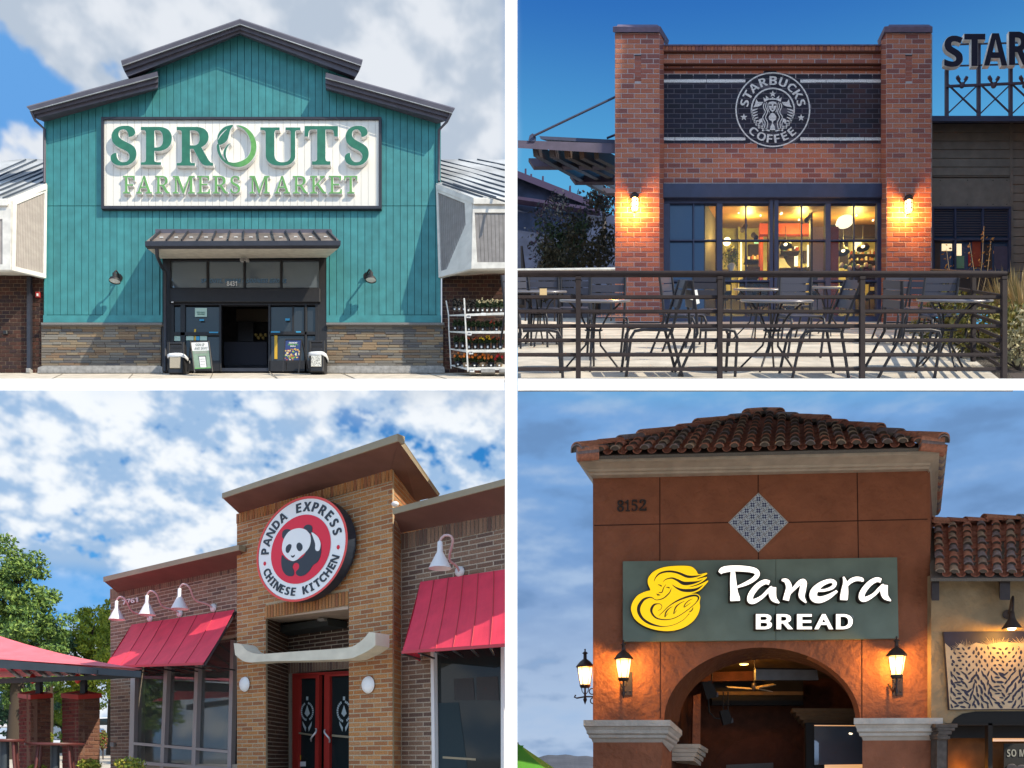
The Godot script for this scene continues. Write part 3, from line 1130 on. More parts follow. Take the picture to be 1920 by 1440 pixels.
func entrance():
	var D := MD + 0.1
	# deep dark vestibule
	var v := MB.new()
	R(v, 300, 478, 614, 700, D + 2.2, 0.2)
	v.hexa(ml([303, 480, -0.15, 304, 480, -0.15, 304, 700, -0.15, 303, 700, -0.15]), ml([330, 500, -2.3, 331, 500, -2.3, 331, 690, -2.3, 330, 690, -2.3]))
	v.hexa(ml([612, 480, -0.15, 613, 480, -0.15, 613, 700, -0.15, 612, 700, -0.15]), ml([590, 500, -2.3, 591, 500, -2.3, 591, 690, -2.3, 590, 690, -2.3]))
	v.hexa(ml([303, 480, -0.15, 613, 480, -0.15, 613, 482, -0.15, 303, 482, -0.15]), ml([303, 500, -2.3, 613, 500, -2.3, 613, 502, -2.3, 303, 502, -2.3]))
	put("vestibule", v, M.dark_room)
	put("vestibule_screen", rect(446, 603, 475, 640, D + 1.6, 0.05), M.black)
	put("vestibule_panel", rect(443, 579, 505, 602, D + 1.9, 0.05), mat("vest", Color(0.06, 0.05, 0.035), 0.9))
	put("vestibule_counter", rect(420, 641, 500, 684, D + 1.5, 0.4), mat("vest2", Color(0.03, 0.032, 0.045), 0.9))
	for i in 5:
		var b := MB.new()
		b.ball(at(480 + i * 4.5, 628 + (i % 2) * 5, D + 1.4), Vector3.ONE * 0.07, 5)
		put("display_ball", b, mat("gold_ball", Color(0.16, 0.11, 0.02), 0.6))
	var fr: Material = M.black_satin
	for r in [[303, 484, 320, 697], [598, 482, 613, 697], [320, 484, 598, 488.5], [320, 539, 598, 571.5], [387, 488, 391, 540], [456, 488, 460, 540], [525, 488, 529, 540], [338, 571, 347, 696], [411, 571, 414.5, 696], [503, 571, 507, 696], [571, 571, 575, 696], [591, 571, 598, 696], [320, 571, 326, 696], [326, 622.5, 412, 629], [505, 621.5, 592, 627.5], [326, 676, 412, 696], [505, 676, 592, 696]]:
		put("frame_bar", rect(r[0], r[1], r[2], r[3], MD - 0.03, 0.12, 0.006), fr)
	put("header_rail", rect(318, 541, 600, 566, MD - 0.12, 0.1, 0.015), fr)
	put("threshold", rect(412, 690, 507, 696, MD + 0.02, 0.3), M.charcoal)
	for r in [[320, 488, 388, 540], [390, 488, 457, 540], [459, 488, 526, 540], [528, 488, 598, 540]]:
		put("transom_pane", rect(r[0], r[1], r[2], r[3], MD + 0.03, 0.02), M.door_glass)
	pane("clear_glass", Color(0.55, 0.62, 0.66), 0.22)
	mat("mirror_glass", Color(0.035, 0.042, 0.05), 0.03, 0.1)
	for r in [[326, 576, 343, 623], [347, 576, 411, 623], [326, 629, 343, 677], [347, 629, 411, 677], [507, 576, 548, 622], [550, 576, 570, 622], [575, 576, 592, 622], [507, 628, 570, 676], [575, 628, 592, 676]]:
		put("door_pane", rect(r[0], r[1], r[2], r[3], MD + 0.03, 0.02), M.mirror_glass)
	put("glazing_bar", rect(547.5, 575, 550.5, 622, MD, 0.03), fr)
	# notices and markings on the glass
	put("notice", rect(365.5, 577.5, 388, 594, MD + 0.005, 0.004), mat("notice_green", Color(0.42, 0.58, 0.50), 0.7))
	var nt := MB.new()
	words(nt, "OPEN DAILY", 369, 584.5, 385, 587, MD - 0.002, 0.004)
	words(nt, "WELCOME", 370, 588, 384, 590.5, MD - 0.002, 0.004)
	put("notice_print", nt, mat("print_green", Color(0.10, 0.22, 0.17), 0.7))
	for r in [[374, 598.5, 382.5, 601.5], [392, 622, 409, 624.3], [508, 621, 525, 623.6], [535, 597, 543, 601], [555, 621, 564, 623.5]]:
		put("door_sticker", rect(r[0], r[1], r[2], r[3], MD - 0.04, 0.008), M.blue_sticker)
	for r in [[326, 630, 342, 639], [349, 630, 363, 638], [375, 630, 388, 638], [326, 643, 338, 652]]:
		put("door_sticker", rect(r[0], r[1], r[2], r[3], MD + 0.005, 0.008), M.notice_green)
	put("door_sticker", rect(367.5, 630.5, 374, 638, MD + 0.004, 0.008), M.blue_sticker)
	put("safety_stripe", rect(364, 617, 367.5, 638, MD + 0.006, 0.01), M.yellow_paint)
	put("safety_stripe", rect(514.5, 629, 520, 673, MD + 0.006, 0.01), M.yellow_paint)
	put("sensor", rect(321, 565.5, 325, 567.5, MD - 0.13, 0.02), M.letter_white)
	var e := MB.new()
	words(e, "8431", 425.5, 527.5, 444.5, 536.5, MD + 0.008, 0.015, "Droid Sans", 700)
	put("house_number", e, M.letter_white)
	var q := MB.new()
	words(q, "SPROUTS, WHERE GOODNESS GROWS", 376, 522.5, 536, 531.5, MD + 0.018, 0.006, "Droid Sans", 700, 2.0)
	put("window_lettering", q, mat("print_blue", Color(0.07, 0.17, 0.28), 0.5))
	# floodlight under the canopy
	var l := MB.new()
	l.cube(at(458, 486, MD - 0.5), Vector3(0.1, 0.03, 0.06))
	l.cube(at(453.5, 488, MD - 0.55), Vector3(0.06, 0.04, 0.06))
	l.cube(at(463.5, 488, MD - 0.55), Vector3(0.06, 0.04, 0.06))
	put("flood_light", l, M.concrete)

func gooseneck_lamp(px: float, py: float, side: float, label: String):
	thing("wall_lamp", label, "lamp", "black gooseneck lamps either side of the market entrance")
	var b := MB.new()
	b.tube(ml([px + 8 * side, py + 1, 0.02, px + 8 * side, py + 1, 0.1]), 0.13, 12)
	put("wall_plate", b, M.black_satin)
	var a := MB.new()
	a.tube(ml([px + 8 * side, py + 1, 0.08, px + 8 * side, py - 1, 0.3, px + 6 * side, py - 7, 0.45, px + 3 * side, py - 11.5, 0.52, px + 0.5 * side, py - 9, 0.55, px, py - 4, 0.55]), 0.035, 6)
	put("arm", a, M.black_satin)
	var c := MB.new()
	c.lathe(at(px, py + 9, MD - 0.55), [Vector2(0.2, 0.0), Vector2(0.195, 0.05), Vector2(0.165, 0.11), Vector2(0.08, 0.16), Vector2(0.075, 0.3), Vector2(0.05, 0.32)], 18)
	put("shade", c, M.black_satin)
	var d := MB.new()
	d.lathe(at(px, py + 9, MD - 0.55), [Vector2(0.0, 0.03), Vector2(0.185, 0.03)], 18)
	put("lamp_glass", d, M.letter_white)

func market_things():
	gooseneck_lamp(215, 519, 1.0, "black gooseneck wall lamp on teal boards left of the market doors")
	gooseneck_lamp(695.5, 517, -1.0, "black gooseneck wall lamp on teal boards right of the market doors")
	mat("pebble", Color(0.62, 0.55, 0.43), 0.9, 0, "grain", 3.0)
	mat("speckle", Color(0.72, 0.72, 0.66), 0.9)
	mat("bag", Color(0.78, 0.80, 0.82), 0.35)
	bin(313, 345, 641, 699, M.pebble, false, "black litter bin with beige pebble panel left of the market doors")
	bin(578, 609, 638, 696, M.speckle, true, "black litter bin with speckled white panel right of the market doors")
	a_board([357, 641, 391, 640, 397.5, 692, 364, 693.5], true)
	a_board([535, 637, 566, 637, 562, 677, 532, 677], false)
	plant_rack()

func bin(x0: float, x1: float, y0: float, y1: float, m: Material, specks: bool, label: String):
	thing("litter_bin", label, "bin", "litter bins by the market doors")
	var z := 1.0
	var d := MD - z
	put("body", rect(x0 + 2, y0 + 22, x1 - 2, y1, d, 0.6, 0.03), M.black_satin)
	var h := MB.new()
	for r in [[x0, y0, x0 + 5, y0 + 23], [x1 - 5, y0, x1, y0 + 23], [x0 + 5, y0, x1 - 5, y0 + 4], [x0 + 5, y0 + 14, x1 - 5, y0 + 23]]:
		R(h, r[0], r[1], r[2], r[3], d - 0.001, 0.06, 0.012)
	R(h, x0 + 1, y0 + 1, x1 - 1, y0 + 22, d + 0.28, 0.3)
	put("hood", h, M.black_satin)
	var g := MB.new()
	var ring := []
	for i in 5:
		var q := PackedVector3Array()
		var yy := y0 + 21.0 + i * 1.8
		var s: float = [0.0, 0.04, 0.035, 0.045, 0.015][i]
		for c in 20:
			var t := TAU * c / 20.0
			var sx := signf(cos(t)) * pow(absf(cos(t)), 0.5); var sz := signf(sin(t)) * pow(absf(sin(t)), 0.5)
			var mid := at((x0 + x1) / 2, yy, d - 0.02)
			var w := (x1 - x0) * d / LENS * 0.5
			q.append(mid + Vector3(sx * (w + s) + rng.randf_range(-0.008, 0.008), rng.randf_range(-0.012, 0.012), -0.3 + sz * (0.3 + s)))
		ring.append(q)
	g.smooth(true)
	g.loft(ring, true, false)
	put("bag", g, M.bag)
	var p := put("front_panel", rect(x0 + 5, y0 + 27, x1 - 7, y1 - 9, d - 0.03, 0.04, 0.008), m)
	if specks:
		var s := MB.new()
		for i in 170:
			var px := rng.randf_range(x0 + 6, x1 - 8); var py := rng.randf_range(y0 + 28, y1 - 10)
			s.c = Color(0.16, 0.15, 0.13) if rng.randf() < 0.6 else Color(0.4, 0.37, 0.3)
			var c := at(px, py, d - 0.032); var e := rng.randf_range(0.006, 0.016)
			s.tri(c + Vector3(-e, 0, 0), c + Vector3(0, e, 0), c + Vector3(e, -e, 0))
		stuff(put("panel_pebbles", s, M.tint_smooth))
	put("base", rect(x0 + 3.5, y1 - 8, x1 - 3.5, y1 + 0.5, d - 0.012, 0.5, 0.02), M.black)

func a_board(q: Array, green: bool):
	thing("pavement_sign", "green and white folding pavement sign reading sign up and save" if green else "navy folding pavement sign with a printed picture of food", "sign", "folding pavement signs before the market doors")
	var d := MD - 1.5
	var f := pts(q, d)
	# board leans back: top further away than the foot
	f[0] = at(q[0], q[1], d + 0.25); f[1] = at(q[2], q[3], d + 0.25)
	var n := (f[1] - f[0]).cross(f[3] - f[0]).normalized()
	if n.z < 0: n = -n
	var uvq := func(u: float, v: float) -> Vector3: return f[0].lerp(f[1], u).lerp(f[3].lerp(f[2], u), v)
	var face := func(b: MB, u0: float, v0: float, u1: float, v1: float, h: float):
		b.slab(PackedVector3Array([uvq.call(u0, v0) + n * h, uvq.call(u1, v0) + n * h, uvq.call(u1, v1) + n * h, uvq.call(u0, v1) + n * h]), n, 0.004)
	var b := MB.new()
	b.slab(f, n, 0.03)
	put("board", b, mat("sage", Color(0.24, 0.34, 0.25), 0.6, 0, "soft", 1.0) if green else mat("navy_print", Color(0.02, 0.045, 0.16), 0.5, 0, "soft", 1.0))
	var fr := MB.new()
	fr.bar(f[0], f[1], 0.035, 0.05); fr.bar(f[3], f[2], 0.035, 0.05)
	var l0 := f[3] + (f[3] - f[0]).normalized() * (0.12 if green else 0.45); var l1 := f[2] + (f[2] - f[1]).normalized() * (0.12 if green else 0.5)
	fr.bar(f[0], l0, 0.035, 0.05); fr.bar(f[1], l1, 0.035, 0.05)
	put("front_frame", fr, M.black_satin)
	var bk := MB.new()
	var dx := 0.16
	var h0 := f[0] + Vector3(0, 0, -0.04); var h1 := f[1] + Vector3(0, 0, -0.04)
	bk.bar(h0, at(q[6] - 12 if green else q[6] + 5, q[7] + 3 if green else q[7] + 17, d + 0.7), 0.035, 0.05)
	bk.bar(h1, at(q[4] + 2 if green else q[4] + 15, q[5] + 3 if green else q[5] + 16, d + 0.7), 0.035, 0.05)
	put("rear_frame", bk, M.black_satin)
	var txt := func(s: String, u0: float, v0: float, u1: float, v1: float, slant := 0.0, face_ := "Droid Sans") -> MB:
		var g := glyph(s, face_, 700)
		var e := MB.new()
		var sz: Vector2 = g.hi - g.lo
		solid(e, g, func(p: Vector2) -> Vector3:
			var a: float = (p.x - g.lo.x) / sz.x; var c: float = (p.y - g.lo.y) / sz.y
			return uvq.call(lerpf(u0, u1, a) + slant * c, lerpf(v1, v0, c)), n, 0.008)
		return e
	if green:
		var w := MB.new()
		face.call(w, 0.02, 0.02, 0.98, 0.33, 0.004)
		put("white_print", w, M.letter_white)
		put("lettering", txt.call("SIGN UP", 0.24, 0.07, 0.74, 0.17, 0.03), mat("ink", Color(0.10, 0.13, 0.12), 0.7))
		put("lettering", txt.call("AND SAVE!", 0.16, 0.20, 0.88, 0.30, 0.03), M.ink)
		var e := MB.new()
		face.call(e, 0.02, 0.93, 0.98, 0.99, 0.004)
		put("green_print", e, M.light_green)
		var p := MB.new()
		face.call(p, 0.34, 0.52, 0.74, 0.93, 0.004)
		put("phone_print", p, M.charcoal)
		var s := MB.new()
		face.call(s, 0.37, 0.55, 0.71, 0.93, 0.009)
		put("screen_print", s, M.letter_white)
		var r := MB.new()
		for i in 2: face.call(r, 0.14, 0.36 + i * 0.04, 0.86, 0.38 + i * 0.04, 0.004)
		for i in 3:
			face.call(r, 0.41, 0.63 + i * 0.09, 0.67, 0.645 + i * 0.09, 0.013)
		put("small_print", r, M.concrete)
	else:
		put("lettering", txt.call("CRUNCHY", 0.24, 0.12, 0.74, 0.185), M.letter_white)
		put("lettering", txt.call("SUMMER ROLL", 0.18, 0.20, 0.82, 0.265), M.light_green)
		put("lettering", txt.call("MEALS", 0.34, 0.28, 0.66, 0.335), M.letter_white)
		var e := MB.new()
		var cols := [Color(0.42, 0.16, 0.03), Color(0.6, 0.42, 0.12), Color(0.35, 0.05, 0.03), Color(0.12, 0.3, 0.05), Color(0.7, 0.6, 0.4)]
		for i in 70:
			var u := rng.randf_range(0.06, 0.94); var v := rng.randf_range(0.42, 0.96)
			if v < 0.62 and u < 0.3 and rng.randf() < 0.5: continue
			e.c = cols[rng.randi() % 5]
			var r := rng.randf_range(0.03, 0.08)
			var pp := PackedVector3Array()
			for k in 7: pp.append(uvq.call(clampf(u + r * cos(k * TAU / 7), 0.03, 0.97), clampf(v + r * 0.6 * sin(k * TAU / 7), 0.4, 0.98)) + n * (0.004 + 0.00012 * i))
			e.poly(pp, n)
		put("food_print", e, M.tint_smooth)

func plant_rack():
	thing("plant_rack", "white four shelf plant rack beside the dark brick wall", "rack")
	mat("rack_white", Color(0.74, 0.74, 0.70), 0.5, 0, "soft", 1.0)
	var z := 1.9
	var shelves := [[841.5, 590.5, 870.5, 588.5, 585], [842, 621, 872, 621, 621], [844, 653.5, 875, 656.5, 656], [845, 684, 877, 690, 689]]
	var left := MB.new()
	left.tube(ml([836.5, 564, 0.6, 841, 589, 0.6, 841.5, 603, 0.6, 841.5, 611, 0.6, 843, 640, 0.6, 846, 691, 0.6]), 0.028, 6)
	put("post", left, M.rack_white)
	var post := MB.new()
	post.bar(ml([870.5, 560, z])[0], ml([877.5, 697, z])[0], 0.075, 0.05)
	put("post", post, M.rack_white)
	var back := MB.new()
	back.bar(ml([960, 560, 0.6])[0], ml([962, 690, 0.6])[0], 0.06, 0.05)
	put("post", back, M.rack_white)
	for s in shelves:
		var b := MB.new()
		b.hexa(ml([s[2] + 1, s[3], z - 0.02, 960, s[4], z - 0.02, 960, s[4] + 4.4, z - 0.02, s[2] + 1, s[3] + 4.4, z - 0.02]), ml([s[0], s[1], 0.6, 948, s[1] - 1, 0.6, 948, s[1] + 2, 0.6, s[0], s[1] + 2, 0.6]))
		put("shelf", b, M.rack_white)
		put("price_tag", rect(s[2] + 4, s[3] + 1, s[2] + 12, s[3] + 7.5, MD - z - 0.03, 0.01), M.letter_white)
		var pr := MB.new()
		words(pr, "2/$10" if s[0] < 843 else "$7.99", s[2] + 5.2, s[3] + 2.6, s[2] + 10.8, s[3] + 5.6, MD - z - 0.034, 0.004)
		put("price_print", pr, M.black)
	put("price_tag", rect(902, 586.5, 911, 591.5, MD - z - 0.03, 0.01), M.letter_white)
	var sk := MB.new()
	R(sk, 880, 692, 890, 698, MD - z, 0.8); R(sk, 902, 692, 928, 698, MD - z, 0.8); R(sk, 936, 692, 947, 698, MD - z, 0.8)
	put("pallet", sk, M.concrete)
	# potted plants, each a thing
	mat("leaf", Color(1, 1, 1), 0.7)
	mat("pot_black", Color(0.014, 0.014, 0.016), 0.6)
	mat("pot_tan", Color(0.33, 0.22, 0.12), 0.7)
	var rows := [[585, 24, 11], [621, 19, 11], [655.5, 20, 8], [688.5, 22, 6]]
	var greens := [Color(0.02, 0.045, 0.012), Color(0.03, 0.06, 0.015), Color(0.015, 0.03, 0.01), Color(0.04, 0.07, 0.02)]
	var kinds := ["dark leafy potted plant without flowers", "dense green potted chrysanthemum not yet in flower", "potted chrysanthemum with small flowers", "bushy potted marigold"]
	var spots := ["top shelf", "second shelf", "third shelf", "bottom shelf"]
	for r in 4:
		var n: int = rows[r][2]
		for i in n:
			var px: float = lerpf(848 + r, 944, (i + 0.5) / n)
			var zz: float = 1.55 if px > 876 else lerpf(0.8, 1.6, (px - 845) / 31.0)
			var base: float = rows[r][0] - (2.0 if px < 872 else 0.0)
			var d := MD - zz
			var ph := 9.5 if r == 2 else 6.5
			var hw := 46.0 / n * 0.92
			var hue := ""
			var fl := Color(0, 0, 0, 0)
			if r == 0 and px > 893: fl = Color(0.42, 0.36, 0.2); hue = "cream "
			if r == 1 and i == 8: fl = Color(0.4, 0.05, 0.02); hue = "red "
			if r == 2 and px > 870: fl = Color(0.72, 0.48, 0.02) if i in [4, 5] else Color(0.38, 0.07, 0.025); hue = "yellow " if i in [4, 5] else "rust red "
			if r == 3: fl = Color(0.62, 0.17, 0.02) if i != 5 else Color(0.5, 0.02, 0.03); hue = "orange " if i != 5 else "crimson "
			var what := "%spotted plant" % hue if hue else "green leafy potted plant"
			var lab := "%s in black pot on the rack's %s, %s from left" % [what, spots[r], ["first", "second", "third", "fourth", "fifth", "sixth", "seventh", "eighth", "ninth", "tenth", "eleventh"][i]]
			thing("potted_plant", lab, "plant", "potted plants for sale on the rack")
			var pot := MB.new()
			var k := d / LENS
			pot.lathe(at(px, base, d), [Vector2(0, 0), Vector2(hw * 0.72 * k, 0), Vector2(hw * 0.95 * k, ph * k), Vector2(hw * 0.8 * k, ph * k), Vector2(0, (ph - 1) * k)], 10)
			put("pot", pot, M.pot_tan if r == 3 and i % 2 else M.pot_black)
			if not (r == 1 and i % 3): put("pot_label", rect(px - 1.6, base - ph * 0.75, px + 1.4, base - ph * 0.3, d - hw * k, 0.004), M.letter_white)
			var fo := MB.new()
			var top: float = rows[r][1] - rng.randf_range(0, 3)
			var tones: Array = greens if not (r == 0 and px < 893) else [Color(0.012, 0.012, 0.012), Color(0.02, 0.02, 0.016), Color(0.025, 0.02, 0.018)]
			clump(fo, at(px, base - ph - top * 0.32, d), Vector3(hw * 1.15, top * 0.42, hw * 1.0) * k, 160, 0.042, tones)
			put("foliage", fo, M.leaf)
			if hue:
				var bl := MB.new()
				bl.c = fl
				for j in (8 if r < 3 else 4):
					var dd := Vector3(rng.randfn() * 0.6, absf(rng.randfn()) * 0.5 + 0.1, absf(rng.randfn()) * 0.5 + 0.4).normalized()
					var c := at(px, base - ph - top * 0.32, d) + dd * Vector3(hw * 1.2, top * 0.5, hw * 1.1) * k
					bl.c = fl * rng.randf_range(0.7, 1.15)
					bl.ball(c, Vector3.ONE * (0.028 if r < 3 else 0.055), 3)
				put("blooms", bl, M.leaf)

# ======================= brick coffee house and terrace, upper right =======================
const CD := 18.4
var terrace: Plane
var t_up := Vector3.UP
var t_back := Vector3.FORWARD

func cl(a: Array) -> PackedVector3Array:
	var o := PackedVector3Array()
	for i in range(0, a.size(), 3):
		o.append(at(a[i], a[i + 1], CD - a[i + 2]))
	return o

func lamp_light(called: String, p: Vector3, e: float, c: Color, size := 0.05):
	var l := OmniLight3D.new()
	l.name = numbered(called)
	l.position = p
	l.light_energy = e
	l.light_color = c
	l.light_size = size
	l.omni_range = 60.0
	l.omni_attenuation = 2.0
	l.shadow_enabled = true
	add_child(l)

func coffee_house():
	mat("navy_steel", Color(0.035, 0.048, 0.105), 0.6, 0.0, "soft", 0.8)
	mat("plum_steel", Color(0.085, 0.07, 0.115), 0.65, 0.0, "soft", 0.8)
	mat("cap_stone", Color(0.16, 0.13, 0.22), 0.7, 0, "mottle", 0.8)
	mat("brick_mortar", Color(0.60, 0.54, 0.56), 0.95, 0, "grain", 2.0)
	mat("mural_white", Color(0.92, 0.93, 0.94), 0.85, 0, "grain", 1.4)
	mat("gray_plank", Color(0.19, 0.175, 0.155), 0.6, 0, "soft", 0.8, "ripple", 1, 0.3)
	mat("paving", Color(0.60, 0.55, 0.47), 0.85, 0, "mottle", 0.3, "bumps", 1, 0.2)
	mat("rail_steel", Color(0.030, 0.022, 0.023), 0.75, 0.0, "soft", 1.5)
	M.rail_steel.metallic_specular = 0.3
	mat("chair_steel", Color(0.02, 0.02, 0.028), 0.5, 0.0)
	mat("slat_steel", Color(0.045, 0.048, 0.075), 0.5, 0.0)
	mat("table_top", Color(0.20, 0.19, 0.20), 0.28, 0.3)
	var a := at(1400, 603, CD); var b := at(1400, 722, 9.0)
	t_back = (a - b); t_back.x = 0; t_back = t_back.normalized()
	t_up = Vector3.RIGHT.cross(t_back).normalized()
	if t_up.y < 0: t_up = -t_up
	terrace = Plane(t_up, b)
	var fl := MB.new()
	fl.slab(PackedVector3Array([on(terrace, 971, 712), on(terrace, 1905, 712), on(terrace, 1770, 604), on(terrace, 1770, 596), on(terrace, 971, 596)]), t_up, 0.12)
	var pav := structure("terrace_floor", fl, M.paving)
	for y in [688.0, 664.0, 645.0, 630.0, 618.0]:
		var j := MB.new()
		j.bar(on(terrace, 972, y) + t_up * 0.002, on(terrace, 1885 - (720 - y), y) + t_up * 0.002, 0.012, 0.006, t_up)
		put("joint", j, M.joint, pav)
	building_brick()
	doors_and_room()
	plank_house()
	roof_sign()
	added_sun_block()
	pergola()
	beyond()
	terrace_things()

func building_brick():
	var t := thing("coffee_house", "brick coffee house with two pillars and a painted round emblem", "building")
	var k := CD / LENS
	# wall between the pillars
	put("wall", rect(1238, 86, 1660, 344, CD + 0.012, 0.5), M.brick_mortar)
	var wall: Node3D = cur.get_children()[-1]
	var tones := [Color(0.57, 0.20, 0.115), Color(0.52, 0.17, 0.105), Color(0.62, 0.23, 0.13), Color(0.44, 0.145, 0.105), Color(0.56, 0.215, 0.14), Color(0.32, 0.115, 0.10)]
	var fr := frame_at(1240, 343, CD + 0.012)
	var y0 := 142.0; var y1 := 270.5
	var mural := func(c: Vector2, tone: Color) -> Color:
		var px := 1240 + c.x / k; var py := 343 - c.y / k
		var r := Vector2(px - 1449, py - 206).length()
		if (py > y0 and py < y1) or r < 73.0:
			var n := rng.randf()
			# worn paint lets some brick show on the right
			var worn := clampf((px - 1500) / 260.0, 0.0, 0.4)
			return Color(0.012, 0.014, 0.034).lerp(tone * 0.3, worn * n) * rng.randf_range(0.8, 1.35)
		return tone
	bricks(fr, area_px(1240, 97, 1656, 343, 1240, 343, CD), [], 24 * k, 9.3 * k, 0.013, 0.005, tones, wall, 190, M.tint, "brick", 0.0, Vector2(2.4, 0.3), mural)
	# the painted ground of the mural also covers the joints
	var pg := MB.new()
	P(pg, [1240, 142, 1398, 142, 1410, 148, 1488, 148, 1500, 142, 1656, 142, 1656, 270.5, 1500, 270.5, 1488, 264, 1410, 264, 1398, 270.5, 1240, 270.5], CD + 0.0105, 0.002)
	var dp := []
	for i in 40: dp.append(1449 + 73 * cos(TAU * i / 40)); dp.append(206 + 73 * sin(TAU * i / 40))
	P(pg, dp, CD + 0.0095, 0.0005)
	put("mural_ground", pg, mat("mural_dark", Color(0.11, 0.105, 0.14), 0.9, 0, "grain", 2.0), wall)
	# soldier course and ledges
	var b := MB.new()
	for i in 60:
		var x := 1240.0 + i * 7.05
		if x > 1656: break
		b.c = tones[rng.randi() % 6] * 0.95
		R(b, x + 0.4, 85, x + 6.5, 95, CD - 0.03, 0.12)
	stuff(put("soldier_course", b, M.tint, wall))
	for y in [95.5, 119.0, 127.5]:
		var l := MB.new()
		l.c = Color(0.14, 0.045, 0.03)
		R(l, 1240, y - 0.9, 1656, y + 0.9, CD - 0.055, 0.1)
		put("ledge", l, M.tint, wall)
	put("coping", rect(1240, 83, 1656, 85.2, CD - 0.05, 0.3), M.cap_stone)
	paint_mural(wall, fr, k)
	# pillars
	for s in [[1153.0, 1236.5, 1156.0, 1244.5], [1662.0, 1746.5, 1652.0, 1748.0]]:
		var z := 0.55
		var core := MB.new()
		core.hexa(cl([s[0], 62, z - 0.001, s[1], 62, z - 0.001, s[1], 604, z - 0.001, s[0], 604, z - 0.001]), cl([s[2], 66, 0.0, s[3], 66, 0.0, s[3], 603, 0.0, s[2], 603, 0.0]))
		var pl := put("pillar", core, M.brick_mortar)
		var kd := (CD - z) / LENS
		var slot := [s[0] + 37.0, s[0] + 49.0] if s[0] < 1400 else [s[0] + 36.0, s[0] + 48.0]
		bricks(frame_at(s[0], 603, CD - z), area_px(s[0], 62, s[1], 603, s[0], 603, CD - z), [hole_px(slot[0], 104, slot[1], 153, s[0], 603, CD - z)], 24 * kd, 9.3 * kd, 0.013, 0.005, tones, pl, 55, M.tint, "brick", 0.0, Vector2(0.5, 3.4))
		# slot: a black line along its top and a fill of one brick tone
		put("slot_top_line", rect(slot[0] - 0.5, 102.5, slot[1] + 0.5, 104.5, CD - z - 0.006, 0.05), M.black)
		var bk := MB.new()
		var bc: Color = tones[3]
		for i in 5:
			bk.c = bc * rng.randf_range(0.8, 1.1)
			R(bk, slot[0], 104.8 + i * 9.6, slot[1], 113.6 + i * 9.6, CD - z - 0.003, 0.02)
		put("slot_brick", bk, M.tint, pl)
		# inner return
		var inner := MB.new()
		var n := 58
		var fx: float = s[1] if s[0] < 1400 else s[0]
		var bx: float = s[3] if s[0] < 1400 else s[2]
		for i in n:
			inner.c = tones[rng.randi() % 6]
			var ya := 604 - i * 9.3; var yb := ya - 8.2
			if yb < 64: break
			var e := 0.4 if s[0] < 1400 else -0.4
			inner.hexa(cl([fx + e, ya, z - 0.02, bx + e, ya, 0.02, bx + e, yb, 0.02, fx + e, yb, z - 0.02]), cl([fx, ya, z - 0.02, bx, ya, 0.02, bx, yb, 0.02, fx, yb, z - 0.02]))
		stuff(put("side_brickwork", inner, M.tint, pl))
		# cap
		var c := MB.new()
		var o0: float = s[0] - 4; var o1: float = s[1] + 4
		var b0: float = s[2] - 2; var b1: float = s[3] + 12
		if s[0] > 1400: b0 = s[2] - 5; b1 = s[3] + 2
		c.loft([cl([o0, 60, z + 0.06, o0, 50, z + 0.10, o0 + 8, 48.5, z + 0.08, o0 + 9, 46, z, o0 + 12, 46, -0.1, o0 + 5, 62, -0.1]), cl([o1 - 4, 60, z + 0.06, o1 - 2, 50, z + 0.10, o1 - 8, 48.5, z + 0.08, o1 - 9, 46, z, o1 - 10, 46, -0.1, o1 - 2, 62, -0.1])])
		if s[0] < 1400:
			c.slab(cl([o1 - 4, 60, z + 0.05, o1 - 2, 49.5, z + 0.09, b1 - 2, 76, -0.3, b1 - 4, 84, -0.3]), Vector3.RIGHT, 0.06)
		else:
			c.slab(cl([o0, 60, z + 0.05, o0, 50, z + 0.09, b0 - 2, 77, -0.3, b0, 86, -0.3]), Vector3.LEFT, 0.06)
		put("pillar_cap", c, M.cap_stone)
	wall_lantern(1190, 384, "lit caged wall lamp on the left brick pillar")
	wall_lantern(1703.5, 388, "lit caged wall lamp on the right brick pillar")
	cur = t

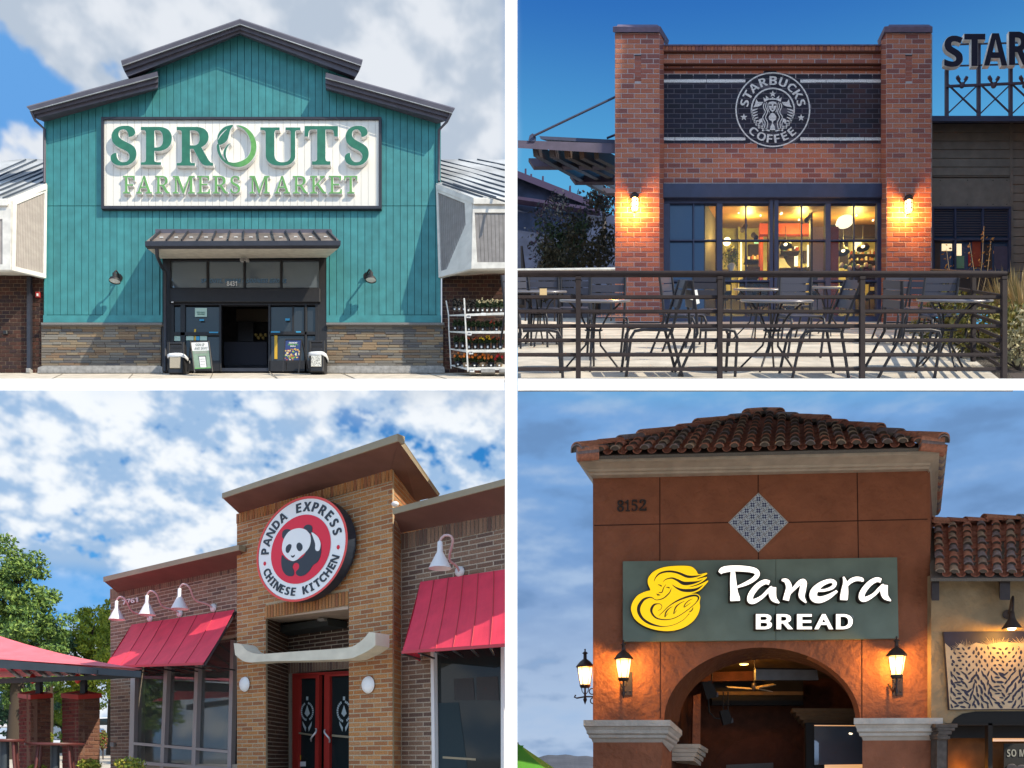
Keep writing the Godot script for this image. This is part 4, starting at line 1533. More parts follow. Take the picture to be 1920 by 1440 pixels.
# paint, cut to the faces of the bricks and to the joints between them
func paint_mural(wall: Node3D, fr: Transform3D, k: float):
	var c := Vector2(1449, 206)
	var tris := PackedVector2Array()
	var add := func(p: PackedVector2Array):
		var t := Geometry2D.triangulate_polygon(p)
		for i in t: tris.append(p[i])
	var ringed := func(r0: float, r1: float):
		for i in 64:
			var a := TAU * i / 64; var e := TAU * (i + 1) / 64
			add.call(PackedVector2Array([c + Vector2(cos(a), sin(a)) * r0, c + Vector2(cos(a), sin(a)) * r1, c + Vector2(cos(e), sin(e)) * r1, c + Vector2(cos(e), sin(e)) * r0]))
	ringed.call(67.8, 70.3)
	ringed.call(38.6, 41.4)
	var sc := 9.0   # drawing made nine times the size
	var q := func(a: Array) -> PackedVector2Array:
		var o := PackedVector2Array()
		for i in range(0, a.size(), 2): o.append(Vector2(1370 + a[i] / sc, 125 + a[i + 1] / sc))
		return o
	var letter := func(ch: String, ang: float, r: float, h: float, w: float, inward: bool):
		var g := glyph(ch, "Droid Sans", 700)
		var t: PackedVector2Array = g.tri
		var m: Vector2 = (g.lo + g.hi) * 0.5
		for p in t:
			var l := Vector2((p.x - m.x) / (g.hi.x - g.lo.x) * w, (p.y - m.y) / (g.hi.y - g.lo.y) * h)
			var d := Vector2(sin(ang), -cos(ang)); var s := Vector2(cos(ang), sin(ang))
			tris.append(c + d * r + (s * l.x + d * l.y if not inward else -s * l.x - d * l.y))
	var top := "STARBUCKS"
	var ta := [-76.5, -59.5, -41.0, -19.5, 0.8, 20.5, 40.5, 58.5, 76.0]
	for i in 9: letter.call(top[i], deg_to_rad(ta[i]), 54.5, 16.0, [12.0, 14.0, 17.0, 14.5, 14.0, 15.0, 14.0, 14.5, 11.5][i], false)
	var bot := "COFFEE"
	var ba := [222.0, 203.0, 186.5, 172.0, 156.0, 139.5]
	for i in 6: letter.call(bot[i], deg_to_rad(ba[i]), 54.5, 15.5, [14.5, 16.5, 10.5, 10.5, 11.0, 11.0][i], true)
	for s in [[222, 857, 62], [1188, 865, 62], [710, 465, 60]]:
		var p := PackedVector2Array()
		for i in 10:
			var r: float = s[2] * (1.0 if i % 2 == 0 else 0.42)
			p.append(Vector2(1370 + (s[0] + r * sin(TAU * i / 10)) / sc, 125 + (s[1] - r * cos(TAU * i / 10)) / sc))
		add.call(p)
	# the emblem inside the ring
	var m: float = 706.0
	for f in [1.0, -1.0]:
		var mm := func(a: Array) -> PackedVector2Array:
			var o := []
			for i in range(0, a.size(), 2): o.append(m + (a[i] - m) * f); o.append(a[i + 1])
			return q.call(o)
		add.call(mm.call([706, 560, 640, 562, 570, 600, 548, 520, 596, 545, 592, 490, 650, 540, 690, 530, 706, 512]))
		var st := func(a: Array):
			var o := []
			for i in range(0, a.size(), 3): o.append(1370 + (m + (a[i] - m) * f) / sc); o.append(125 + a[i + 1] / sc); o.append(a[i + 2] / sc)
			add.call(stroke(o, 4))
		st.call([604, 600, 13, 590, 680, 15, 622, 770, 15, 588, 860, 15, 624, 950, 15, 604, 1075, 13])
		st.call([570, 612, 13, 552, 680, 15, 584, 770, 15, 540, 860, 15, 580, 950, 15, 562, 1060, 13])
		st.call([634, 610, 10, 626, 700, 12, 652, 775, 12])
		st.call([536, 930, 12, 548, 990, 14, 528, 1040, 10])
		add.call(mm.call([430, 550, 462, 600, 550, 600, 520, 650, 470, 675, 380, 690, 410, 640]))
		for i in 8:
			var y := 720 + i * 47
			var x0: float = 706 - sqrt(maxf(0.0, 360.0 * 360.0 - pow(y - 735.0, 2)))
			st.call([x0, y + 34, 30, x0 + 50, y + 14, 24, x0 + 112 - i * 5, y - 6, 8])
		add.call(mm.call([455, 910, 530, 870, 540, 940, 480, 950]))
		# face and body, left half then right
		add.call(mm.call([706, 590, 650, 600, 640, 640, 706, 632]))
		add.call(mm.call([706, 632, 690, 634, 698, 690, 690, 700, 706, 706]))
		add.call(mm.call([640, 660, 690, 668, 690, 706, 706, 716, 680, 722, 706, 738, 706, 770, 664, 735, 645, 695]))
		add.call(mm.call([706, 780, 680, 790, 640, 850, 650, 900, 690, 920, 700, 960, 670, 1010, 655, 1095, 706, 1105]))
	# stripes
	for y in [149.5, 258.0]:
		for s in [[1244.0, 1397.5], [1500.5, 1654.0]]:
			var x: float = s[0]
			while x < s[1]:
				var e := minf(x + rng.randf_range(18, 40), s[1])
				add.call(PackedVector2Array([Vector2(x, y + rng.randf_range(-0.3, 0.3)), Vector2(e, y + rng.randf_range(-0.3, 0.3)), Vector2(e, y + 5.6 + rng.randf_range(-0.3, 0.4)), Vector2(x, y + 5.6 + rng.randf_range(-0.3, 0.4))]))
				x = e + (rng.randf_range(0.2, 1.0) if rng.randf() < 0.4 else 0.0)
	# cut to the masonry
	var out := MB.new()
	var rects := []
	var row := 0
	var gap := 0.5 / k * 0.013
	while true:
		var yb := 343 - row * 9.3
		if yb < 120: break
		if yb < 285:
			var x := 1240.0 - (12.0 if row % 2 else 0.0)
			while x < 1656:
				rects.append([Rect2(x + gap, yb - 9.3 + gap, 24 - 2 * gap, 9.3 - 2 * gap), 0.0085])
				rects.append([Rect2(x - gap, yb - 9.3 - gap, 24, gap * 2), 0.004])
				rects.append([Rect2(x - gap, yb - 9.3 + gap, gap * 2, 9.3 - 2 * gap), 0.004])
				x += 24
		row += 1
	for i in range(0, tris.size(), 3):
		var p := PackedVector2Array([tris[i], tris[i + 1], tris[i + 2]])
		var lo := tris[i].min(tris[i + 1]).min(tris[i + 2]); var hi := tris[i].max(tris[i + 1]).max(tris[i + 2])
		var bb := Rect2(lo, hi - lo)
		for r in rects:
			if not bb.intersects(r[0]): continue
			var q4 := PackedVector2Array([r[0].position, Vector2(r[0].end.x, r[0].position.y), r[0].end, Vector2(r[0].position.x, r[0].end.y)])
			for poly in Geometry2D.intersect_polygons(p, q4):
				for j in range(1, poly.size() - 1):
					var w := []
					for e in [poly[0], poly[j], poly[j + 1]]: w.append(fr * Vector3((e.x - 1240) * k, (343 - e.y) * k, r[1]))
					if (w[1] - w[0]).cross(w[2] - w[0]).z > 0: out.tri(w[0], w[2], w[1])
					else: out.tri(w[0], w[1], w[2])
	put("painted_emblem", out, M.mural_white, wall)

func wall_lantern(px: float, py: float, label: String):
	var d := CD - 0.56
	thing("wall_lantern", label, "lamp", "lit caged lamps on the brick pillars")
	var b := MB.new()
	b.tube(PackedVector3Array([at(px - 0.5, py - 15, d), at(px - 0.5, py - 15, d - 0.07)]), 0.085, 14)
	put("wall_plate", b, M.black_satin)
	var c := MB.new()
	var dz := d - 0.2
	c.tube(PackedVector3Array([at(px - 0.5, py - 15, d - 0.05), at(px - 0.3, py - 16.5, d - 0.14), at(px, py - 14, dz)]), 0.03, 8)
	c.lathe(at(px, py - 10, dz), [Vector2(0.085, 0), Vector2(0.085, 0.05), Vector2(0.05, 0.09), Vector2(0.0, 0.1)], 14)
	put("arm", c, M.black_satin)
	if not M.has("lamp_warm"): glow("lamp_warm", Color(1.0, 0.80, 0.52), 2.6)
	var g := MB.new()
	g.lathe(at(px, py + 12, dz), [Vector2(0.0, 0), Vector2(0.05, 0.015), Vector2(0.068, 0.06), Vector2(0.07, 0.2), Vector2(0.066, 0.25)], 14)
	put("lamp_glass", g, M.lamp_warm)
	var w := MB.new()
	for i in 6:
		var a := TAU * i / 6 + 0.3
		var p := PackedVector3Array()
		for e in [[0.088, 0.26], [0.09, 0.16], [0.088, 0.06], [0.06, 0.0], [0.0, -0.022]]:
			p.append(at(px, py + 12, dz) + Vector3(cos(a) * e[0], e[1], sin(a) * e[0]))
		w.tube(p, 0.008, 4)
	for e in [0.17, 0.06]:
		var p := PackedVector3Array()
		for i in 15: p.append(at(px, py + 12, dz) + Vector3(cos(TAU * i / 14) * 0.09, e, sin(TAU * i / 14) * 0.09))
		w.tube(p, 0.007, 4)
	put("cage", w, M.black_satin)
	lamp_light("wall_lantern_light", at(px, py, dz), 3.2, Color(1.0, 0.66, 0.28), 0.05)

func doors_and_room():
	var D := CD
	# lintel beam
	put("lintel", rect(1243, 343.5, 1655, 370, D - 0.12, 0.2, 0.01), M.navy_steel)
	put("lintel_shade", rect(1243, 370, 1655, 373, D - 0.02, 0.15), M.black)  # black strip drawn for the shade under the lintel
	put("door_head", rect(1243, 373, 1655, 381, D - 0.02, 0.1), M.navy_steel)
	for r in [[1243, 381, 1256, 603], [1344, 381, 1355, 603], [1443, 373, 1450, 603], [1452, 373, 1460, 603], [1548, 381, 1558, 603], [1645, 381, 1655, 603]]:
		put("door_stile", rect(r[0], r[1], r[2], r[3], D - 0.05, 0.12, 0.006), M.navy_steel)
	for x in [1300.5, 1399, 1503.5, 1601.5]:
		put("glazing_bar", rect(x - 1.1, 381, x + 1.1, 596, D - 0.01, 0.05), M.navy_steel)
	for s in [[1256, 1344], [1355, 1443], [1460, 1548], [1558, 1645]]:
		put("glazing_bar", rect(s[0], 449, s[1], 451.4, D - 0.012, 0.05), M.navy_steel)
		put("glazing_bar", rect(s[0], 525, s[1], 528, D - 0.012, 0.05), M.navy_steel)
		put("bottom_rail", rect(s[0], 593, s[1], 603, D - 0.03, 0.1), M.navy_steel)
	pane("cafe_glass", Color(0.3, 0.36, 0.5), 0.04)
	M.cafe_glass.metallic_specular = 0.22
	mat("dusk_glass", Color(0.035, 0.07, 0.14), 0.04, 0.15)  # blue of the mirrored evening sky is put into the colour
	put("door_pane", rect(1256, 381, 1320, 594, D + 0.03, 0.012), M.dusk_glass)
	put("door_pane", rect(1320.3, 381, 1344, 594, D + 0.03, 0.012), M.cafe_glass)
	for s in [[1355, 1443], [1460, 1548], [1558, 1645]]:
		put("door_pane", rect(s[0], 381, s[1], 594, D + 0.03, 0.012), M.cafe_glass)
	# the lit room behind
	mat("wood_ceiling", Color(0.50, 0.27, 0.09), 0.5, 0, "soft", 0.8)
	mat("cream_wall", Color(0.66, 0.62, 0.30), 0.9, 0, "mottle", 0.5)
	mat("room_floor", Color(0.035, 0.025, 0.018), 0.5, 0, "mottle", 0.6)
	mat("red_wall", Color(0.34, 0.05, 0.02), 0.7, 0, "soft", 0.6)
	mat("brown_dark", Color(0.05, 0.035, 0.03), 0.7, 0, "soft", 0.6)
	mat("green_glass", Color(0.12, 0.26, 0.16), 0.4)
	var B := 3.4   # depth of the room
	var r := MB.new()
	r.slab(cl([1240, 377, -0.15, 1660, 377, -0.15, 1650, 428, -B, 1330, 428, -B]), Vector3.DOWN, 0.1)
	put("room_ceiling", r, M.wood_ceiling)
	put("room_back_wall", rect(1310, 420, 1665, 640, D + B, 0.15), M.cream_wall)
	var s0 := MB.new()
	s0.slab(cl([1322, 377, -0.15, 1352, 428, -B, 1352, 625, -B, 1322, 605, -0.15]), Vector3.RIGHT, 0.1)
	put("room_side_wall", s0, M.brown_dark)
	var s1 := MB.new()
	s1.slab(cl([1657, 377, -0.15, 1650, 428, -B, 1650, 625, -B, 1657, 605, -0.15]), Vector3.LEFT, 0.1)
	put("room_side_wall", s1, M.red_wall)
	var f := MB.new()
	f.slab(cl([1240, 603, -0.15, 1660, 603, -0.15, 1650, 560, -B, 1330, 560, -B]), Vector3.UP, 0.1)
	put("room_floor", f, M.room_floor)
	# columns, beams, openings, curtain
	for q in [[1425, 418, 1431, 600, 2.4, "red_wall"], [1441, 416, 1445, 600, 2.6, "red_wall"], [1556, 425, 1572.5, 600, 1.0, "red_wall"], [1522, 425, 1545, 600, 1.6, "brick_mortar"], [1520, 390, 1524, 600, 1.4, "brown_dark"], [1384, 425, 1388, 600, 3.0, "cream_wall"]]:
		put("column", rect(q[0], q[1], q[2], q[3], D + q[4], 0.12), M[q[5]])
	put("beam", rect(1425, 419, 1522, 439, D + 2.3, 0.1), M.red_wall)
	put("beam", rect(1556, 420, 1650, 442, D + 2.9, 0.1), M.brown_dark)
	for q in [[1403, 458, 1424, 520, "brown_dark"], [1463, 462, 1489, 502, "brown_dark"], [1446, 450, 1462, 500, "brown_dark"], [1575, 452, 1590, 500, "brown_dark"]]:
		put("doorway", rect(q[0], q[1], q[2], q[3], D + B - 0.06, 0.04), M[q[4]])
	glow("strip_glow", Color(1.0, 0.86, 0.5), 1.3)  # glow for back windows and for a bright stretch of wall
	for q in [[1514, 459, 1520, 500], [1600, 452, 1615, 503], [1386, 450, 1391, 512], [1490, 462, 1496, 498]]:
		put("glow_strip", rect(q[0], q[1], q[2], q[3], D + B - 0.1, 0.03), M.strip_glow)
	var cu := MB.new()
	P(cu, [1461, 460, 1464, 460, 1467, 478, 1476, 495, 1486, 505, 1461, 505], D + B - 0.2, 0.03)
	put("curtain", cu, M.letter_white)
	# counter and seats inside
	for q in [[1400, 500, 1425, 515], [1462, 502, 1512, 520], [1595, 500, 1645, 520], [1355, 505, 1372, 520]]:
		put("table", rect(q[0], q[1], q[2], q[3], D + 1.9, 0.3), M.brown_dark)
	for i in 9:
		var b := MB.new()
		var x := 1578.0 + i * 7.6
		b.ball(at(x, 497 + (i % 3) * 3, D + 1.9), Vector3(0.055, 0.06, 0.05), 5)
		put("glassware", b, M.green_glass if i % 2 else M.letter_white)
	# shelves, counter and the clutter on them
	for q in [[1466, 470, 1500, 2.9], [1596, 476, 1646, 2.9], [1596, 488, 1646, 2.9], [1398, 486, 1424, 2.7], [1490, 505, 1548, 2.2]]:
		put("shelf", rect(q[0], q[1], q[2], q[1] + 1.6, D + q[3], 0.2), M.brown_dark)
		var sx: float = q[0]
		while sx < q[2] - 2:
			var sw := rng.randf_range(1.6, 4.2)
			put("shelf_goods", rect(sx, q[1] - rng.randf_range(3.0, 8.5), sx + sw, q[1], D + q[3] + 0.02, 0.1), [M.green_glass, M.letter_white, M.red_wall, M.brown_dark, M.wood_ceiling, M.black][rng.randi() % 6])
			sx += sw + rng.randf_range(0.3, 2.5)
	for q in [[1366, 466, 1380, 486], [1506, 470, 1513, 492], [1549, 462, 1553, 490]]:
		put("picture_frame", rect(q[0], q[1], q[2], q[3], D + B - 0.08, 0.04), M.brown_dark)
	for i in 11:
		var cx := 1360.0 + i * 27.0
		if absf(cx - 1450) < 12 or absf(cx - 1553) < 10: continue
		var cb := MB.new()
		R(cb, cx, 520 + (i % 3) * 4, cx + 11, 532 + (i % 3) * 4, D + 1.0 + (i % 2) * 0.5, 0.04); R(cb, cx, 545, cx + 12, 548, D + 0.8 + (i % 2) * 0.5, 0.35)
		for e in [0.0, 10.5]: R(cb, cx + e, 532, cx + e + 1.3, 585, D + 0.95 + (i % 2) * 0.5, 0.04)
		put("seat", cb, M.black)
	put("lower_dark", rect(1400, 528, 1443, 566, D + 1.2, 0.2), M.brown_dark)
	put("lower_dark", rect(1460, 534, 1490, 590, D + 1.5, 0.2), M.brown_dark)
	put("exit_sign", rect(1415, 449, 1426, 454, D + 2.6, 0.06), glow("exit_sign_green", Color(0.2, 1.0, 0.5), 0.7))
	# plant by the left door
	var pl := MB.new()
	clump(pl, at(1371, 482, D + 1.3), Vector3(0.20, 0.26, 0.15), 130, 0.045, [Color(0.22, 0.26, 0.03), Color(0.34, 0.34, 0.05), Color(0.14, 0.2, 0.03)])
	put("room_plant", pl, M.leaf)
	var po := MB.new()
	po.lathe(at(1371, 512, D + 1.3), [Vector2(0.02, 0), Vector2(0.1, 0.16), Vector2(0.07, 0.2)], 10)
	put("plant_vase", po, M.letter_white)
	# lamps
	glow("lamp_bulb", Color(1.0, 0.82, 0.45), 3.0)
	var bl := MB.new()
	bl.ball(at(1363, 453, D + 1.6), Vector3.ONE * 0.09, 8)
	put("globe_lamp", bl, M.lamp_bulb)
	lamp_light("globe_lamp_light", at(1363, 453, D + 1.35), 0.5, Color(1.0, 0.78, 0.38), 0.06)
	var dr := MB.new()
	dr.lathe(at(1584, 424, D + 1.2), [Vector2(0.0, 0.03), Vector2(0.15, 0.03), Vector2(0.2, 0.08), Vector2(0.17, 0.16), Vector2(0.02, 0.18)], 16)
	put("drum_lamp", dr, glow("drum_lamp_glow", Color(1.0, 0.92, 0.62), 1.1))
	for p in [[1473, 462], [1581, 474], [1618, 466]]:
		var sh := MB.new()
		sh.lathe(at(p[0], p[1], D + 2.0), [Vector2(0.15, 0.0), Vector2(0.13, 0.06), Vector2(0.05, 0.12), Vector2(0.02, 0.2)], 12)
		sh.tube(PackedVector3Array([at(p[0], p[1] - 14, D + 2.0), at(p[0], 424, D + 2.2)]), 0.012, 5)
		put("pendant_shade", sh, M.black_satin)
		var bb := MB.new()
		bb.ball(at(p[0], p[1] - 4, D + 2.0), Vector3(0.045, 0.03, 0.045), 5)
		put("pendant_bulb", bb, M.lamp_bulb)
	for p in [[1385, 399], [1426, 404], [1466, 400], [1498, 412], [1592, 386], [1606, 404], [1637, 413], [1464, 401]]:
		var sp := MB.new()
		sp.ball(at(p[0], p[1], D + 1.4), Vector3.ONE * 0.022, 4)
		put("spot_lamp", sp, M.lamp_bulb)
	for p in [[1398, 424, 1392, 432], [1412, 440, 1418, 446], [1518, 407, 1512, 413]]:
		var tl := MB.new()
		tl.tube(PackedVector3Array([at(p[0], p[1], D + 1.3), at(p[2], p[3], D + 1.2)]), 0.055, 8)
		put("track_lamp", tl, M.black_satin)
	for p in [[1400, 425, 1.9, 0.9], [1500, 430, 1.9, 1.0], [1600, 436, 2.0, 1.1]]:
		lamp_light("ceiling_lamp_light", at(p[0], p[1], D + p[2]), p[3] * 1.1, Color(1.0, 0.89, 0.48), 0.12)

func plank_house():
	thing("plank_building", "dark grey plank sided building at the right of the terrace", "building")
	var D := CD + 0.35
	put("wall", rect(1745, 226, 2060, 560, D + 0.03, 0.4), M.brown_dark)
	var w: Node3D = cur.get_children()[-1]
	var y := 231.5
	while y < 332:
		put("plank", rect(1745, y + 0.6, 1896.5, minf(y + 15.8, 331.5), D, 0.03, 0.004), M.gray_plank, w)
		y += 16.3
	put("flat_panel", rect(1745, 334, 1896.5, 387, D, 0.03, 0.004), M.gray_plank, w)
	y = 231.5
	while y < 545:
		put("plank", rect(1899, y + 0.6, 2060, y + 15.8, D, 0.03, 0.004), M.gray_plank, w)
		y += 16.3
	put("corner_strip", rect(1894.5, 231, 1900, 545, D - 0.02, 0.05), M.gray_plank)
	for x in [1763, 1814, 1862, 1888]:
		var b := MB.new()
		b.ball(at(x, 383, D), Vector3.ONE * 0.012, 3); b.ball(at(x, 338, D), Vector3.ONE * 0.012, 3)
		put("screw", b, M.black)
	var g := MB.new()
	g.loft([cl([1743, 218, 0.1, 1743, 227, 0.12, 1743, 231, 0.0, 1743, 231, -0.4, 1743, 217, -0.4]), cl([2060, 218, 0.1, 2060, 227, 0.12, 2060, 231, 0.0, 2060, 231, -0.4, 2060, 217, -0.4])])
	put("parapet", g, M.navy_steel)
	# window with blinds
	var fr: Material = M.navy_steel
	for r in [[1748, 387, 1896, 391], [1748, 447, 1896, 450], [1748, 505, 1896, 509.5], [1748, 391, 1751.5, 505], [1790, 391, 1793.5, 505], [1842, 391, 1845.5, 505], [1892, 391, 1896, 505]]:
		put("window_bar", rect(r[0], r[1], r[2], r[3], D - 0.05, 0.1), fr)
	put("window_back", rect(1748, 390, 1896, 506, D + 0.028, 0.002), M.dusk_glass)
	for s in [[1752, 1790], [1794, 1842], [1846, 1890]]:
		for i in 11:
			put("blind_slat", rect(s[0], 393 + i * 4.6, s[1], 395.6 + i * 4.6, D - 0.005, 0.01), M.slat_steel)
	glow("lit_window_warm", Color(1.0, 0.75, 0.35), 0.75)
	for r in [[1766, 457, 1785, 470, "lit_window_warm"], [1793.5, 457, 1803, 479, "lit_window_warm"], [1793, 480, 1808, 503, "green_glass"], [1823, 452, 1842, 500, "red_wall"], [1815.5, 476, 1820, 499, "red_box"], [1846, 458, 1860, 505, "brown_dark"], [1864, 462, 1890, 505, "plum_steel"], [1753, 452, 1763, 505, "brown_dark"]]:
		put("window_view", rect(r[0], r[1], r[2], r[3], D + 0.012, 0.008), M[r[4]])

func roof_sign():
	thing("roof_sign", "dark raised letters on a steel frame above the plank building", "sign")
	var D := CD - 0.1
	mat("sign_navy", Color(0.010, 0.011, 0.032), 0.9)
	for l in [["S", 1767, 1801, 73.5, 131], ["T", 1804.5, 1843, 70, 129.5], ["A", 1841, 1884, 69, 128.5], ["R", 1888, 1926, 66, 127.5], ["B", 1932, 1968, 64, 126]]:
		var g := glyph(l[0], "Droid Sans", 700)
		var b := MB.new()
		var map := over(g, l[1], l[3], l[2], l[4], D)
		solid(b, g, map, Vector3.BACK, 0.09, 0.08)
		put("letter", b, M.sign_navy)
		var e := MB.new()
		solid(e, g, map, Vector3.BACK, 0.075)
		rim(e, g, map, Vector3.BACK, 0.012, 0.078)
		put("letter_body", e, M.letter_white)
	for x in [1776.5, 1836.5, 1896.5]:
		put("post", rect(x - 2.6, 84 if x > 1800 else 128, x + 2.6, 219, D + 0.1, 0.07), M.plum_steel)
	for y in [[84, 1], [124, 1], [159, 2.6]]:
		var b := MB.new()
		b.bar(at(1774, y[0] + (3 if y[1] > 1 else 0), D + 0.07), at(1990, y[0] - 6, D + 0.07), 0.03, 0.017 * y[1])
		put("cross_rail", b, M.plum_steel)
	for s in [[1777, 1835], [1838, 1895], [1898, 1956]]:
		for f in [0, 1]:
			var b := MB.new()
			b.bar(at(s[f], 158, D + 0.15 + f * 0.03), at(s[1 - f], 213, D + 0.15 + f * 0.03), 0.025, 0.025)
			put("brace", b, M.plum_steel)
	for x in [1804.0, 1863.5, 1922.0]:
		var b := MB.new()
		b.ball(at(x, 160, D - 0.02), Vector3(0.06, 0.06, 0.05), 6)
		for s in [-1.0, 1.0]:
			b.tube(PackedVector3Array([at(x + s * 2, 157, D), at(x + s * 6, 152, D - 0.06), at(x + s * 10, 147, D - 0.1)]), 0.02, 6)
			b.bar(at(x + s * 5, 151, D - 0.08), at(x + s * 9.5, 143.5, D - 0.14), 0.05, 0.05)
		put("spot_lamp", b, M.plum_steel)

func added_sun_block():
	# block added out of view, to keep the sun off the coffee house
	mat("block_wall", Color(0.55, 0.54, 0.52), 0.9, 0, "soft", 0.5)
	thing("added_block", "plain grey block added out of view to shade the coffee house", "building")
	var a := at(2010, 1425, 14.0); var e := at(2010, 1425, 19.4)
	var dir := (e - a).normalized()
	var out := Vector3(dir.z, 0, -dir.x)
	if out.x > 0: out = -out
	var l := a.distance_to(e)
	var w := MB.new()
	w.box(Vector3(a.x, 0, a.z), dir * l, Vector3.UP * 25.5, -out * 6.0)
	put("wall", w, M.block_wall)
	for i in 8:
		for j in 3:
			var g := MB.new()
			g.box(Vector3(a.x, 5.0 + i * 3.1, a.z) + dir * (0.5 + j * 1.6) + out * 0.02, dir * 1.1, Vector3.UP * 1.7, -out * 0.06)
			put("window", g, M.dusk_glass)  # panes only dress the added block

func pergola():
	thing("steel_canopy", "dark steel canopy with louvres reaching left from the brick pillar", "canopy")
	var D := CD - 0.4
	var b := MB.new()
	b.hexa(PackedVector3Array([at(971, 263, D), at(1153, 269, D), at(1153, 288, D), at(971, 277.5, D)]), PackedVector3Array([at(971, 264, D + 0.15), at(1153, 270, D + 0.15), at(1153, 288, D + 0.15), at(971, 277.5, D + 0.15)]))
	put("front_beam", b, M.plum_steel)
	var up := MB.new()
	up.hexa(PackedVector3Array([at(1011, 255, D + 0.3), at(1153, 262, D + 0.3), at(1153, 269, D + 0.3), at(1014, 261, D + 0.3)]), PackedVector3Array([at(1030, 262, D + 3), at(1153, 268, D + 3), at(1153, 272, D + 3), at(1030, 266, D + 3)]))
	put("roof_deck", up, M.navy_steel)
	for r in [[991, 296.5, 1153, 312, 1.6], [1069, 328, 1153, 341, 3.2], [1128, 352, 1153, 362, 4.8]]:
		var c := MB.new()
		P(c, [r[0], r[1], r[2], r[1] + 1, r[2], r[3], r[0] + 10, r[3]], D + r[4], 0.12)
		put("rear_beam", c, M.plum_steel)
	for r in [[1003, 281, 1128, 352], [1034, 283, 1153, 345], [1062, 284, 1153, 330], [1090, 286, 1153, 316], [1118, 287, 1153, 305]]:
		var c := MB.new()
		c.bar(at(r[0], r[1], D + 0.15), at(r[2], r[3], D + 0.15 + (r[2] - r[0]) * 0.037), 0.10, 0.22)
		put("rafter", c, M.steel_dark if r[0] < 1060 else M.brown_dark)
	var rod := MB.new()
	rod.tube(PackedVector3Array([at(1000, 255, D - 0.05), at(1153, 182, D - 0.05)]), 0.022, 6)
	put("tie_rod", rod, M.navy_steel)
	var ro2 := MB.new()
	ro2.tube(PackedVector3Array([at(1138, 259, D + 0.5), at(1153, 253, D + 0.5)]), 0.022, 6)
	put("tie_rod", ro2, M.navy_steel)
	var lug := MB.new()
	lug.slab(pts([990, 265, 993, 254, 998, 250, 1003, 252, 1005, 258, 1003, 265], D - 0.02), Vector3.BACK, 0.08)
	put("rod_lug", lug, M.navy_steel)

func beyond():
	# the next block and its trees at dusk
	mat("slate_wall", Color(0.06, 0.085, 0.17), 0.9, 0, "mottle", 0.2)
	mat("slate_roof", Color(0.05, 0.035, 0.085), 0.9)
	thing("neighbour_building", "dim blue grey building with a long sloping roof behind the terrace trees", "building")
	var D := 34.0
	put("wall", panel([966, 322, 968, 322, 1030, 348, 1110, 388, 1170, 412, 1170, 540, 966, 540], D, 4.0), M.slate_wall)
	var r := MB.new()
	r.hexa(pts([960, 316, 1112, 376, 1112, 389, 960, 329], D - 0.4), pts([960, 316, 1112, 376, 1112, 389, 960, 329], D + 5))
	put("roof", r, M.slate_roof)
	for x in [[985.5, 316, 326], [1018, 330, 340], [1069, 348, 362], [996, 326, 331]]:
		put("roof_vent", rect(x[0] - 1.7, x[1], x[0] + 1.7, x[2] + 4, D + 0.2, 0.15), M.slate_roof)
	var e := MB.new()
	e.bar(at(960, 374, D - 0.3), at(1125, 398, D - 0.3), 0.3, 0.12)
	put("eave", e, M.slate_roof)
	for i in 7:
		put("window", rect(1003 + i * 13.5, 386 + i * 1.6, 1007 + i * 13.5, 396 + i * 1.6, D - 0.02, 0.05), M.dusk_glass)
	# trees
	mat("dusk_leaf", Color(1, 1, 1), 0.8)
	var cold := [Color(0.018, 0.028, 0.045), Color(0.012, 0.02, 0.03), Color(0.028, 0.04, 0.06), Color(0.03, 0.018, 0.04)]
	var green := [Color(0.02, 0.05, 0.025), Color(0.012, 0.03, 0.015), Color(0.03, 0.065, 0.02)]
	var warm := [Color(0.035, 0.028, 0.015), Color(0.02, 0.02, 0.015), Color(0.05, 0.04, 0.018)]
	for t in [[1130, 376, 24.0, 0.6, cold, 900, "small dark tree with loose crown against the dusk sky beside the pillar"], [1050, 445, 23.0, 1.25, cold, 1500, "broad dim purple grey tree behind the terrace"], [1120, 450, 22.0, 0.95, warm, 1300, "dark bushy tree just left of the brick pillar"], [978, 462, 21.0, 0.75, green, 1100, "dark green conifer like tree at the left end of the terrace"], [1010, 490, 20.0, 0.7, warm, 900, "low brown bush under the trees at the terrace's far left"], [1085, 492, 20.0, 0.75, warm, 900, "low dark bush behind the terrace chairs on the left"]]:
		thing("dusk_tree", t[6], "tree", "dim trees behind the terrace")
		var k: float = t[2] / LENS
		var tr := MB.new()
		tr.tube(PackedVector3Array([at(t[0], t[1] + 150 * (t[3]), t[2]), at(t[0] + 3, t[1] + 40, t[2]), at(t[0], t[1], t[2])]), 0.09, 6, 0.03)
		put("trunk", tr, M.brown_dark)
		var f := MB.new()
		for i in 26:
			var o: Vector3 = at(t[0], t[1], t[2]) + Vector3(rng.randfn() * 0.42, rng.randfn() * 0.45, rng.randfn() * 0.3) * t[3]
			if o.x < 0.75: o.x = 1.5 - o.x
			clump(f, o, Vector3(0.4, 0.32, 0.35) * t[3] * rng.randf_range(0.6, 1.1), t[5] / 26, 0.055, t[4])
		put("crown", f, M.dusk_leaf)
	var rl := thing("far_rail", "pale thin horizontal rail behind the left terrace tables", "rail")
	var b := MB.new()
	b.bar(at(965, 506.5, 17.2), at(1153, 504.5, 17.2), 0.05, 0.035)
	put("rail", b, M.rack_white)
	for x in [985, 1040, 1105, 1146]:
		put("post", rect(x - 1.5, 507, x + 1.5, 600, 17.22, 0.04), M.rail_steel)

# ---- terrace furniture, standing square to the sloping floor
func stand(px: float, py: float, turn: float) -> Transform3D:
	var b := Basis(Vector3.RIGHT, t_up, -t_back)
	return Transform3D(b * Basis(Vector3.UP, deg_to_rad(turn)), on(terrace, px, py))

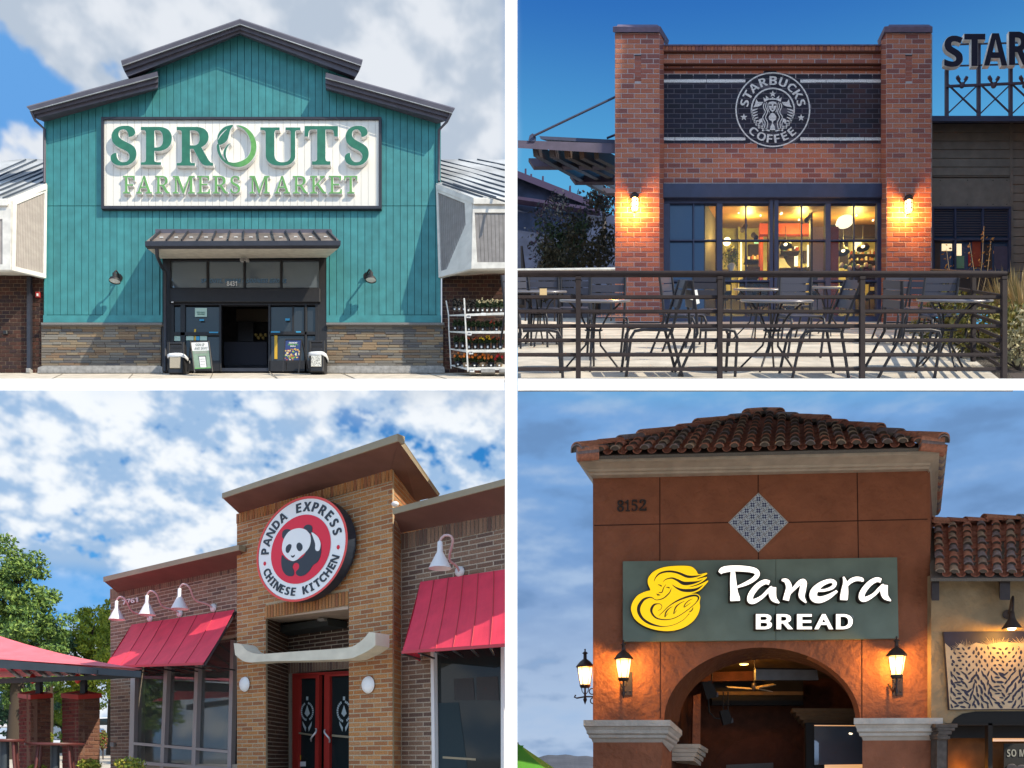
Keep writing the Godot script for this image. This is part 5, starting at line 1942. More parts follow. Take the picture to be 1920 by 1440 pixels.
func make_chair() -> Node3D:
	# seat faces +z of its own axes
	var o := Node3D.new()
	o.name = "terrace_chair"
	for i in 4:
		var b := MB.new()
		var z := 0.20 - i * 0.12
		b.box(Vector3(-0.2, 0.44 - absf(i - 1.5) * -0.004, z - 0.10), Vector3(0.4, 0, 0), Vector3(0, 0.014, 0), Vector3(0, 0, 0.1))
		put("seat_slat", b, M.slat_steel, o)
	for i in 3:
		var b := MB.new()
		var y := 0.62 + i * 0.085
		var zz := -0.235 - i * 0.018
		b.hexa(PackedVector3Array([Vector3(-0.2, y, zz), Vector3(0.2, y, zz), Vector3(0.2, y + 0.073, zz - 0.015), Vector3(-0.2, y + 0.073, zz - 0.015)]), PackedVector3Array([Vector3(-0.2, y, zz - 0.014), Vector3(0.2, y, zz - 0.014), Vector3(0.2, y + 0.073, zz - 0.029), Vector3(-0.2, y + 0.073, zz - 0.029)]))
		put("back_slat", b, M.slat_steel, o)
	for s in [-1.0, 1.0]:
		var f := MB.new()
		f.tube(PackedVector3Array([Vector3(0.21 * s, 0.43, -0.16), Vector3(0.21 * s, 0.435, 0.1), Vector3(0.21 * s, 0.42, 0.19), Vector3(0.21 * s, 0.36, 0.225), Vector3(0.215 * s, 0.0, 0.25)]), 0.0155, 7)
		put("front_leg", f, M.chair_steel, o)
		var r := MB.new()
		r.tube(PackedVector3Array([Vector3(0.21 * s, 0.0, -0.33), Vector3(0.21 * s, 0.40, -0.18), Vector3(0.21 * s, 0.58, -0.21), Vector3(0.205 * s, 0.86, -0.285)]), 0.0155, 7)
		put("rear_leg", r, M.chair_steel, o)
	return o

func make_table() -> Node3D:
	var o := Node3D.new()
	o.name = "terrace_table"
	var b := MB.new()
	b.lathe(Vector3(0, 0.72, 0), [Vector2(0.0, 0.0), Vector2(0.4, 0.0), Vector2(0.415, 0.008), Vector2(0.415, 0.02), Vector2(0.405, 0.026), Vector2(0.0, 0.022)], 32)
	put("table_top", b, M.table_top, o)
	for i in 4:
		var a := TAU * i / 4 + 0.5
		var l := MB.new()
		var d := Vector3(cos(a), 0, sin(a))
		l.tube(PackedVector3Array([d * 0.3 + Vector3(0, 0.71, 0), d * 0.16 + Vector3(0, 0.58, 0), d * 0.07 + Vector3(0, 0.42, 0), d * 0.09 + Vector3(0, 0.26, 0), d * 0.24 + Vector3(0, 0.1, 0), d * 0.33 + Vector3(0, 0.0, 0)]), 0.013, 6)
		put("leg", l, M.chair_steel, o)
	var r := MB.new()
	var p := PackedVector3Array()
	for i in 17: p.append(Vector3(cos(TAU * i / 16) * 0.1, 0.42, sin(TAU * i / 16) * 0.1))
	r.tube(p, 0.009, 5)
	put("ring", r, M.chair_steel, o)
	return o

func place(o: Node3D, px: float, py: float, turn: float, label: String, category: String, group: String):
	var r: Node3D = o.duplicate()
	r.name = numbered(String(o.name))
	add_child(r)
	r.transform = stand(px, py, turn).scaled_local(Vector3.ONE * (1.1 if category == "chair" else 1.0))
	tag(r, label, category, group)

func terrace_things():
	# railing
	thing("terrace_railing", "dark steel railing of round top rail and flat bars along the terrace", "railing")
	var D := 9.0
	var n0 := Vector3.BACK
	var b := MB.new()
	b.tube(PackedVector3Array([at(971, 513.5, D), at(1886, 514.5, D)]), 0.031, 12)
	put("top_rail", b, M.rail_steel)
	for y in [556.0, 583.0, 610.0, 637.0, 664.0, 691.0]:
		put("bar", rect(971, y - 2.8, 1885, y + 3.2, D + 0.012, 0.02, 0.003), M.rail_steel)
	for x in [1084.5, 1350.5, 1618.0, 1884.5]:
		var p := MB.new()
		p.box(at(x - 4.4, 712, D - 0.02), Vector3(0.05, 0, 0), Vector3(0, (712 - 518) * D / LENS, 0), Vector3(0, 0, -0.05))
		put("post", p, M.rail_steel)
		put("post_collar", rect(x - 5.2, 518, x + 5.2, 523, D - 0.024, 0.07), M.rail_steel)
	var foot := [[1885.0, 722.0, 1.17], [1825.0, 678.0, 1.15], [1781.0, 648.0, 1.14], [1747.0, 626.0, 1.13]]
	var tops := PackedVector3Array()
	for i in 4:
		var f: Array = foot[i]
		var o: Vector3 = on(terrace, f[0], f[1])
		tops.append(o + Vector3(0, f[2], 0))
		if i > 0:
			var p := MB.new()
			p.bar(o, o + Vector3(0, f[2] - 0.02, 0), 0.05, 0.05, Vector3.BACK)
			put("post", p, M.rail_steel)
	tops[0] = at(1885, 514.3, D)
	var tr := MB.new()
	tr.tube(tops, 0.03, 10)
	put("top_rail", tr, M.rail_steel)
	for i in 6:
		var s := MB.new()
		for j in 3:
			var drop := (42.0 + 27.0 * i) * D / LENS
			s.bar(tops[j] - Vector3(0, drop, 0), tops[j + 1] - Vector3(0, drop * (1.0 if j < 2 else 1.0), 0), 0.02, 0.034)
		put("bar", s, M.rail_steel)
	# tables and chairs
	var chair := make_chair()
	var table := make_table()
	var g1 := "round tables on the terrace"
	var g2 := "slatted steel chairs on the terrace"
	for t in [[1110, 692, 20, "round steel table on the left, behind the first railing post"], [1438, 693, 0, "round steel table in the middle, in front of the glass doors"], [1760, 691, 40, "round steel table on the right, nearest the side railing"], [1412, 637, 10, "round table further back beside the glass doors, left of the middle one"], [1546, 628, 30, "small looking table close to the right hand glass door"], [1010, 648, 15, "round table at the far left edge of the terrace, behind the nearer chairs"]]:
		place(table, t[0], t[1], t[2], t[3], "table", g1)
	for c in [[1008, 704, 90, "chair at the far left edge, its seat facing right"], [1137, 672, 0, "chair behind the left table with its back slats towards the pillar"], [1214, 702, -90, "side on chair facing left, standing in front of the left brick pillar"], [1325, 702, 90, "side on chair facing right, left of the middle railing post"], [1490, 668, 10, "dark chair behind the middle table"], [1518, 704, -88, "side on chair facing left, right of the middle table"], [1690, 704, 92, "side on chair facing right, at the foot of the right brick pillar"], [1752, 668, 0, "chair behind the right table, its back slats seen face on"], [1681, 644, 12, "pale backed chair in front of the right pillar's left edge"], [1716, 646, -15, "dark chair second from the side railing in the rear row"], [1021, 646, 4, "rear row chair on the left with a broad slatted back"], [1074, 644, -6, "rear row chair just left of the first railing post"], [984, 650, 30, "rear row chair cut by the left end of the terrace"], [1328, 650, 150, "chair near the left glass door turned towards the building"], [1480, 636, 4, "blue tinged chair back close to the glass doors"], [1276, 664, 60, "chair between the left pillar and the glass door, turned right"]]:
		place(chair, c[0], c[1], c[2], c[3], "chair", g2)
	chair.free()
	table.free()
	# a menu card on the rear chair and holders on tables
	var m := MB.new()
	m.slab(PackedVector3Array([at(1290, 546, 11.0), at(1307, 543, 11.0), at(1312, 568, 11.0), at(1296, 574, 11.0)]), Vector3.BACK, 0.01)
	single("menu_card", m, M.ivory, "cream card leaning on a chair back near the left glass door", "card")
	var nb := MB.new()
	nb.box(at(1012, 553, 12.0), Vector3(0.1, 0, 0), Vector3(0, 0.09, 0), Vector3(0, 0, -0.06))
	single("napkin_box", nb, mat("napkin", Color(0.6, 0.42, 0.2), 0.7), "small tan box standing on the far left terrace table", "box")
	# planting beyond the side railing
	var bed := MB.new()
	bed.slab(PackedVector3Array([on(terrace, 1745, 612), on(terrace, 1875, 711), on(terrace, 2100, 711), on(terrace, 2100, 612)]), t_up, 0.03)
	structure("planting_bed", bed, M.brown_dark)
	var yl := [Color(0.24, 0.20, 0.03), Color(0.15, 0.14, 0.02), Color(0.30, 0.25, 0.05), Color(0.09, 0.10, 0.02), Color(0.2, 0.15, 0.03)]
	var pale := [Color(0.34, 0.30, 0.16), Color(0.24, 0.22, 0.11), Color(0.40, 0.36, 0.2)]
	for s in [[1775, 628, 0.55, yl, "yellow green shrub by the window, at the far end of the side railing"], [1812, 650, 0.5, yl, "yellow green shrub behind the middle of the side railing"], [1846, 672, 0.48, yl, "yellow leafed shrub close to the railing corner"], [1905, 672, 0.5, yl, "golden shrub right of the railing corner post"], [1912, 694, 0.42, pale, "low pale leafed shrub at the foot of the corner post"]]:
		thing("shrub", s[4], "shrub", "shrubs beside the terrace railing")
		var o: Vector3 = on(terrace, s[0], s[1])
		var tr2 := MB.new()
		for i in 5: tr2.tube(PackedVector3Array([o, o + Vector3(rng.randfn() * 0.15, s[2] * 0.7, rng.randfn() * 0.15)]), 0.012, 4)
		put("stem", tr2, M.brown_dark)
		var f := MB.new()
		for i in 14:
			clump(f, o + Vector3(rng.randfn() * 0.28, s[2] * rng.randf_range(0.3, 1.25), rng.randfn() * 0.25), Vector3(0.2, 0.16, 0.2), 75, 0.035, s[3])
		put("foliage", f, M.leaf)
	for s in [[1903, 650, 1.05, "feathery straw coloured grass right of the railing corner"], [1880, 628, 0.95, "straw coloured grass below the grey plank wall"], [1925, 658, 1.0, "tall straw grass at the right edge of the terrace bed"]]:
		thing("ornamental_grass", s[3], "grass", "feathery grasses beside the terrace")
		var o: Vector3 = on(terrace, s[0], s[1])
		var f := MB.new()
		for i in 420:
			var a := rng.randf() * TAU
			var l: float = s[2] * rng.randf_range(0.55, 1.1)
			var sp := rng.randf_range(0.05, 0.42)
			var p0 := o + Vector3(cos(a), 0, sin(a)) * 0.08
			var p1 := p0 + Vector3(cos(a) * sp * 0.5, l * 0.7, sin(a) * sp * 0.5)
			var p2 := p0 + Vector3(cos(a) * sp, l, sin(a) * sp)
			f.c = [Color(0.42, 0.28, 0.11), Color(0.33, 0.22, 0.08), Color(0.5, 0.36, 0.16), Color(0.22, 0.18, 0.06)][rng.randi() % 4]
			var w := Vector3(-sin(a), 0, cos(a)) * 0.006
			f.quad(p0 - w, p0 + w, p1 + w, p1 - w)
			f.tri(p1 - w * 1.6, p1 + w * 1.6, p2)
		put("blades", f, M.leaf)
	for s in [[1830, 505, 1845, 425], [1828, 505, 1818, 455], [1838, 505, 1858, 452], [1780, 505, 1775, 470]]:
		thing("bare_stem", ["tallest thin orange twig in front of the plank building's window", "short leaning twig left of the tallest one", "twig leaning right in front of the window", "small twig at the window's left corner"][[1830, 1828, 1838, 1780].find(s[0])], "twig", "bare twigs before the window")
		var f := MB.new()
		var p0 := at(s[0], s[1] + 60, 16.5); var p1 := at(s[2], s[3], 16.5)
		f.tube(PackedVector3Array([p0, p0.lerp(p1, 0.5) + Vector3(0.04, 0, 0), p1]), 0.010, 4, 0.005)
		put("stem", f, M.napkin)
		var lf := MB.new()
		for i in 22:
			lf.c = Color(0.5, 0.22, 0.04) * rng.randf_range(0.6, 1.2)
			leaf(lf, p0.lerp(p1, rng.randf_range(0.45, 1.0)) + Vector3(rng.randfn(), rng.randfn(), rng.randfn()) * 0.05, 0.03)
		put("leaves", lf, M.leaf)

# ======================= brick restaurant with red awnings, lower left =======================
var kn := Vector3.BACK
var ka := Vector3.RIGHT      # along the front, towards the right
var kd := 0.0
var k0 := Vector3.ZERO

func kp(px: float, py: float, off := 0.0) -> Vector3:
	return on(Plane(kn, kd + off), px, py)

func kq(a: Array) -> PackedVector3Array:
	var o := PackedVector3Array()
	for i in range(0, a.size(), 3): o.append(kp(a[i], a[i + 1], a[i + 2]))
	return o

func kpart(called: String, a: Array, off: float, thick: float, m: Material, parent: Node3D = null) -> MeshInstance3D:
	var b := MB.new()
	var o := PackedVector3Array()
	for i in range(0, a.size(), 2): o.append(kp(a[i], a[i + 1], off))
	b.slab(o, kn, thick)
	return put(called, b, m, parent)

func ks(p: Vector3) -> Vector2:
	return Vector2((p - k0).dot(ka), p.y)

func kitchen():
	mat("brick_orange_mortar", Color(0.70, 0.57, 0.38), 0.95, 0, "grain", 2.0)
	mat("brick_brown_mortar", Color(0.68, 0.57, 0.44), 0.95, 0, "grain", 2.0)
	mat("cove_brown", Color(0.18, 0.088, 0.07), 0.8, 0, "soft", 0.5)
	mat("fascia_tan", Color(0.36, 0.30, 0.20), 0.6, 0, "soft", 0.6)
	mat("canvas_red", Color(0.92, 0.06, 0.12), 0.6, 0, "soft", 0.8)
	M.canvas_red.backlight_enabled = true
	M.canvas_red.backlight = Color(0.4, 0.05, 0.06)
	mat("beam_ivory", Color(0.76, 0.71, 0.57), 0.6, 0, "soft", 0.8)
	mat("door_red", Color(0.40, 0.03, 0.022), 0.45)
	mat("disc_white", Color(0.90, 0.92, 0.92), 0.4)
	mat("disc_red", Color(0.80, 0.008, 0.045), 0.4)
	mat("disc_ink", Color(0.018, 0.028, 0.045), 0.4)
	mat("rim_red", Color(0.78, 0.07, 0.06), 0.4)
	mat("lamp_white", Color(0.74, 0.73, 0.74), 0.45)
	mat("lamp_pink", Color(0.60, 0.42, 0.42), 0.5)
	mat("shop_glass", Color(0.016, 0.022, 0.024), 0.04)
	M.shop_glass.metallic_specular = 0.4
	mat("alu", Color(0.40, 0.36, 0.36), 0.4, 0.4)
	mat("soffit_tan", Color(0.60, 0.46, 0.35), 0.9, 0, "soft", 0.8)
	var a := Vector3(2110, 0, 1600).normalized()
	ka = a
	kn = Vector3(-a.z, 0, a.x)
	k0 = at(735, 1425, 11.0)
	k0.y = 0.0
	kd = kn.dot(k0)
	kitchen_ground()
	restaurant()
	dining_chairs()
	round_sign()
	awnings()
	pavilion()
	kitchen_trees()

func kitchen_ground():
	var g := MB.new()
	g.quad(Vector3(-30, 0.9, -8.2), Vector3(-0.3, 0.9, -8.2), Vector3(-0.6, 1.5, -26), Vector3(-30, 1.5, -26))
	g.quad(Vector3(-30, 1.5, -26), Vector3(-0.6, 1.5, -26), Vector3(-4, 2.75, -66), Vector3(-60, 2.75, -66))
	structure("car_park", g, M.pale_concrete)

func restaurant():
	thing("restaurant", "brick restaurant with flared brown eaves and a tall corner entrance tower", "building")
	var orange := [Color(0.70, 0.31, 0.105), Color(0.65, 0.265, 0.085), Color(0.74, 0.35, 0.13), Color(0.56, 0.225, 0.085), Color(0.67, 0.32, 0.135), Color(0.50, 0.20, 0.085)]
	var brown := [Color(0.34, 0.21, 0.145), Color(0.28, 0.165, 0.115), Color(0.38, 0.23, 0.155), Color(0.22, 0.135, 0.105), Color(0.42, 0.265, 0.175)]
	var fr := Transform3D(Basis(ka, Vector3.UP, kn), k0)
	# --- tower front with the entrance cut out
	var tl := ks(kp(443, 1150)); var top := ks(kp(590, 921)).y
	var hl := ks(kp(497, 1160)); var hr := ks(kp(653, 1142))
	var depth := 1.0
	var w := MB.new()
	var face := func(x0: float, y0: float, x1: float, y1: float):
		w.box(fr * Vector3(x0, y0, -0.012), ka * (x1 - x0), Vector3.UP * (y1 - y0), Vector3(261, 0, -1600).normalized() * 0.06)
	face.call(tl.x, 0.8, hl.x, top)
	face.call(hr.x, 0.8, 0.0, top)
	face.call(hl.x, hl.y, hr.x, top)
	var tower := put("tower_wall", w, M.brick_orange_mortar)
	var sold := ks(kp(733, 903)).y
	var area := PackedVector2Array([Vector2(tl.x, 1.1), Vector2(0, 1.1), Vector2(0, sold), Vector2(tl.x, sold)])
	var lint := hl.y + 0.2
	bricks(fr.translated_local(Vector3(0, 0, -0.012)), area, [Rect2(hl.x, 0.0, hr.x - hl.x, lint)], 0.26, 0.0625, 0.014, 0.004, orange, tower, 300, M.tint, "brick", 0.0, Vector2(-0.6, 2.6))
	var so := MB.new()
	var x := tl.x
	while x < -0.03:
		so.c = orange[rng.randi() % 6] * 0.92
		brick_at(so, fr, Vector2(x + 0.006, sold + 0.008), Vector2(0.055, top - sold - 0.01), 0.008)
		x += 0.067
	x = hl.x
	while x < hr.x - 0.03:
		so.c = orange[rng.randi() % 6] * 0.95
		brick_at(so, fr, Vector2(x + 0.006, hl.y + 0.004), Vector2(0.055, 0.19), 0.008)
		x += 0.067
	stuff(put("soldier_course", so, M.tint, tower))
	# --- return of the tower on the right
	var bdir := Vector3(261, 0, -1600).normalized()
	var rfr := Transform3D(Basis(bdir, Vector3.UP, Vector3(-bdir.z, 0, bdir.x)), k0)
	if rfr.basis.z.x < 0: rfr.basis.z = -rfr.basis.z
	var rw := MB.new()
	rw.box(rfr * Vector3(0.02, 0.8, -0.005), bdir * 3.2, Vector3.UP * (top - 0.8), -ka * 0.25)
	put("tower_return", rw, M.brick_orange_mortar)
	var rt: Node3D = cur.get_children()[-1]
	bricks(rfr, PackedVector2Array([Vector2(0, 1.1), Vector2(3.0, 1.1), Vector2(3.0, top), Vector2(0, top)]), [], 0.26, 0.0625, 0.014, 0.003, orange, rt, 0, M.tint)
	var lw := MB.new()
	var ll := fr * Vector3(tl.x, 0, 0)
	lw.box(Vector3(ll.x, 0.8, ll.z) - kn * 0.31, bdir * 2.0, Vector3.UP * (top - 0.8), ka * 0.2)
	put("tower_return", lw, M.brick_orange_mortar)
	# --- flared eaves of the tower
	eaves([418.5, 925.5, 748, 814], [418.5, 935, 747.5, 828], 0.5, [448, 962.5, 733, 881], 0.0)
	var c := MB.new()
	var e0 := kp(748, 814, 0.5); var e1 := kp(747.5, 828, 0.5); var e2 := kp(733, 881, 0.0)
	var far := func(px: float, py: float, back: float) -> Vector3: return on(Plane(rfr.basis.z, rfr.basis.z.dot(k0) + back), px, py)
	var f0: Vector3 = far.call(825, 926, 0.32); var f1: Vector3 = far.call(822, 931, 0.30); var f2: Vector3 = far.call(779, 940, 0.0)
	c.quad_out(e1, f1, f2, e2, e2 - Vector3(0.5, -0.6, 0))
	put("cove", c, M.cove_brown)
	var ft := MB.new()
	ft.hexa(PackedVector3Array([e0, f0, f1, e1]), PackedVector3Array([e0 - ka * 0.2, f0 - ka * 0.2, f1 - ka * 0.2, e1 - ka * 0.2]))
	put("fascia", ft, M.fascia_tan)
	# --- wings
	var off := -0.34
	var wl := ks(kp(206, 1270, off)); var wr := ks(kp(452, 1100, off))
	var wtop := ks(kp(330, 1088, off)).y
	var wfr := fr.translated_local(Vector3(0, 0, off))
	var win_l := ks(kp(246, 1394, off)); var win_r := ks(kp(432, 1410, off))
	var wtop_win := ks(kp(300, 1215, off)).y
	var wb := MB.new()
	wtop += 0.12
	var wface := func(b: MB, x0: float, y0: float, x1: float, y1: float):
		b.box(wfr * Vector3(x0, y0, -0.012), ka * (x1 - x0), Vector3.UP * (y1 - y0), -kn * 0.25)
	wface.call(wb, wl.x, 0.8, win_l.x, wtop)
	wface.call(wb, win_l.x, wtop_win, wr.x, wtop)
	wface.call(wb, win_l.x, 0.8, wr.x, ks(kp(246, 1432, off)).y)
	var lwall := put("wing_wall", wb, M.brick_brown_mortar)
	bricks(wfr.translated_local(Vector3(0, 0, -0.012)), PackedVector2Array([Vector2(wl.x, 1.1), Vector2(wr.x, 1.1), Vector2(wr.x, wtop - 0.22), Vector2(wl.x, wtop - 0.22)]), [Rect2(win_l.x, 0.0, wr.x - win_l.x, wtop_win)], 0.26, 0.0625, 0.014, 0.004, brown, lwall, 0, M.tint)
	var rl := ks(kp(752, 1200, off)); var rr := ks(kp(945, 1200, off))
	var rtop := ks(kp(850, 979, off)).y
	var rwin := ks(kp(808, 1300, off)); var rwt := ks(kp(870, 1190, off)).y
	var rb := MB.new()
	wface.call(rb, rl.x - 0.25, 0.8, rwin.x, rtop)
	wface.call(rb, rwin.x, rwt, rr.x, rtop)
	var rwall := put("wing_wall", rb, M.brick_brown_mortar)
	bricks(wfr.translated_local(Vector3(0, 0, -0.012)), PackedVector2Array([Vector2(rl.x, 1.1), Vector2(rr.x, 1.1), Vector2(rr.x, rtop - 0.22), Vector2(rl.x, rtop - 0.22)]), [Rect2(rwin.x, 0.0, rr.x - rwin.x, rwt)], 0.26, 0.0625, 0.014, 0.004, brown, rwall, 300, M.tint)
	var s2 := MB.new()
	for q in [[wl.x, wr.x, wtop, 0], [rl.x, rr.x, rtop, 1]]:
		x = q[0]
		while x < q[1] - 0.03:
			s2.c = brown[rng.randi() % 5]
			brick_at(s2, wfr, Vector2(x + 0.006, q[2] - 0.21), Vector2(0.055, 0.205), 0.004)
			x += 0.067
	stuff(put("wing_soldier_course", s2, M.tint))
	eaves([195.5, 1082, 450, 1022], [196, 1091, 450, 1032], off + 0.45, [220, 1111, 450, 1064], off)
	eaves([737, 954, 954, 897], [739, 965, 954, 909], off + 0.42, [752, 999, 954, 963], off)
	# --- entrance recess
	var so2 := MB.new()
	so2.slab(kq([497, 1160, -0.02, 653, 1142, -0.02, 654, 1161, -depth, 540, 1171, -depth]), Vector3.DOWN, 0.08)
	put("recess_soffit", so2, M.soffit_tan)
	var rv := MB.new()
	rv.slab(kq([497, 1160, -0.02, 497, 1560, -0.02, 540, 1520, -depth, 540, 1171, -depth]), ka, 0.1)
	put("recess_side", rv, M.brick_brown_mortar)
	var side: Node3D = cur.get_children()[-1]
	var p0 := kp(497, 1300, -0.02); var p1 := kp(540, 1300, -depth)
	var sd := (p1 - p0); sd.y = 0
	var sl := sd.length(); sd = sd.normalized()
	var sn := Vector3(-sd.z, 0, sd.x)
	if sn.dot(ka) < 0: sn = -sn
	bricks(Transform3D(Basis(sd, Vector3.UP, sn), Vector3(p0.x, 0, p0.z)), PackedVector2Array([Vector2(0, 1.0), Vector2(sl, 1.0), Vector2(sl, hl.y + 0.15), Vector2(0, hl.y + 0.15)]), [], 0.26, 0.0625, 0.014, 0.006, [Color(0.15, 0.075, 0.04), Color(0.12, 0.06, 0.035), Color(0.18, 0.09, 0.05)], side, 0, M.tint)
	var dtop := ks(kp(548, 1263, -depth)).y
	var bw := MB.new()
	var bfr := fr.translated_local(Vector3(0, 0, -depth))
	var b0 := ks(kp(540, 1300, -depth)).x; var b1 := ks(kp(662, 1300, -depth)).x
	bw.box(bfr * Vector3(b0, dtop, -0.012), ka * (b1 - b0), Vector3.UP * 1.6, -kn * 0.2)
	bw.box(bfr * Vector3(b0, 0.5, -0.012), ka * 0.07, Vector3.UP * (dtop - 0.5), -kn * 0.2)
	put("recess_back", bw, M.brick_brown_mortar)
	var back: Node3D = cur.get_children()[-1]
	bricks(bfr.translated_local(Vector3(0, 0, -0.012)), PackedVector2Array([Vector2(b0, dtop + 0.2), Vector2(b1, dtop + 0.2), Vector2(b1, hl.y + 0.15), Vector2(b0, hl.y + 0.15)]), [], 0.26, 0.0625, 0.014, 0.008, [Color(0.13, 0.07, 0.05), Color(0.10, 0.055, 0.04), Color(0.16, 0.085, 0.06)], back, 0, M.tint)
	var s3 := MB.new()
	x = b0
	while x < b1 - 0.03:
		s3.c = brown[rng.randi() % 5]
		brick_at(s3, bfr, Vector2(x + 0.006, dtop + 0.005), Vector2(0.055, 0.19), 0.004)
		x += 0.067
	stuff(put("door_soldier_course", s3, M.tint, back))
	kpart("emergency_light", [595, 1160, 607, 1159, 607, 1163.5, 595, 1164.5], -0.5, 0.06, M.concrete)
	# doors
	kpart("door_back", [546, 1262, 660, 1257, 660, 1560, 546, 1560], -depth - 0.12, 0.05, M.near_black if M.has("near_black") else M.black)
	for q in [[548, 1263, 660, 1258, 660, 1262.5, 548, 1268], [548, 1266, 555.5, 1266, 552, 1560, 548, 1560], [592, 1264, 598.5, 1263.5, 596, 1560, 589, 1560], [556.5, 1266, 592, 1264.5, 592, 1271, 556.5, 1272.5], [608, 1262, 618, 1261.5, 617, 1560, 606.5, 1560], [618, 1261, 660, 1259, 660, 1266, 618, 1268], [555.5, 1266, 561, 1266, 558, 1560, 553.5, 1560]]:
		kpart("door_frame", q, -depth + 0.05, 0.06, M.door_red)
	kpart("door_glass", [560, 1272, 592, 1270, 590, 1560, 558, 1560], -depth + 0.0, 0.01, M.shop_glass)
	kpart("door_glass", [618, 1267, 660, 1265, 660, 1560, 617, 1560], -depth + 0.0, 0.01, M.shop_glass)
	mat("frost", Color(0.42, 0.50, 0.53), 0.8)
	for q in [[576, 1.0], [645, 1.15]]:
		var d := MB.new()
		var cx: float = q[0]
		for i in 26:
			var g0 := TAU * (i + 0.12) / 26; var g1 := TAU * (i + 0.88) / 26
			var rad: float = 12.0 * q[1]
			if i % 13 in [5, 6]: continue
			d.quad(kp(cx + cos(g0) * rad, 1334 + sin(g0) * rad * 1.5, -depth + 0.012), kp(cx + cos(g1) * rad, 1334 + sin(g1) * rad * 1.5, -depth + 0.012), kp(cx + cos(g1) * rad * 0.78, 1334 + sin(g1) * rad * 1.17, -depth + 0.012), kp(cx + cos(g0) * rad * 0.78, 1334 + sin(g0) * rad * 1.17, -depth + 0.012))
		d.poly(PackedVector3Array([kp(cx - 5, 1338, -depth + 0.012), kp(cx, 1322, -depth + 0.012), kp(cx + 5, 1338, -depth + 0.012), kp(cx, 1344, -depth + 0.012)]), kn)
		for s in [-1.0, 1.0]:
			d.poly(PackedVector3Array([kp(cx + s * 9, 1352, -depth + 0.012), kp(cx + s * 2, 1364, -depth + 0.012), kp(cx + s * 3, 1372, -depth + 0.012), kp(cx + s * 8, 1360, -depth + 0.012)]), kn)
		d.poly(PackedVector3Array([kp(cx - 2, 1306, -depth + 0.012), kp(cx + 2, 1306, -depth + 0.012), kp(cx + 2, 1313, -depth + 0.012), kp(cx - 2, 1313, -depth + 0.012)]), kn)
		put("door_decal", d, M.frost)
	for q in [[560, 1373, 586, 1377, 586, 1380, 560, 1376], [622, 1377, 654, 1380, 654, 1384, 622, 1381]]:
		kpart("push_bar", q, -depth + 0.06, 0.03, M.fascia_tan)
	for q in [[588, 1378], [613.5, 1380]]:
		var h := MB.new()
		var p := PackedVector3Array()
		for i in 13: p.append(kp(q[0] + sin(TAU * (i - 6) / 18.0) * 5 * (-1 if q[0] < 600 else 1) , q[1] + (i - 6) * 1.9, -depth + 0.13 * cos((i - 6) / 6.0 * PI / 2) + 0.05))
		h.tube(p, 0.014, 7)
		put("door_handle", h, M.lamp_white)
	for q in [[559, 1416, 564, 1425, "yellow_paint"], [562, 1428, 573, 1437, "lamp_white"], [557, 1430, 561, 1440, "disc_red"]]:
		kpart("door_sticker", [q[0], q[1], q[2], q[1], q[2], q[3], q[0], q[3]], -depth + 0.014, 0.004, M[q[4]])
	# upswept ivory beam over the entrance
	var up := flat2([438, 1206, 452, 1208, 463, 1220, 482, 1226, 500, 1225.5, 575, 1220, 650, 1214.5, 671, 1206, 684, 1195, 692, 1185])
	var dn := flat2([704, 1210, 692, 1219, 671, 1229.5, 650, 1235.5, 575, 1238.5, 500, 1240, 471, 1242, 455, 1239, 441, 1228])
	up = curve(up, 3, false); dn = curve(dn, 3, false)
	var prof := PackedVector3Array()
	for q in up: prof.append(kp(q.x, q.y, 0.42))
	prof.append(kp(704, 1186, 0.42))
	for q in dn: prof.append(kp(q.x, q.y, 0.42))
	var bm := MB.new()
	bm.slab(prof, kn, 0.24)
	put("entrance_beam", bm, M.beam_ivory)
	var bs := MB.new()
	bs.bar(kp(470, 1232, 0.2), kp(468, 1232, 0.0), 0.08, 0.08)
	bs.bar(kp(672, 1222, 0.2), kp(670, 1222, 0.0), 0.08, 0.08)
	put("beam_bracket", bs, M.beam_ivory)
	# round wall lights
	for q in [[459, 1283, 0.115], [690.5, 1284, 0.115]]:
		var l := MB.new()
		l.lathe(kp(q[0], q[1], 0.01), [Vector2(0.0, 0.055), Vector2(0.06, 0.05), Vector2(0.1, 0.03), Vector2(q[2], 0.0)].map(func(v): return v), 20, kn)
		put("wall_light", l, M.disc_white)
	# --- windows
	mat("inside_green", Color(0.10, 0.17, 0.05), 0.9)
	mat("inside_grey", Color(0.035, 0.04, 0.04), 0.9)
	var wo := off - 0.06
	pane("room_glass", Color(0.10, 0.13, 0.13), 0.35)
	kpart("shop_window", [246, 1210, 440, 1190, 440, 1480, 240, 1480], wo, 0.01, M.room_glass)
	var rm := MB.new()
	rm.box(wfr * Vector3(win_l.x - 0.1, 0.7, -2.6), ka * (win_r.x - win_l.x + 2.0), Vector3.UP * (wtop_win - 0.6), -kn * 0.1)
	put("room_back_wall", rm, M.inside_grey)
	var rf := MB.new()
	rf.box(wfr * Vector3(win_l.x - 0.1, 0.9, -2.6), ka * (win_r.x - win_l.x + 1.6), Vector3.UP * 0.08, kn * 2.3)
	put("room_floor", rf, M.soffit_tan)
	var rc := MB.new()
	rc.box(wfr * Vector3(win_l.x - 0.4, wtop_win + 0.05, -2.8), ka * (win_r.x - win_l.x + 2.4), Vector3.UP * 0.1, kn * 2.5)
	rc.box(wfr * Vector3(win_l.x - 0.4, 0.7, -2.8), ka * 0.08, Vector3.UP * (wtop_win - 0.6), kn * 2.5)
	put("room_shell", rc, M.inside_grey)
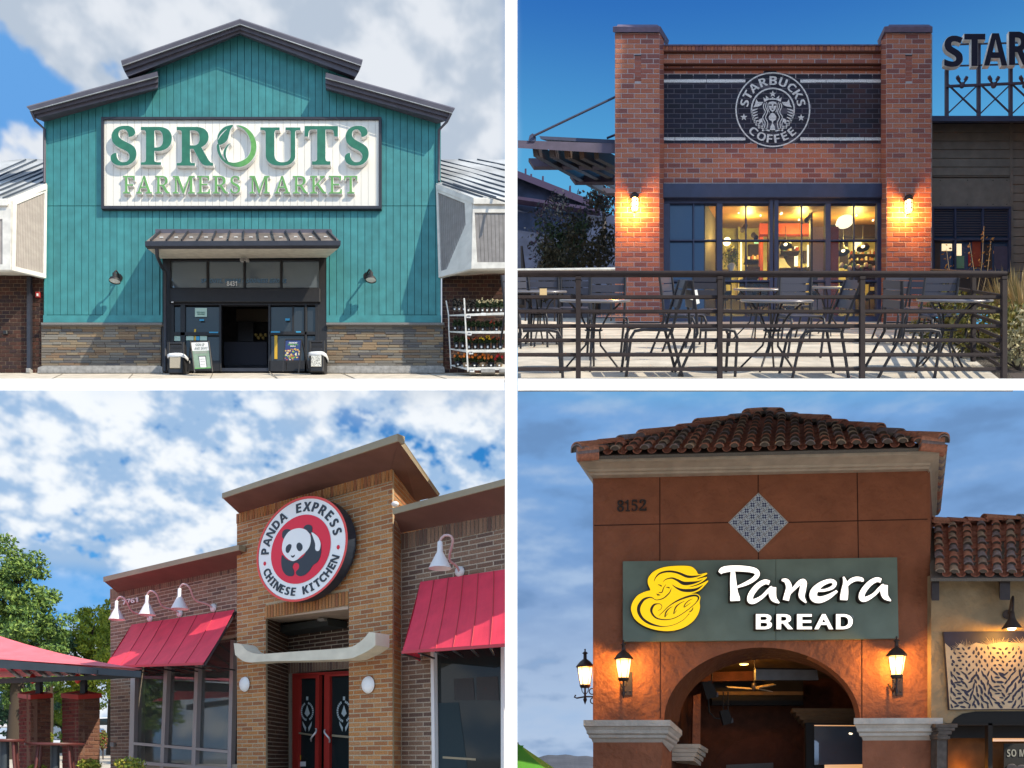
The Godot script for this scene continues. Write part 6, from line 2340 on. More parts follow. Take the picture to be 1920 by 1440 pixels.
	for q in [[0.55, 1.3, 0.5, "inside_green"], [1.9, 1.2, 0.6, "inside_green"], [2.6, 1.0, 1.0, "black"]]:
		var iv := MB.new()
		iv.box(wfr * Vector3(win_l.x + q[0], 1.6, -2.45), ka * 0.3 * q[1], Vector3.UP * q[2], kn * 0.05)
		put("room_panel", iv, M[q[3]])
	for q in [[246, 1212, 254, 1212, 249, 1480, 240, 1480], [309, 1212, 315.5, 1212, 304.5, 1480, 298, 1480], [367, 1200, 373, 1200, 364.5, 1480, 357, 1480], [432, 1200, 438, 1200, 432, 1480, 425, 1480]]:
		kpart("window_bar", q, wo + 0.07, 0.08, M.alu)
	kpart("window_bar", [244, 1391, 428, 1407, 428, 1412, 244, 1396], wo + 0.075, 0.06, M.alu)
	kpart("window_sill", [240, 1426, 430, 1440, 430, 1446, 240, 1432], wo + 0.12, 0.12, M.alu)
	kpart("shop_window", [808, 1195, 950, 1180, 950, 1560, 808, 1560], wo, 0.01, M.shop_glass)
	for q in [[807, 1200, 812.5, 1200, 817, 1560, 811, 1560], [939, 1195, 945, 1195, 945, 1560, 939, 1560]]:
		kpart("window_bar", q, wo + 0.07, 0.08, M.lamp_white)
	for q in [[851, 1273, 887, 1271, 890, 1313, 852, 1313], [893, 1270, 933, 1268, 936, 1313, 894, 1313]]:
		kpart("pane_panel", q, wo + 0.005, 0.004, mat("board_grey", Color(0.04, 0.042, 0.045), 0.8))  # flat grey panels painted on the pane for what shows in it
	kpart("window_view", [822, 1318, 860, 1317, 876, 1440, 822, 1440], wo + 0.004, 0.003, mat("teal_dark", Color(0.012, 0.03, 0.04), 0.8))  # flat patch painted on the pane for the view in the glass
	kpart("window_strip", [830, 1418, 892, 1422, 892, 1426, 830, 1422], wo + 0.006, 0.003, M.fascia_tan)
	# street number and small fittings
	var nb := MB.new()
	var g := glyph("7761", "Droid Sans", 700)
	var lo: Vector2 = g.lo; var sz: Vector2 = g.hi - g.lo
	solid(nb, g, func(p: Vector2) -> Vector3: return kp(lerpf(231, 260, (p.x - lo.x) / sz.x), lerpf(1134, 1125, (p.y - lo.y) / sz.y) - (p.x - lo.x) / sz.x * 5.0, off), kn, 0.02)
	put("street_number", nb, M.lamp_white)
	kpart("outlet_box", [206, 1392, 213, 1393, 213, 1400, 206, 1399], off + 0.04, 0.04, M.concrete)
	var cam := MB.new()
	cam.ball(kp(741, 945, 0.1), Vector3(0.05, 0.035, 0.05), 6)
	put("roof_camera", cam, M.lamp_white)

# flared eaves: top line, fascia foot, cove foot on the wall
func eaves(t: Array, f: Array, out: float, w: Array, wall: float):
	var b := MB.new()
	var c0 := kp(w[0], w[1], wall); var c1 := kp(w[2], w[3], wall)
	var f0 := kp(f[0], f[1], out); var f1 := kp(f[2], f[3], out)
	var t0 := kp(t[0], t[1], out); var t1 := kp(t[2], t[3], out)
	var steps := 5
	b.smooth(true)
	for i in steps:
		var u := float(i) / steps; var v := float(i + 1) / steps
		var cu := func(a: Vector3, d: Vector3, s: float) -> Vector3: return a.lerp(d, s) + kn * (-0.06 * sin(s * PI))
		b.quad_out(cu.call(c0, f0, u), cu.call(c1, f1, u), cu.call(c1, f1, v), cu.call(c0, f0, v), (c0 + c1) * 0.5 - kn * 2.0 + Vector3.UP)
	b.smooth(false)
	b.tri_out(c0, f0, f0 - kn * (out - wall + 0.3), c0 + ka)
	put("cove", b, M.cove_brown)
	var g := MB.new()
	g.hexa(PackedVector3Array([f0 + kn * 0.02, f1 + kn * 0.02, t1 + kn * 0.02, t0 + kn * 0.02]), PackedVector3Array([f0 - kn * 0.1, f1 - kn * 0.1, t1 - kn * 0.1, t0 - kn * 0.1]))
	put("fascia", g, M.fascia_tan)

func dining_chairs():
	var chair := make_chair()
	var words_ := ["first dining chair from the left behind the restaurant's long window", "second dining chair from the left behind the long window", "third dining chair from the left behind the long window", "fourth dining chair from the left behind the long window", "dining chair nearest the tower behind the long window"]
	for i in 5:
		var r: Node3D = chair.duplicate()
		r.name = numbered("dining_chair")
		add_child(r)
		var p := kp(268 + i * 34, 1500, -0.34 - 1.0 - (i % 2) * 0.5)
		p.y = 0.98
		r.transform = Transform3D(Basis(Vector3.UP, 0.65 + (i % 3) * 1.2), p)
		tag(r, words_[i], "chair", "dining chairs inside the restaurant")
	chair.free()

func round_sign():
	thing("round_sign", "round red and white sign with a black and white animal emblem on the tower", "sign")
	var O := 0.2
	var c := kp(563.5, 1030.5, O)
	var R0 := 0.715
	var map := func(p: Vector2) -> Vector3: return c + ka * p.x * R0 * 1.36 + Vector3.UP * p.y * R0
	var disc := func(b: MB, r0: float, r1: float, z: float):
		for i in 64:
			var g0 := TAU * i / 64; var g1 := TAU * (i + 1) / 64
			var h := kn * z
			var p: Vector3 = map.call(Vector2(cos(g0), sin(g0)) * r1); var q: Vector3 = map.call(Vector2(cos(g1), sin(g1)) * r1)
			var r: Vector3 = map.call(Vector2(cos(g1), sin(g1)) * r0); var e: Vector3 = map.call(Vector2(cos(g0), sin(g0)) * r0)
			b.quad_out(p + h, q + h, r + h, e + h, c - kn)
	var body := MB.new()
	var oval := PackedVector3Array()
	for i in 56: oval.append(map.call(Vector2(cos(TAU * i / 56), sin(TAU * i / 56)) * 0.985))
	body.slab(oval, kn, 0.15)
	put("sign_drum", body, M.disc_ink)
	var r := MB.new(); disc.call(r, 0.955, 1.0, 0.012)
	put("red_rim", r, M.rim_red)
	var w := MB.new(); disc.call(w, 0.0, 0.956, 0.006)
	put("white_face", w, M.disc_white)
	var d := MB.new(); disc.call(d, 0.0, 0.655, 0.012)
	put("red_field", d, M.disc_red)
	var txt := MB.new()
	var ring := func(s: String, mid: float, span: float, low: bool):
		var n := s.length()
		for i in n:
			if s[i] == " ": continue
			var ang := deg_to_rad(mid + span * ((i + 0.5) / n - 0.5) * (-1.0 if low else 1.0))
			var g := glyph(s[i], "Droid Sans", 700)
			var m: Vector2 = (g.lo + g.hi) * 0.5
			var hh: float = g.hi.y - g.lo.y
			var dd := Vector2(sin(ang), cos(ang)); var tt := Vector2(cos(ang), -sin(ang))
			if low: dd = -dd; tt = -tt
			var sgn := -1.0 if low else 1.0
			solid(txt, g, func(p: Vector2) -> Vector3:
				var q := (p - m) / hh * (0.175 if not low else 0.155)
				var rad: Vector2 = Vector2(sin(ang), cos(ang)) * 0.805
				return map.call(rad + tt * q.x * 1.05 + dd * q.y), kn, 0.016)
	ring.call("PANDA EXPRESS", -2.0, 172.0, false)
	ring.call("CHINESE KITCHEN", 181.0, 144.0, true)
	put("lettering", txt, M.disc_ink)
	var dots := MB.new()
	for s in [-1.0, 1.0]:
		var p: Vector3 = map.call(Vector2(0.805 * s, -0.12))
		dots.lathe(p + kn * 0.008, [Vector2(0.03, 0.0), Vector2(0.028, 0.006), Vector2(0.0, 0.006)], 10, kn)
	put("red_dots", dots, M.disc_red)
	# emblem, drawn 7.2 times its size with the turn of the wall taken out
	var e := func(a: Array) -> PackedVector2Array:
		var o := PackedVector2Array()
		for i in range(0, a.size(), 2):
			var p := kp(475 + a[i] / 7.2, 930 + a[i + 1] / 7.2, O) - c
			o.append(Vector2(p.dot(ka) / 1.36, p.y) / R0)
		return curve(o, 4)
	var layer := func(called: String, shapes: Array, z: float, m: Material):
		for s in shapes:
			var b := MB.new()
			solid(b, outline(e.call(s)), map, kn, z)
			put(called, b, m)
	layer.call("emblem_dark", [[400, 800, 388, 900, 405, 1000, 450, 1065, 500, 1085, 545, 1080, 562, 1050, 556, 1000, 540, 960, 560, 915, 600, 905, 628, 930, 625, 980, 590, 1020, 592, 1060, 640, 1085, 710, 1065, 770, 1010, 815, 940, 880, 890, 920, 800, 928, 690, 910, 600, 860, 530, 800, 490, 780, 560, 700, 800, 550, 880, 450, 850],
		[400, 545, 405, 490, 440, 455, 490, 452, 518, 475, 470, 520, 435, 580, 410, 570], [690, 440, 710, 405, 755, 388, 800, 410, 808, 460, 790, 510, 760, 500, 730, 460]], 0.016, M.disc_ink)
	layer.call("emblem_light", [[545, 882, 480, 850, 420, 780, 402, 700, 425, 590, 480, 500, 550, 455, 640, 438, 720, 460, 775, 520, 790, 600, 770, 690, 720, 760, 650, 820, 600, 865], [800, 495, 860, 530, 905, 590, 922, 660, 905, 735, 870, 745, 850, 715, 850, 650, 825, 570]], 0.020, M.disc_white)
	layer.call("emblem_eyes", [[455, 740, 462, 690, 500, 655, 530, 665, 525, 710, 495, 765, 470, 770], [600, 690, 612, 645, 645, 635, 675, 665, 680, 710, 655, 745, 622, 740], [525, 805, 550, 812, 575, 798, 572, 818, 550, 835, 532, 825]], 0.024, M.disc_ink)

func awnings():
	var off := -0.34
	# awning: top edge on the wall, front edge held out
	for q in [
		["left red canvas awning over the restaurant's long window, right of the pavilion", [247, 1171, 440, 1143], [196, 1251, 381, 1244.5], 1.0, 6, 437.0, 1239.0, 250.0, 1262.0],
		["right red canvas awning at the restaurant's near end, beside the white wall", [788, 1091, 956, 1066], [754, 1223, 956, 1209], 0.85, 6, 956.0, 1200.0, 800.0, 1206.0]]:
		thing("awning", q[0], "awning", "red canvas awnings on the brick restaurant")
		var t0 := kp(q[1][0], q[1][1], off + 0.02); var t1 := kp(q[1][2], q[1][3], off + 0.02)
		var f0 := kp(q[2][0], q[2][1], off + q[3]); var f1 := kp(q[2][2], q[2][3], off + q[3])
		var n: int = q[4]
		var cl2 := MB.new()
		cl2.smooth(true)
		for i in n:
			for j in 4:
				for h in 6:
					var u0 := (i + j / 4.0) / n; var u1 := (i + (j + 1) / 4.0) / n
					var pt := func(u: float, v: float) -> Vector3:
						var sag := -0.018 * sin(fposmod(u * n, 1.0001) * PI) * sin(v * PI) - 0.02 * sin(v * PI)
						return t0.lerp(t1, u).lerp(f0.lerp(f1, u), v) + kn * sag
					cl2.quad_out(pt.call(u0, h / 6.0), pt.call(u1 - 0.0001, h / 6.0), pt.call(u1 - 0.0001, (h + 1) / 6.0), pt.call(u0, (h + 1) / 6.0), t0.lerp(t1, 0.5) - Vector3(0, 1.2, 0))
		put("canvas", cl2, M.canvas_red)
		for i in range(1, n):
			var sm := MB.new()
			var su := float(i) / n
			var sp := PackedVector3Array()
			for h in 7: sp.append(t0.lerp(t1, su).lerp(f0.lerp(f1, su), h / 6.0) - kn * 0.02 * sin(h / 6.0 * PI) + kn * 0.004)
			sm.tube(sp, 0.007, 5)
			put("seam", sm, M.canvas_edge if M.has("canvas_edge") else mat("canvas_edge", Color(0.50, 0.05, 0.07), 0.6))
		var va := MB.new()
		va.bar(f0, f1, 0.02, 0.035)
		put("front_bar", va, M.canvas_edge)
		for i in range(0, n + 1):
			var r := MB.new()
			var u := float(i) / n
			r.bar(t0.lerp(t1, u) - kn * 0.03 - Vector3(0, 0.03, 0), f0.lerp(f1, u) - kn * 0.03 - Vector3(0, 0.02, 0), 0.02, 0.02)
			var wall_foot := t0.lerp(t1, u) - Vector3(0, 0.0, 0)
			wall_foot.y = f0.lerp(f1, u).y + 0.03
			r.bar(f0.lerp(f1, u) - Vector3(0, 0.02, 0), wall_foot, 0.02, 0.02)
			put("rib", r, M.steel_dark)
		for s in [[t1, f1], [t0, f0]]:
			var c := MB.new()
			var foot: Vector3 = s[0]
			foot.y = s[1].y
			var h0: Vector3 = (s[1] as Vector3).lerp(foot, 0.25)
			if s[0] == t1: continue
			c.tri(s[0], s[1], foot)
			put("end_canvas", c, M.canvas_red)
	# gooseneck sign lamps
	for q in [[219, 1162, 282, 1159, "gooseneck lamp at the left corner above the long awning"], [276, 1153, 338, 1150, "gooseneck lamp in the middle above the long awning"], [337, 1142, 401, 1140, "gooseneck lamp nearest the tower above the long awning"], [825, 1066, 863, 1072, "large looking gooseneck lamp above the right hand awning"]]:
		thing("gooseneck_lamp", "white bell shaped " + q[4], "lamp", "white gooseneck lamps above the red awnings")
		var o := 0.55
		var hd := kp(q[0], q[1], off + o)
		var sz := 0.135 if q[0] < 800 else 0.14
		var pl := kp(q[2], q[3], off)
		var b := MB.new()
		b.lathe(hd, [Vector2(sz, 0.0), Vector2(sz * 0.93, 0.02), Vector2(sz * 0.42, 0.16), Vector2(sz * 0.26, 0.2), Vector2(sz * 0.22, 0.32), Vector2(0.0, 0.34)], 16)
		put("shade", b, M.lamp_white)
		var a := MB.new()
		var top := hd + Vector3(0, 0.33, 0)
		a.tube(curve3([top, top + Vector3(0.03, 0.06, 0.0) + ka * 0.03, top + ka * 0.13 + Vector3(0, 0.02, 0) - kn * 0.08, top.lerp(pl, 0.45) + Vector3(0, -0.04, 0), pl.lerp(top, 0.22) + Vector3(0, 0.0, 0), pl + kn * 0.02]), 0.016, 6)
		put("arm", a, M.lamp_pink)
		var d := MB.new()
		d.lathe(pl, [Vector2(0.07, 0.0), Vector2(0.065, 0.03), Vector2(0.0, 0.035)], 12, kn)
		put("wall_plate", d, M.lamp_white)

func curve3(a: Array) -> PackedVector3Array:
	var c := Curve3D.new()
	for i in a.size():
		var t: Vector3 = (a[mini(i + 1, a.size() - 1)] - a[maxi(i - 1, 0)]) * 0.2
		c.add_point(a[i], -t, t)
	c.bake_interval = 0.05
	return c.get_baked_points()

func pavilion():
	# fabric roofed pavilion on brick piers
	mat("canvas_pink", Color(0.90, 0.19, 0.24), 0.65, 0, "soft", 0.8)
	mat("beam_slate", Color(0.03, 0.042, 0.055), 0.45, 0, "soft", 1.0)
	thing("pavilion", "red fabric roofed pavilion with slate beams on two brick piers", "pavilion")
	var d0 := 11.5; var d1 := 12.0; var d2 := 15.0
	var apex := at(-20, 1186, 13.4)
	var fr := at(268, 1254, d1); var fl := at(-330, 1214, d0)
	var br := at(190, 1270, 16.5); var bl := at(-320, 1270, 16.0)
	var c := MB.new()
	c.smooth(true)
	var tri_sheet := func(a: Vector3, b: Vector3, t: Vector3, sag: float):
		var n := 8
		for i in n:
			for j in n - i:
				var f := func(u: int, v: int) -> Vector3:
					var x := float(u) / n; var y := float(v) / n
					return a + (b - a) * x + (t - a) * y - Vector3(0, sag * 4.0 * y * (1.0 - y) * 0.5, 0)
				c.tri_out(f.call(i, j), f.call(i + 1, j), f.call(i, j + 1), a + Vector3(0, -3, -2))
				if i + j < n - 1: c.tri_out(f.call(i + 1, j), f.call(i + 1, j + 1), f.call(i, j + 1), a + Vector3(0, -3, -2))
	tri_sheet.call(fl, fr, apex, 0.12)
	tri_sheet.call(fr, br, apex, 0.12)
	put("canopy", c, M.canvas_pink)
	var u := MB.new()
	u.poly(PackedVector3Array([fl + Vector3(0, 0.02, 0), at(172, 1247, d1), at(172, 1265, 14.5), at(-320, 1280, 16.0)]), Vector3.DOWN)
	put("canopy_lining", u, M.canvas_red)
	var b := MB.new()
	b.hexa(PackedVector3Array([at(-330, 1210, d0), at(265, 1258.5, d1), at(264, 1270, d1), at(-330, 1231, d0)]), PackedVector3Array([at(-330, 1212, d0 + 0.15), at(262, 1258.5, d1 + 0.15), at(261, 1269, d1 + 0.15), at(-330, 1230, d0 + 0.15)]))
	put("front_beam", b, M.beam_slate)
	var b2 := MB.new()
	b2.hexa(PackedVector3Array([at(-330, 1283, d2), at(262, 1264, d1 + 0.3), at(262, 1271, d1 + 0.3), at(-330, 1296, d2)]), PackedVector3Array([at(-330, 1283, d2 + 0.15), at(255, 1264, d1 + 0.5), at(255, 1271, d1 + 0.5), at(-330, 1296, d2 + 0.15)]))
	put("rear_beam", b2, M.beam_slate)
	for i in 7:
		var s := MB.new()
		s.bar(at(10 + i * 28, 1246 + i * 2.2, d0 + 0.4), at(40 + i * 26, 1272 - i * 0.5, d2), 0.05, 0.06)
		put("rafter", s, M.beam_slate)
	mat("pier_mortar", Color(0.24, 0.13, 0.09), 0.95, 0, "grain", 2.0)
	for q in [[36.0, 57.0, 95.0, 1300.0, 70.5], [117.0, 147.0, 187.0, 1300.0, 154.5]]:
		var d := 13.2
		var L := at(q[0], 1425, d + 0.35); var C := at(q[1], 1425, d); var Rr := at(q[2], 1425, d + 0.28)
		var y1 := at(0, q[3], d).y
		for f in [[L, C, 0], [C, Rr, 1]]:
			var p: Vector3 = f[0]; p.y = 0.9
			var e: Vector3 = f[1]; e.y = 0.9
			var x := (e - p)
			var ln := x.length(); x = x / ln
			var z := Vector3(-x.z, 0, x.x)
			if z.z < 0: z = -z
			var w := MB.new()
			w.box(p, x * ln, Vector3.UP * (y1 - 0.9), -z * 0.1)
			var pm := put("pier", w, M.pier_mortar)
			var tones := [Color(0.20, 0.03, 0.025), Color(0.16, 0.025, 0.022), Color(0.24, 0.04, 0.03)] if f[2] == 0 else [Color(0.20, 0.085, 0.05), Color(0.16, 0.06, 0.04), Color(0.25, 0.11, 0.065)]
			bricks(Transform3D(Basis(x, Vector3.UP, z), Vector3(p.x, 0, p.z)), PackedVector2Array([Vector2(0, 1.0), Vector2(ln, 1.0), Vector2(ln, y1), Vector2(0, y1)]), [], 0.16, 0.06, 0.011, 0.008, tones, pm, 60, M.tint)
		var cp := MB.new()
		cp.slab(PackedVector3Array([at(q[0] - 3, q[3], d + 0.36), at(q[1], q[3] + 3, d - 0.05), at(q[2] + 4, q[3], d + 0.26), at((q[0] + q[2]) / 2, q[3] - 6, d + 0.6)]), Vector3.UP, 0.07)
		put("pier_cap", cp, M.door_red)
		put("post", rect(q[4] - 4.5, 1268, q[4] + 4.5, q[3] + 2, d + 0.3, 0.09), M.beam_slate)
		var ft := MB.new()
		ft.ball(at(q[4] - 9, 1273, d + 0.2), Vector3(0.05, 0.08, 0.05), 5)
		put("post_fitting", ft, M.rim_red)
	# tables under the pavilion
	mat("table_maroon", Color(0.09, 0.02, 0.018), 0.5)
	for q in [[103, 1398, 11.6, 50.0, "maroon patio table in front of the right hand brick pier"], [8, 1391, 11.2, 34.0, "maroon patio table cut by the left edge of the pavilion"]]:
		thing("patio_table", q[4], "table", "maroon patio tables under the pavilion")
		var k: float = q[2] / LENS
		var ctr := at(q[0], q[1], q[2])
		var tp := MB.new()
		tp.lathe(ctr, [Vector2(0.0, 0.0), Vector2(q[3] * k, 0.0), Vector2(q[3] * k, 0.035), Vector2(0.0, 0.035)], 24)
		put("table_top", tp, M.table_maroon)
		var lg := MB.new()
		for i in 4:
			var aa := TAU * i / 4 + 0.4
			var dd: Vector3 = Vector3(cos(aa), 0, sin(aa)) * q[3] * k
			lg.tube(PackedVector3Array([ctr + dd * 0.7, ctr + dd * 0.78 + Vector3(0, -0.25, 0), ctr + dd * 1.0 + Vector3(0, -0.62, 0)]), 0.02, 6)
			lg.bar(ctr + dd * 0.4 + Vector3(0, -0.42, 0), ctr + dd * 1.25 + Vector3(0, -0.42, 0), 0.16, 0.03)
		put("table_frame", lg, M.table_maroon)
		var st := MB.new()
		st.tube(PackedVector3Array([ctr, ctr + Vector3(0, -0.7, 0)]), 0.06, 8)
		put("umbrella_stem", st, M.beam_slate)
	# shrubs and parked cars
	var lime := [Color(0.24, 0.30, 0.03), Color(0.16, 0.22, 0.02), Color(0.34, 0.30, 0.04), Color(0.10, 0.15, 0.02)]
	for q in [[168, 1434, 12.0, 0.17, 0.07, "yellow green clipped shrub between the right pier and the restaurant"], [243, 1434, 11.6, 0.22, 0.09, "larger yellow green shrub below the restaurant window"], [70, 1441, 11.8, 0.12, 0.05, "small yellow shrub at the foot of the patio table"], [26, 1378, 30.0, 0.14, 0.13, "small yellow shrub beyond the left brick pier"], [193, 1388, 24.0, 0.12, 0.24, "red leafed shrub beside the restaurant's left corner"], [93, 1383, 30.0, 0.14, 0.16, "yellow green shrub seen between the two brick piers"]]:
		thing("shrub", q[5], "shrub", "clipped shrubs round the restaurant")
		var f := MB.new()
		var tones: Array = lime if not "red" in q[5] else [Color(0.16, 0.14, 0.03), Color(0.25, 0.05, 0.03), Color(0.12, 0.18, 0.03)]
		clump(f, at(q[0], q[1], q[2]), Vector3(q[3], q[4] * 1.2, q[3] * 0.8), 520, 0.024 if q[2] < 20 else 0.04, tones)
		put("foliage", f, M.leaf)
		var s := MB.new()
		s.tube(PackedVector3Array([at(q[0], q[1], q[2]) - Vector3(0, q[4] + 0.3, 0), at(q[0], q[1], q[2])]), 0.02, 5)
		put("stem", s, M.brown_dark)
	mat("car_white", Color(0.70, 0.71, 0.73), 0.25)
	M.car_white.clearcoat_enabled = true
	mat("car_silver", Color(0.35, 0.38, 0.41), 0.3, 0.3)
	for q in [[8, 1372, 56.0, 1.0, "car_white", "white car parked at the far left beyond the pavilion"], [107, 1372, 60.0, -1.0, "car_silver", "silver car parked between the two brick piers"], [199, 1392, 50.0, 1.0, "car_white", "white car parked between the right pier and the restaurant"], [108, 1398, 44.0, 1.0, "car_white", "nearer white car low between the two brick piers"]]:
		parked_car(at(q[0], q[1], q[2]), q[3], M[q[4]], q[5])

func parked_car(p: Vector3, side: float, m: Material, label: String):
	thing("parked_car", label, "car", "cars parked beyond the restaurant")
	var prof := [[-2.1, 0.35], [-2.1, 0.75], [-1.9, 0.88], [-1.0, 0.95], [-0.45, 1.4], [0.7, 1.45], [1.35, 1.0], [2.0, 0.9], [2.15, 0.7], [2.15, 0.35]]
	var sec := []
	for z in [-0.85, -0.8, 0.8, 0.85]:
		var s := PackedVector3Array()
		for q in prof:
			var y: float = q[1]
			var zz: float = z * (0.82 if y > 1.1 else 1.0)
			s.append(p + Vector3(q[0] * side, y - (0.05 if absf(z) > 0.82 else 0.0), zz))
		sec.append(s)
	var b := MB.new()
	b.loft(sec)
	put("body", b, m)
	for z in [-0.74, 0.74]:
		var g := MB.new()
		g.slab(PackedVector3Array([p + Vector3(-0.85 * side, 0.98, z * 1.15), p + Vector3(-0.42 * side, 1.34, z), p + Vector3(0.62 * side, 1.38, z), p + Vector3(1.12 * side, 1.0, z * 1.15)]), Vector3(0, 0, signf(z)), 0.02)
		put("side_window", g, M.shop_glass)
		for x in [-1.35, 1.35]:
			var t := MB.new()
			t.tube(PackedVector3Array([p + Vector3(x * side, 0.32, z * 1.02), p + Vector3(x * side, 0.32, z * 1.2)]), 0.32, 14)
			put("wheel", t, M.black)
	for z in [-0.6, 0.6]:
		var l := MB.new()
		l.ball(p + Vector3(2.12 * side, 0.72, z), Vector3(0.06, 0.08, 0.16), 5)
		put("headlight", l, M.disc_white)
	var ws := MB.new()
	ws.slab(PackedVector3Array([p + Vector3(0.74 * side, 1.42, -0.6), p + Vector3(0.74 * side, 1.42, 0.6), p + Vector3(1.33 * side, 1.03, 0.7), p + Vector3(1.33 * side, 1.03, -0.7)]), Vector3(side * 0.6, 0.8, 0), 0.02)
	put("windscreen", ws, M.shop_glass)

func kitchen_trees():
	var mid := [Color(0.111, 0.207, 0.039), Color(0.078, 0.159, 0.033), Color(0.169, 0.268, 0.050), Color(0.046, 0.104, 0.033), Color(0.221, 0.329, 0.066)]
	var bright := [Color(0.312, 0.378, 0.033), Color(0.234, 0.305, 0.028), Color(0.403, 0.464, 0.050), Color(0.143, 0.220, 0.022)]
	var teal := [Color(0.052, 0.122, 0.061), Color(0.072, 0.159, 0.077), Color(0.033, 0.079, 0.055), Color(0.111, 0.207, 0.083)]
	mat("bark", Color(0.09, 0.065, 0.045), 0.95, 0, "grain", 2.0)
	mat("tree_leaf", Color(1, 1, 1), 0.65)
	M.tree_leaf.backlight_enabled = true
	M.tree_leaf.backlight = Color(0.25, 0.3, 0.12)
	# px, py of crown middle, distance, half width px, half height px
	for q in [[28, 1160, 30.0, 92, 175, mid, 21000, "tall green tree rising highest at the left edge"], [170, 1235, 34.0, 62, 105, bright, 9000, "yellow green tree between the tall tree and the restaurant"], [20, 1320, 38.0, 80, 70, teal, 6000, "dark blue green tree under the pavilion roof at the left"], [120, 1335, 40.0, 70, 55, bright, 5000, "low yellow green tree seen between the brick piers"], [204, 1185, 36.0, 26, 70, bright, 3200, "slender yellow tree against the restaurant's left eave"], [88, 1215, 33.0, 50, 70, teal, 5000, "blue green lower tree in front of the tallest one"]]:
		thing("leafy_tree", q[7], "tree", "trees left of the restaurant")
		var k: float = q[2] / LENS
		var c: Vector3 = at(q[0], q[1], q[2])
		var hw: float = q[3] * k; var hh: float = q[4] * k
		var tr := MB.new()
		var foot := Vector3(c.x, 1.2, c.z)
		tr.tube(PackedVector3Array([foot, foot.lerp(c, 0.6) + Vector3(0.1, 0, 0), c + Vector3(0, hh * 0.1, 0), c + Vector3(0.05, hh * 0.55, 0)]), 0.22 * hw / 1.5 + 0.06, 8, 0.03)
		for i in 9:
			var a := rng.randf() * TAU
			var p0 := foot.lerp(c + Vector3(0, hh * 0.5, 0), rng.randf_range(0.5, 0.95))
			tr.tube(PackedVector3Array([p0, p0 + Vector3(cos(a) * hw * 0.25, hh * 0.1, sin(a) * hw * 0.25), p0 + Vector3(cos(a) * hw * 0.5, hh * 0.2, sin(a) * hw * 0.5)]), 0.06, 5, 0.015)
		put("trunk", tr, M.bark)
		var f := MB.new()
		var n: int = q[6] / 62
		for i in n:
			var d := Vector3(rng.randfn(), rng.randfn(), rng.randfn()).normalized() * pow(rng.randf(), 0.5)
			# pointed, uneven crown
			var narrow := 1.0 - 0.55 * clampf(d.y, 0.0, 1.0)
			var lump := 1.0 + 0.22 * sin(d.y * 9.0 + q[0]) + rng.randf_range(-0.12, 0.18)
			var o := c + Vector3(d.x * hw * narrow * lump, d.y * hh, d.z * hw * narrow)
			clump(f, o, Vector3(0.34, 0.26, 0.34) * (0.55 + 0.5 * rng.randf()), 62, 0.075, q[5])
		put("crown", f, M.tree_leaf)
	# two more of the trees stand further left, where the windows mirror them
	for q in [[-9.5, 0.0, "green tree well left of the pavilion, mirrored in the long window"], [-12.5, 8.0, "second green tree left of the pavilion, nearer the street"]]:
		var src: Node3D = find_child("leafy_tree", false, false)
		var r: Node3D = src.duplicate()
		r.name = numbered("leafy_tree")
		add_child(r)
		r.position = Vector3(q[0], -1.0, 12.0 + q[1])
		tag(r, q[2], "tree", "trees left of the restaurant")

# ======================= terracotta bakery tower, lower right =======================
var bn := Vector3.BACK
var bpl: Plane

func bp(px: float, py: float, off := 0.0) -> Vector3:
	return on(Plane(bn, bpl.d + off), px, py)

func bq(a: Array) -> PackedVector3Array:
	var o := PackedVector3Array()
	for i in range(0, a.size(), 3): o.append(bp(a[i], a[i + 1], a[i + 2]))
	return o

func bpoly(b: MB, a: Array, off: float, thick: float):
	var o := PackedVector3Array()
	for i in range(0, a.size(), 2): o.append(bp(a[i], a[i + 1], off))
	b.slab(o, bn, thick)

func bpart(called: String, a: Array, off: float, thick: float, m: Material, parent: Node3D = null) -> MeshInstance3D:
	var b := MB.new()
	bpoly(b, a, off, thick)
	return put(called, b, m, parent)

# profile swept between two ends
func sweep(called: String, ends: Array, m: Material) -> MeshInstance3D:
	var b := MB.new()
	b.loft(ends)
	return put(called, b, m)

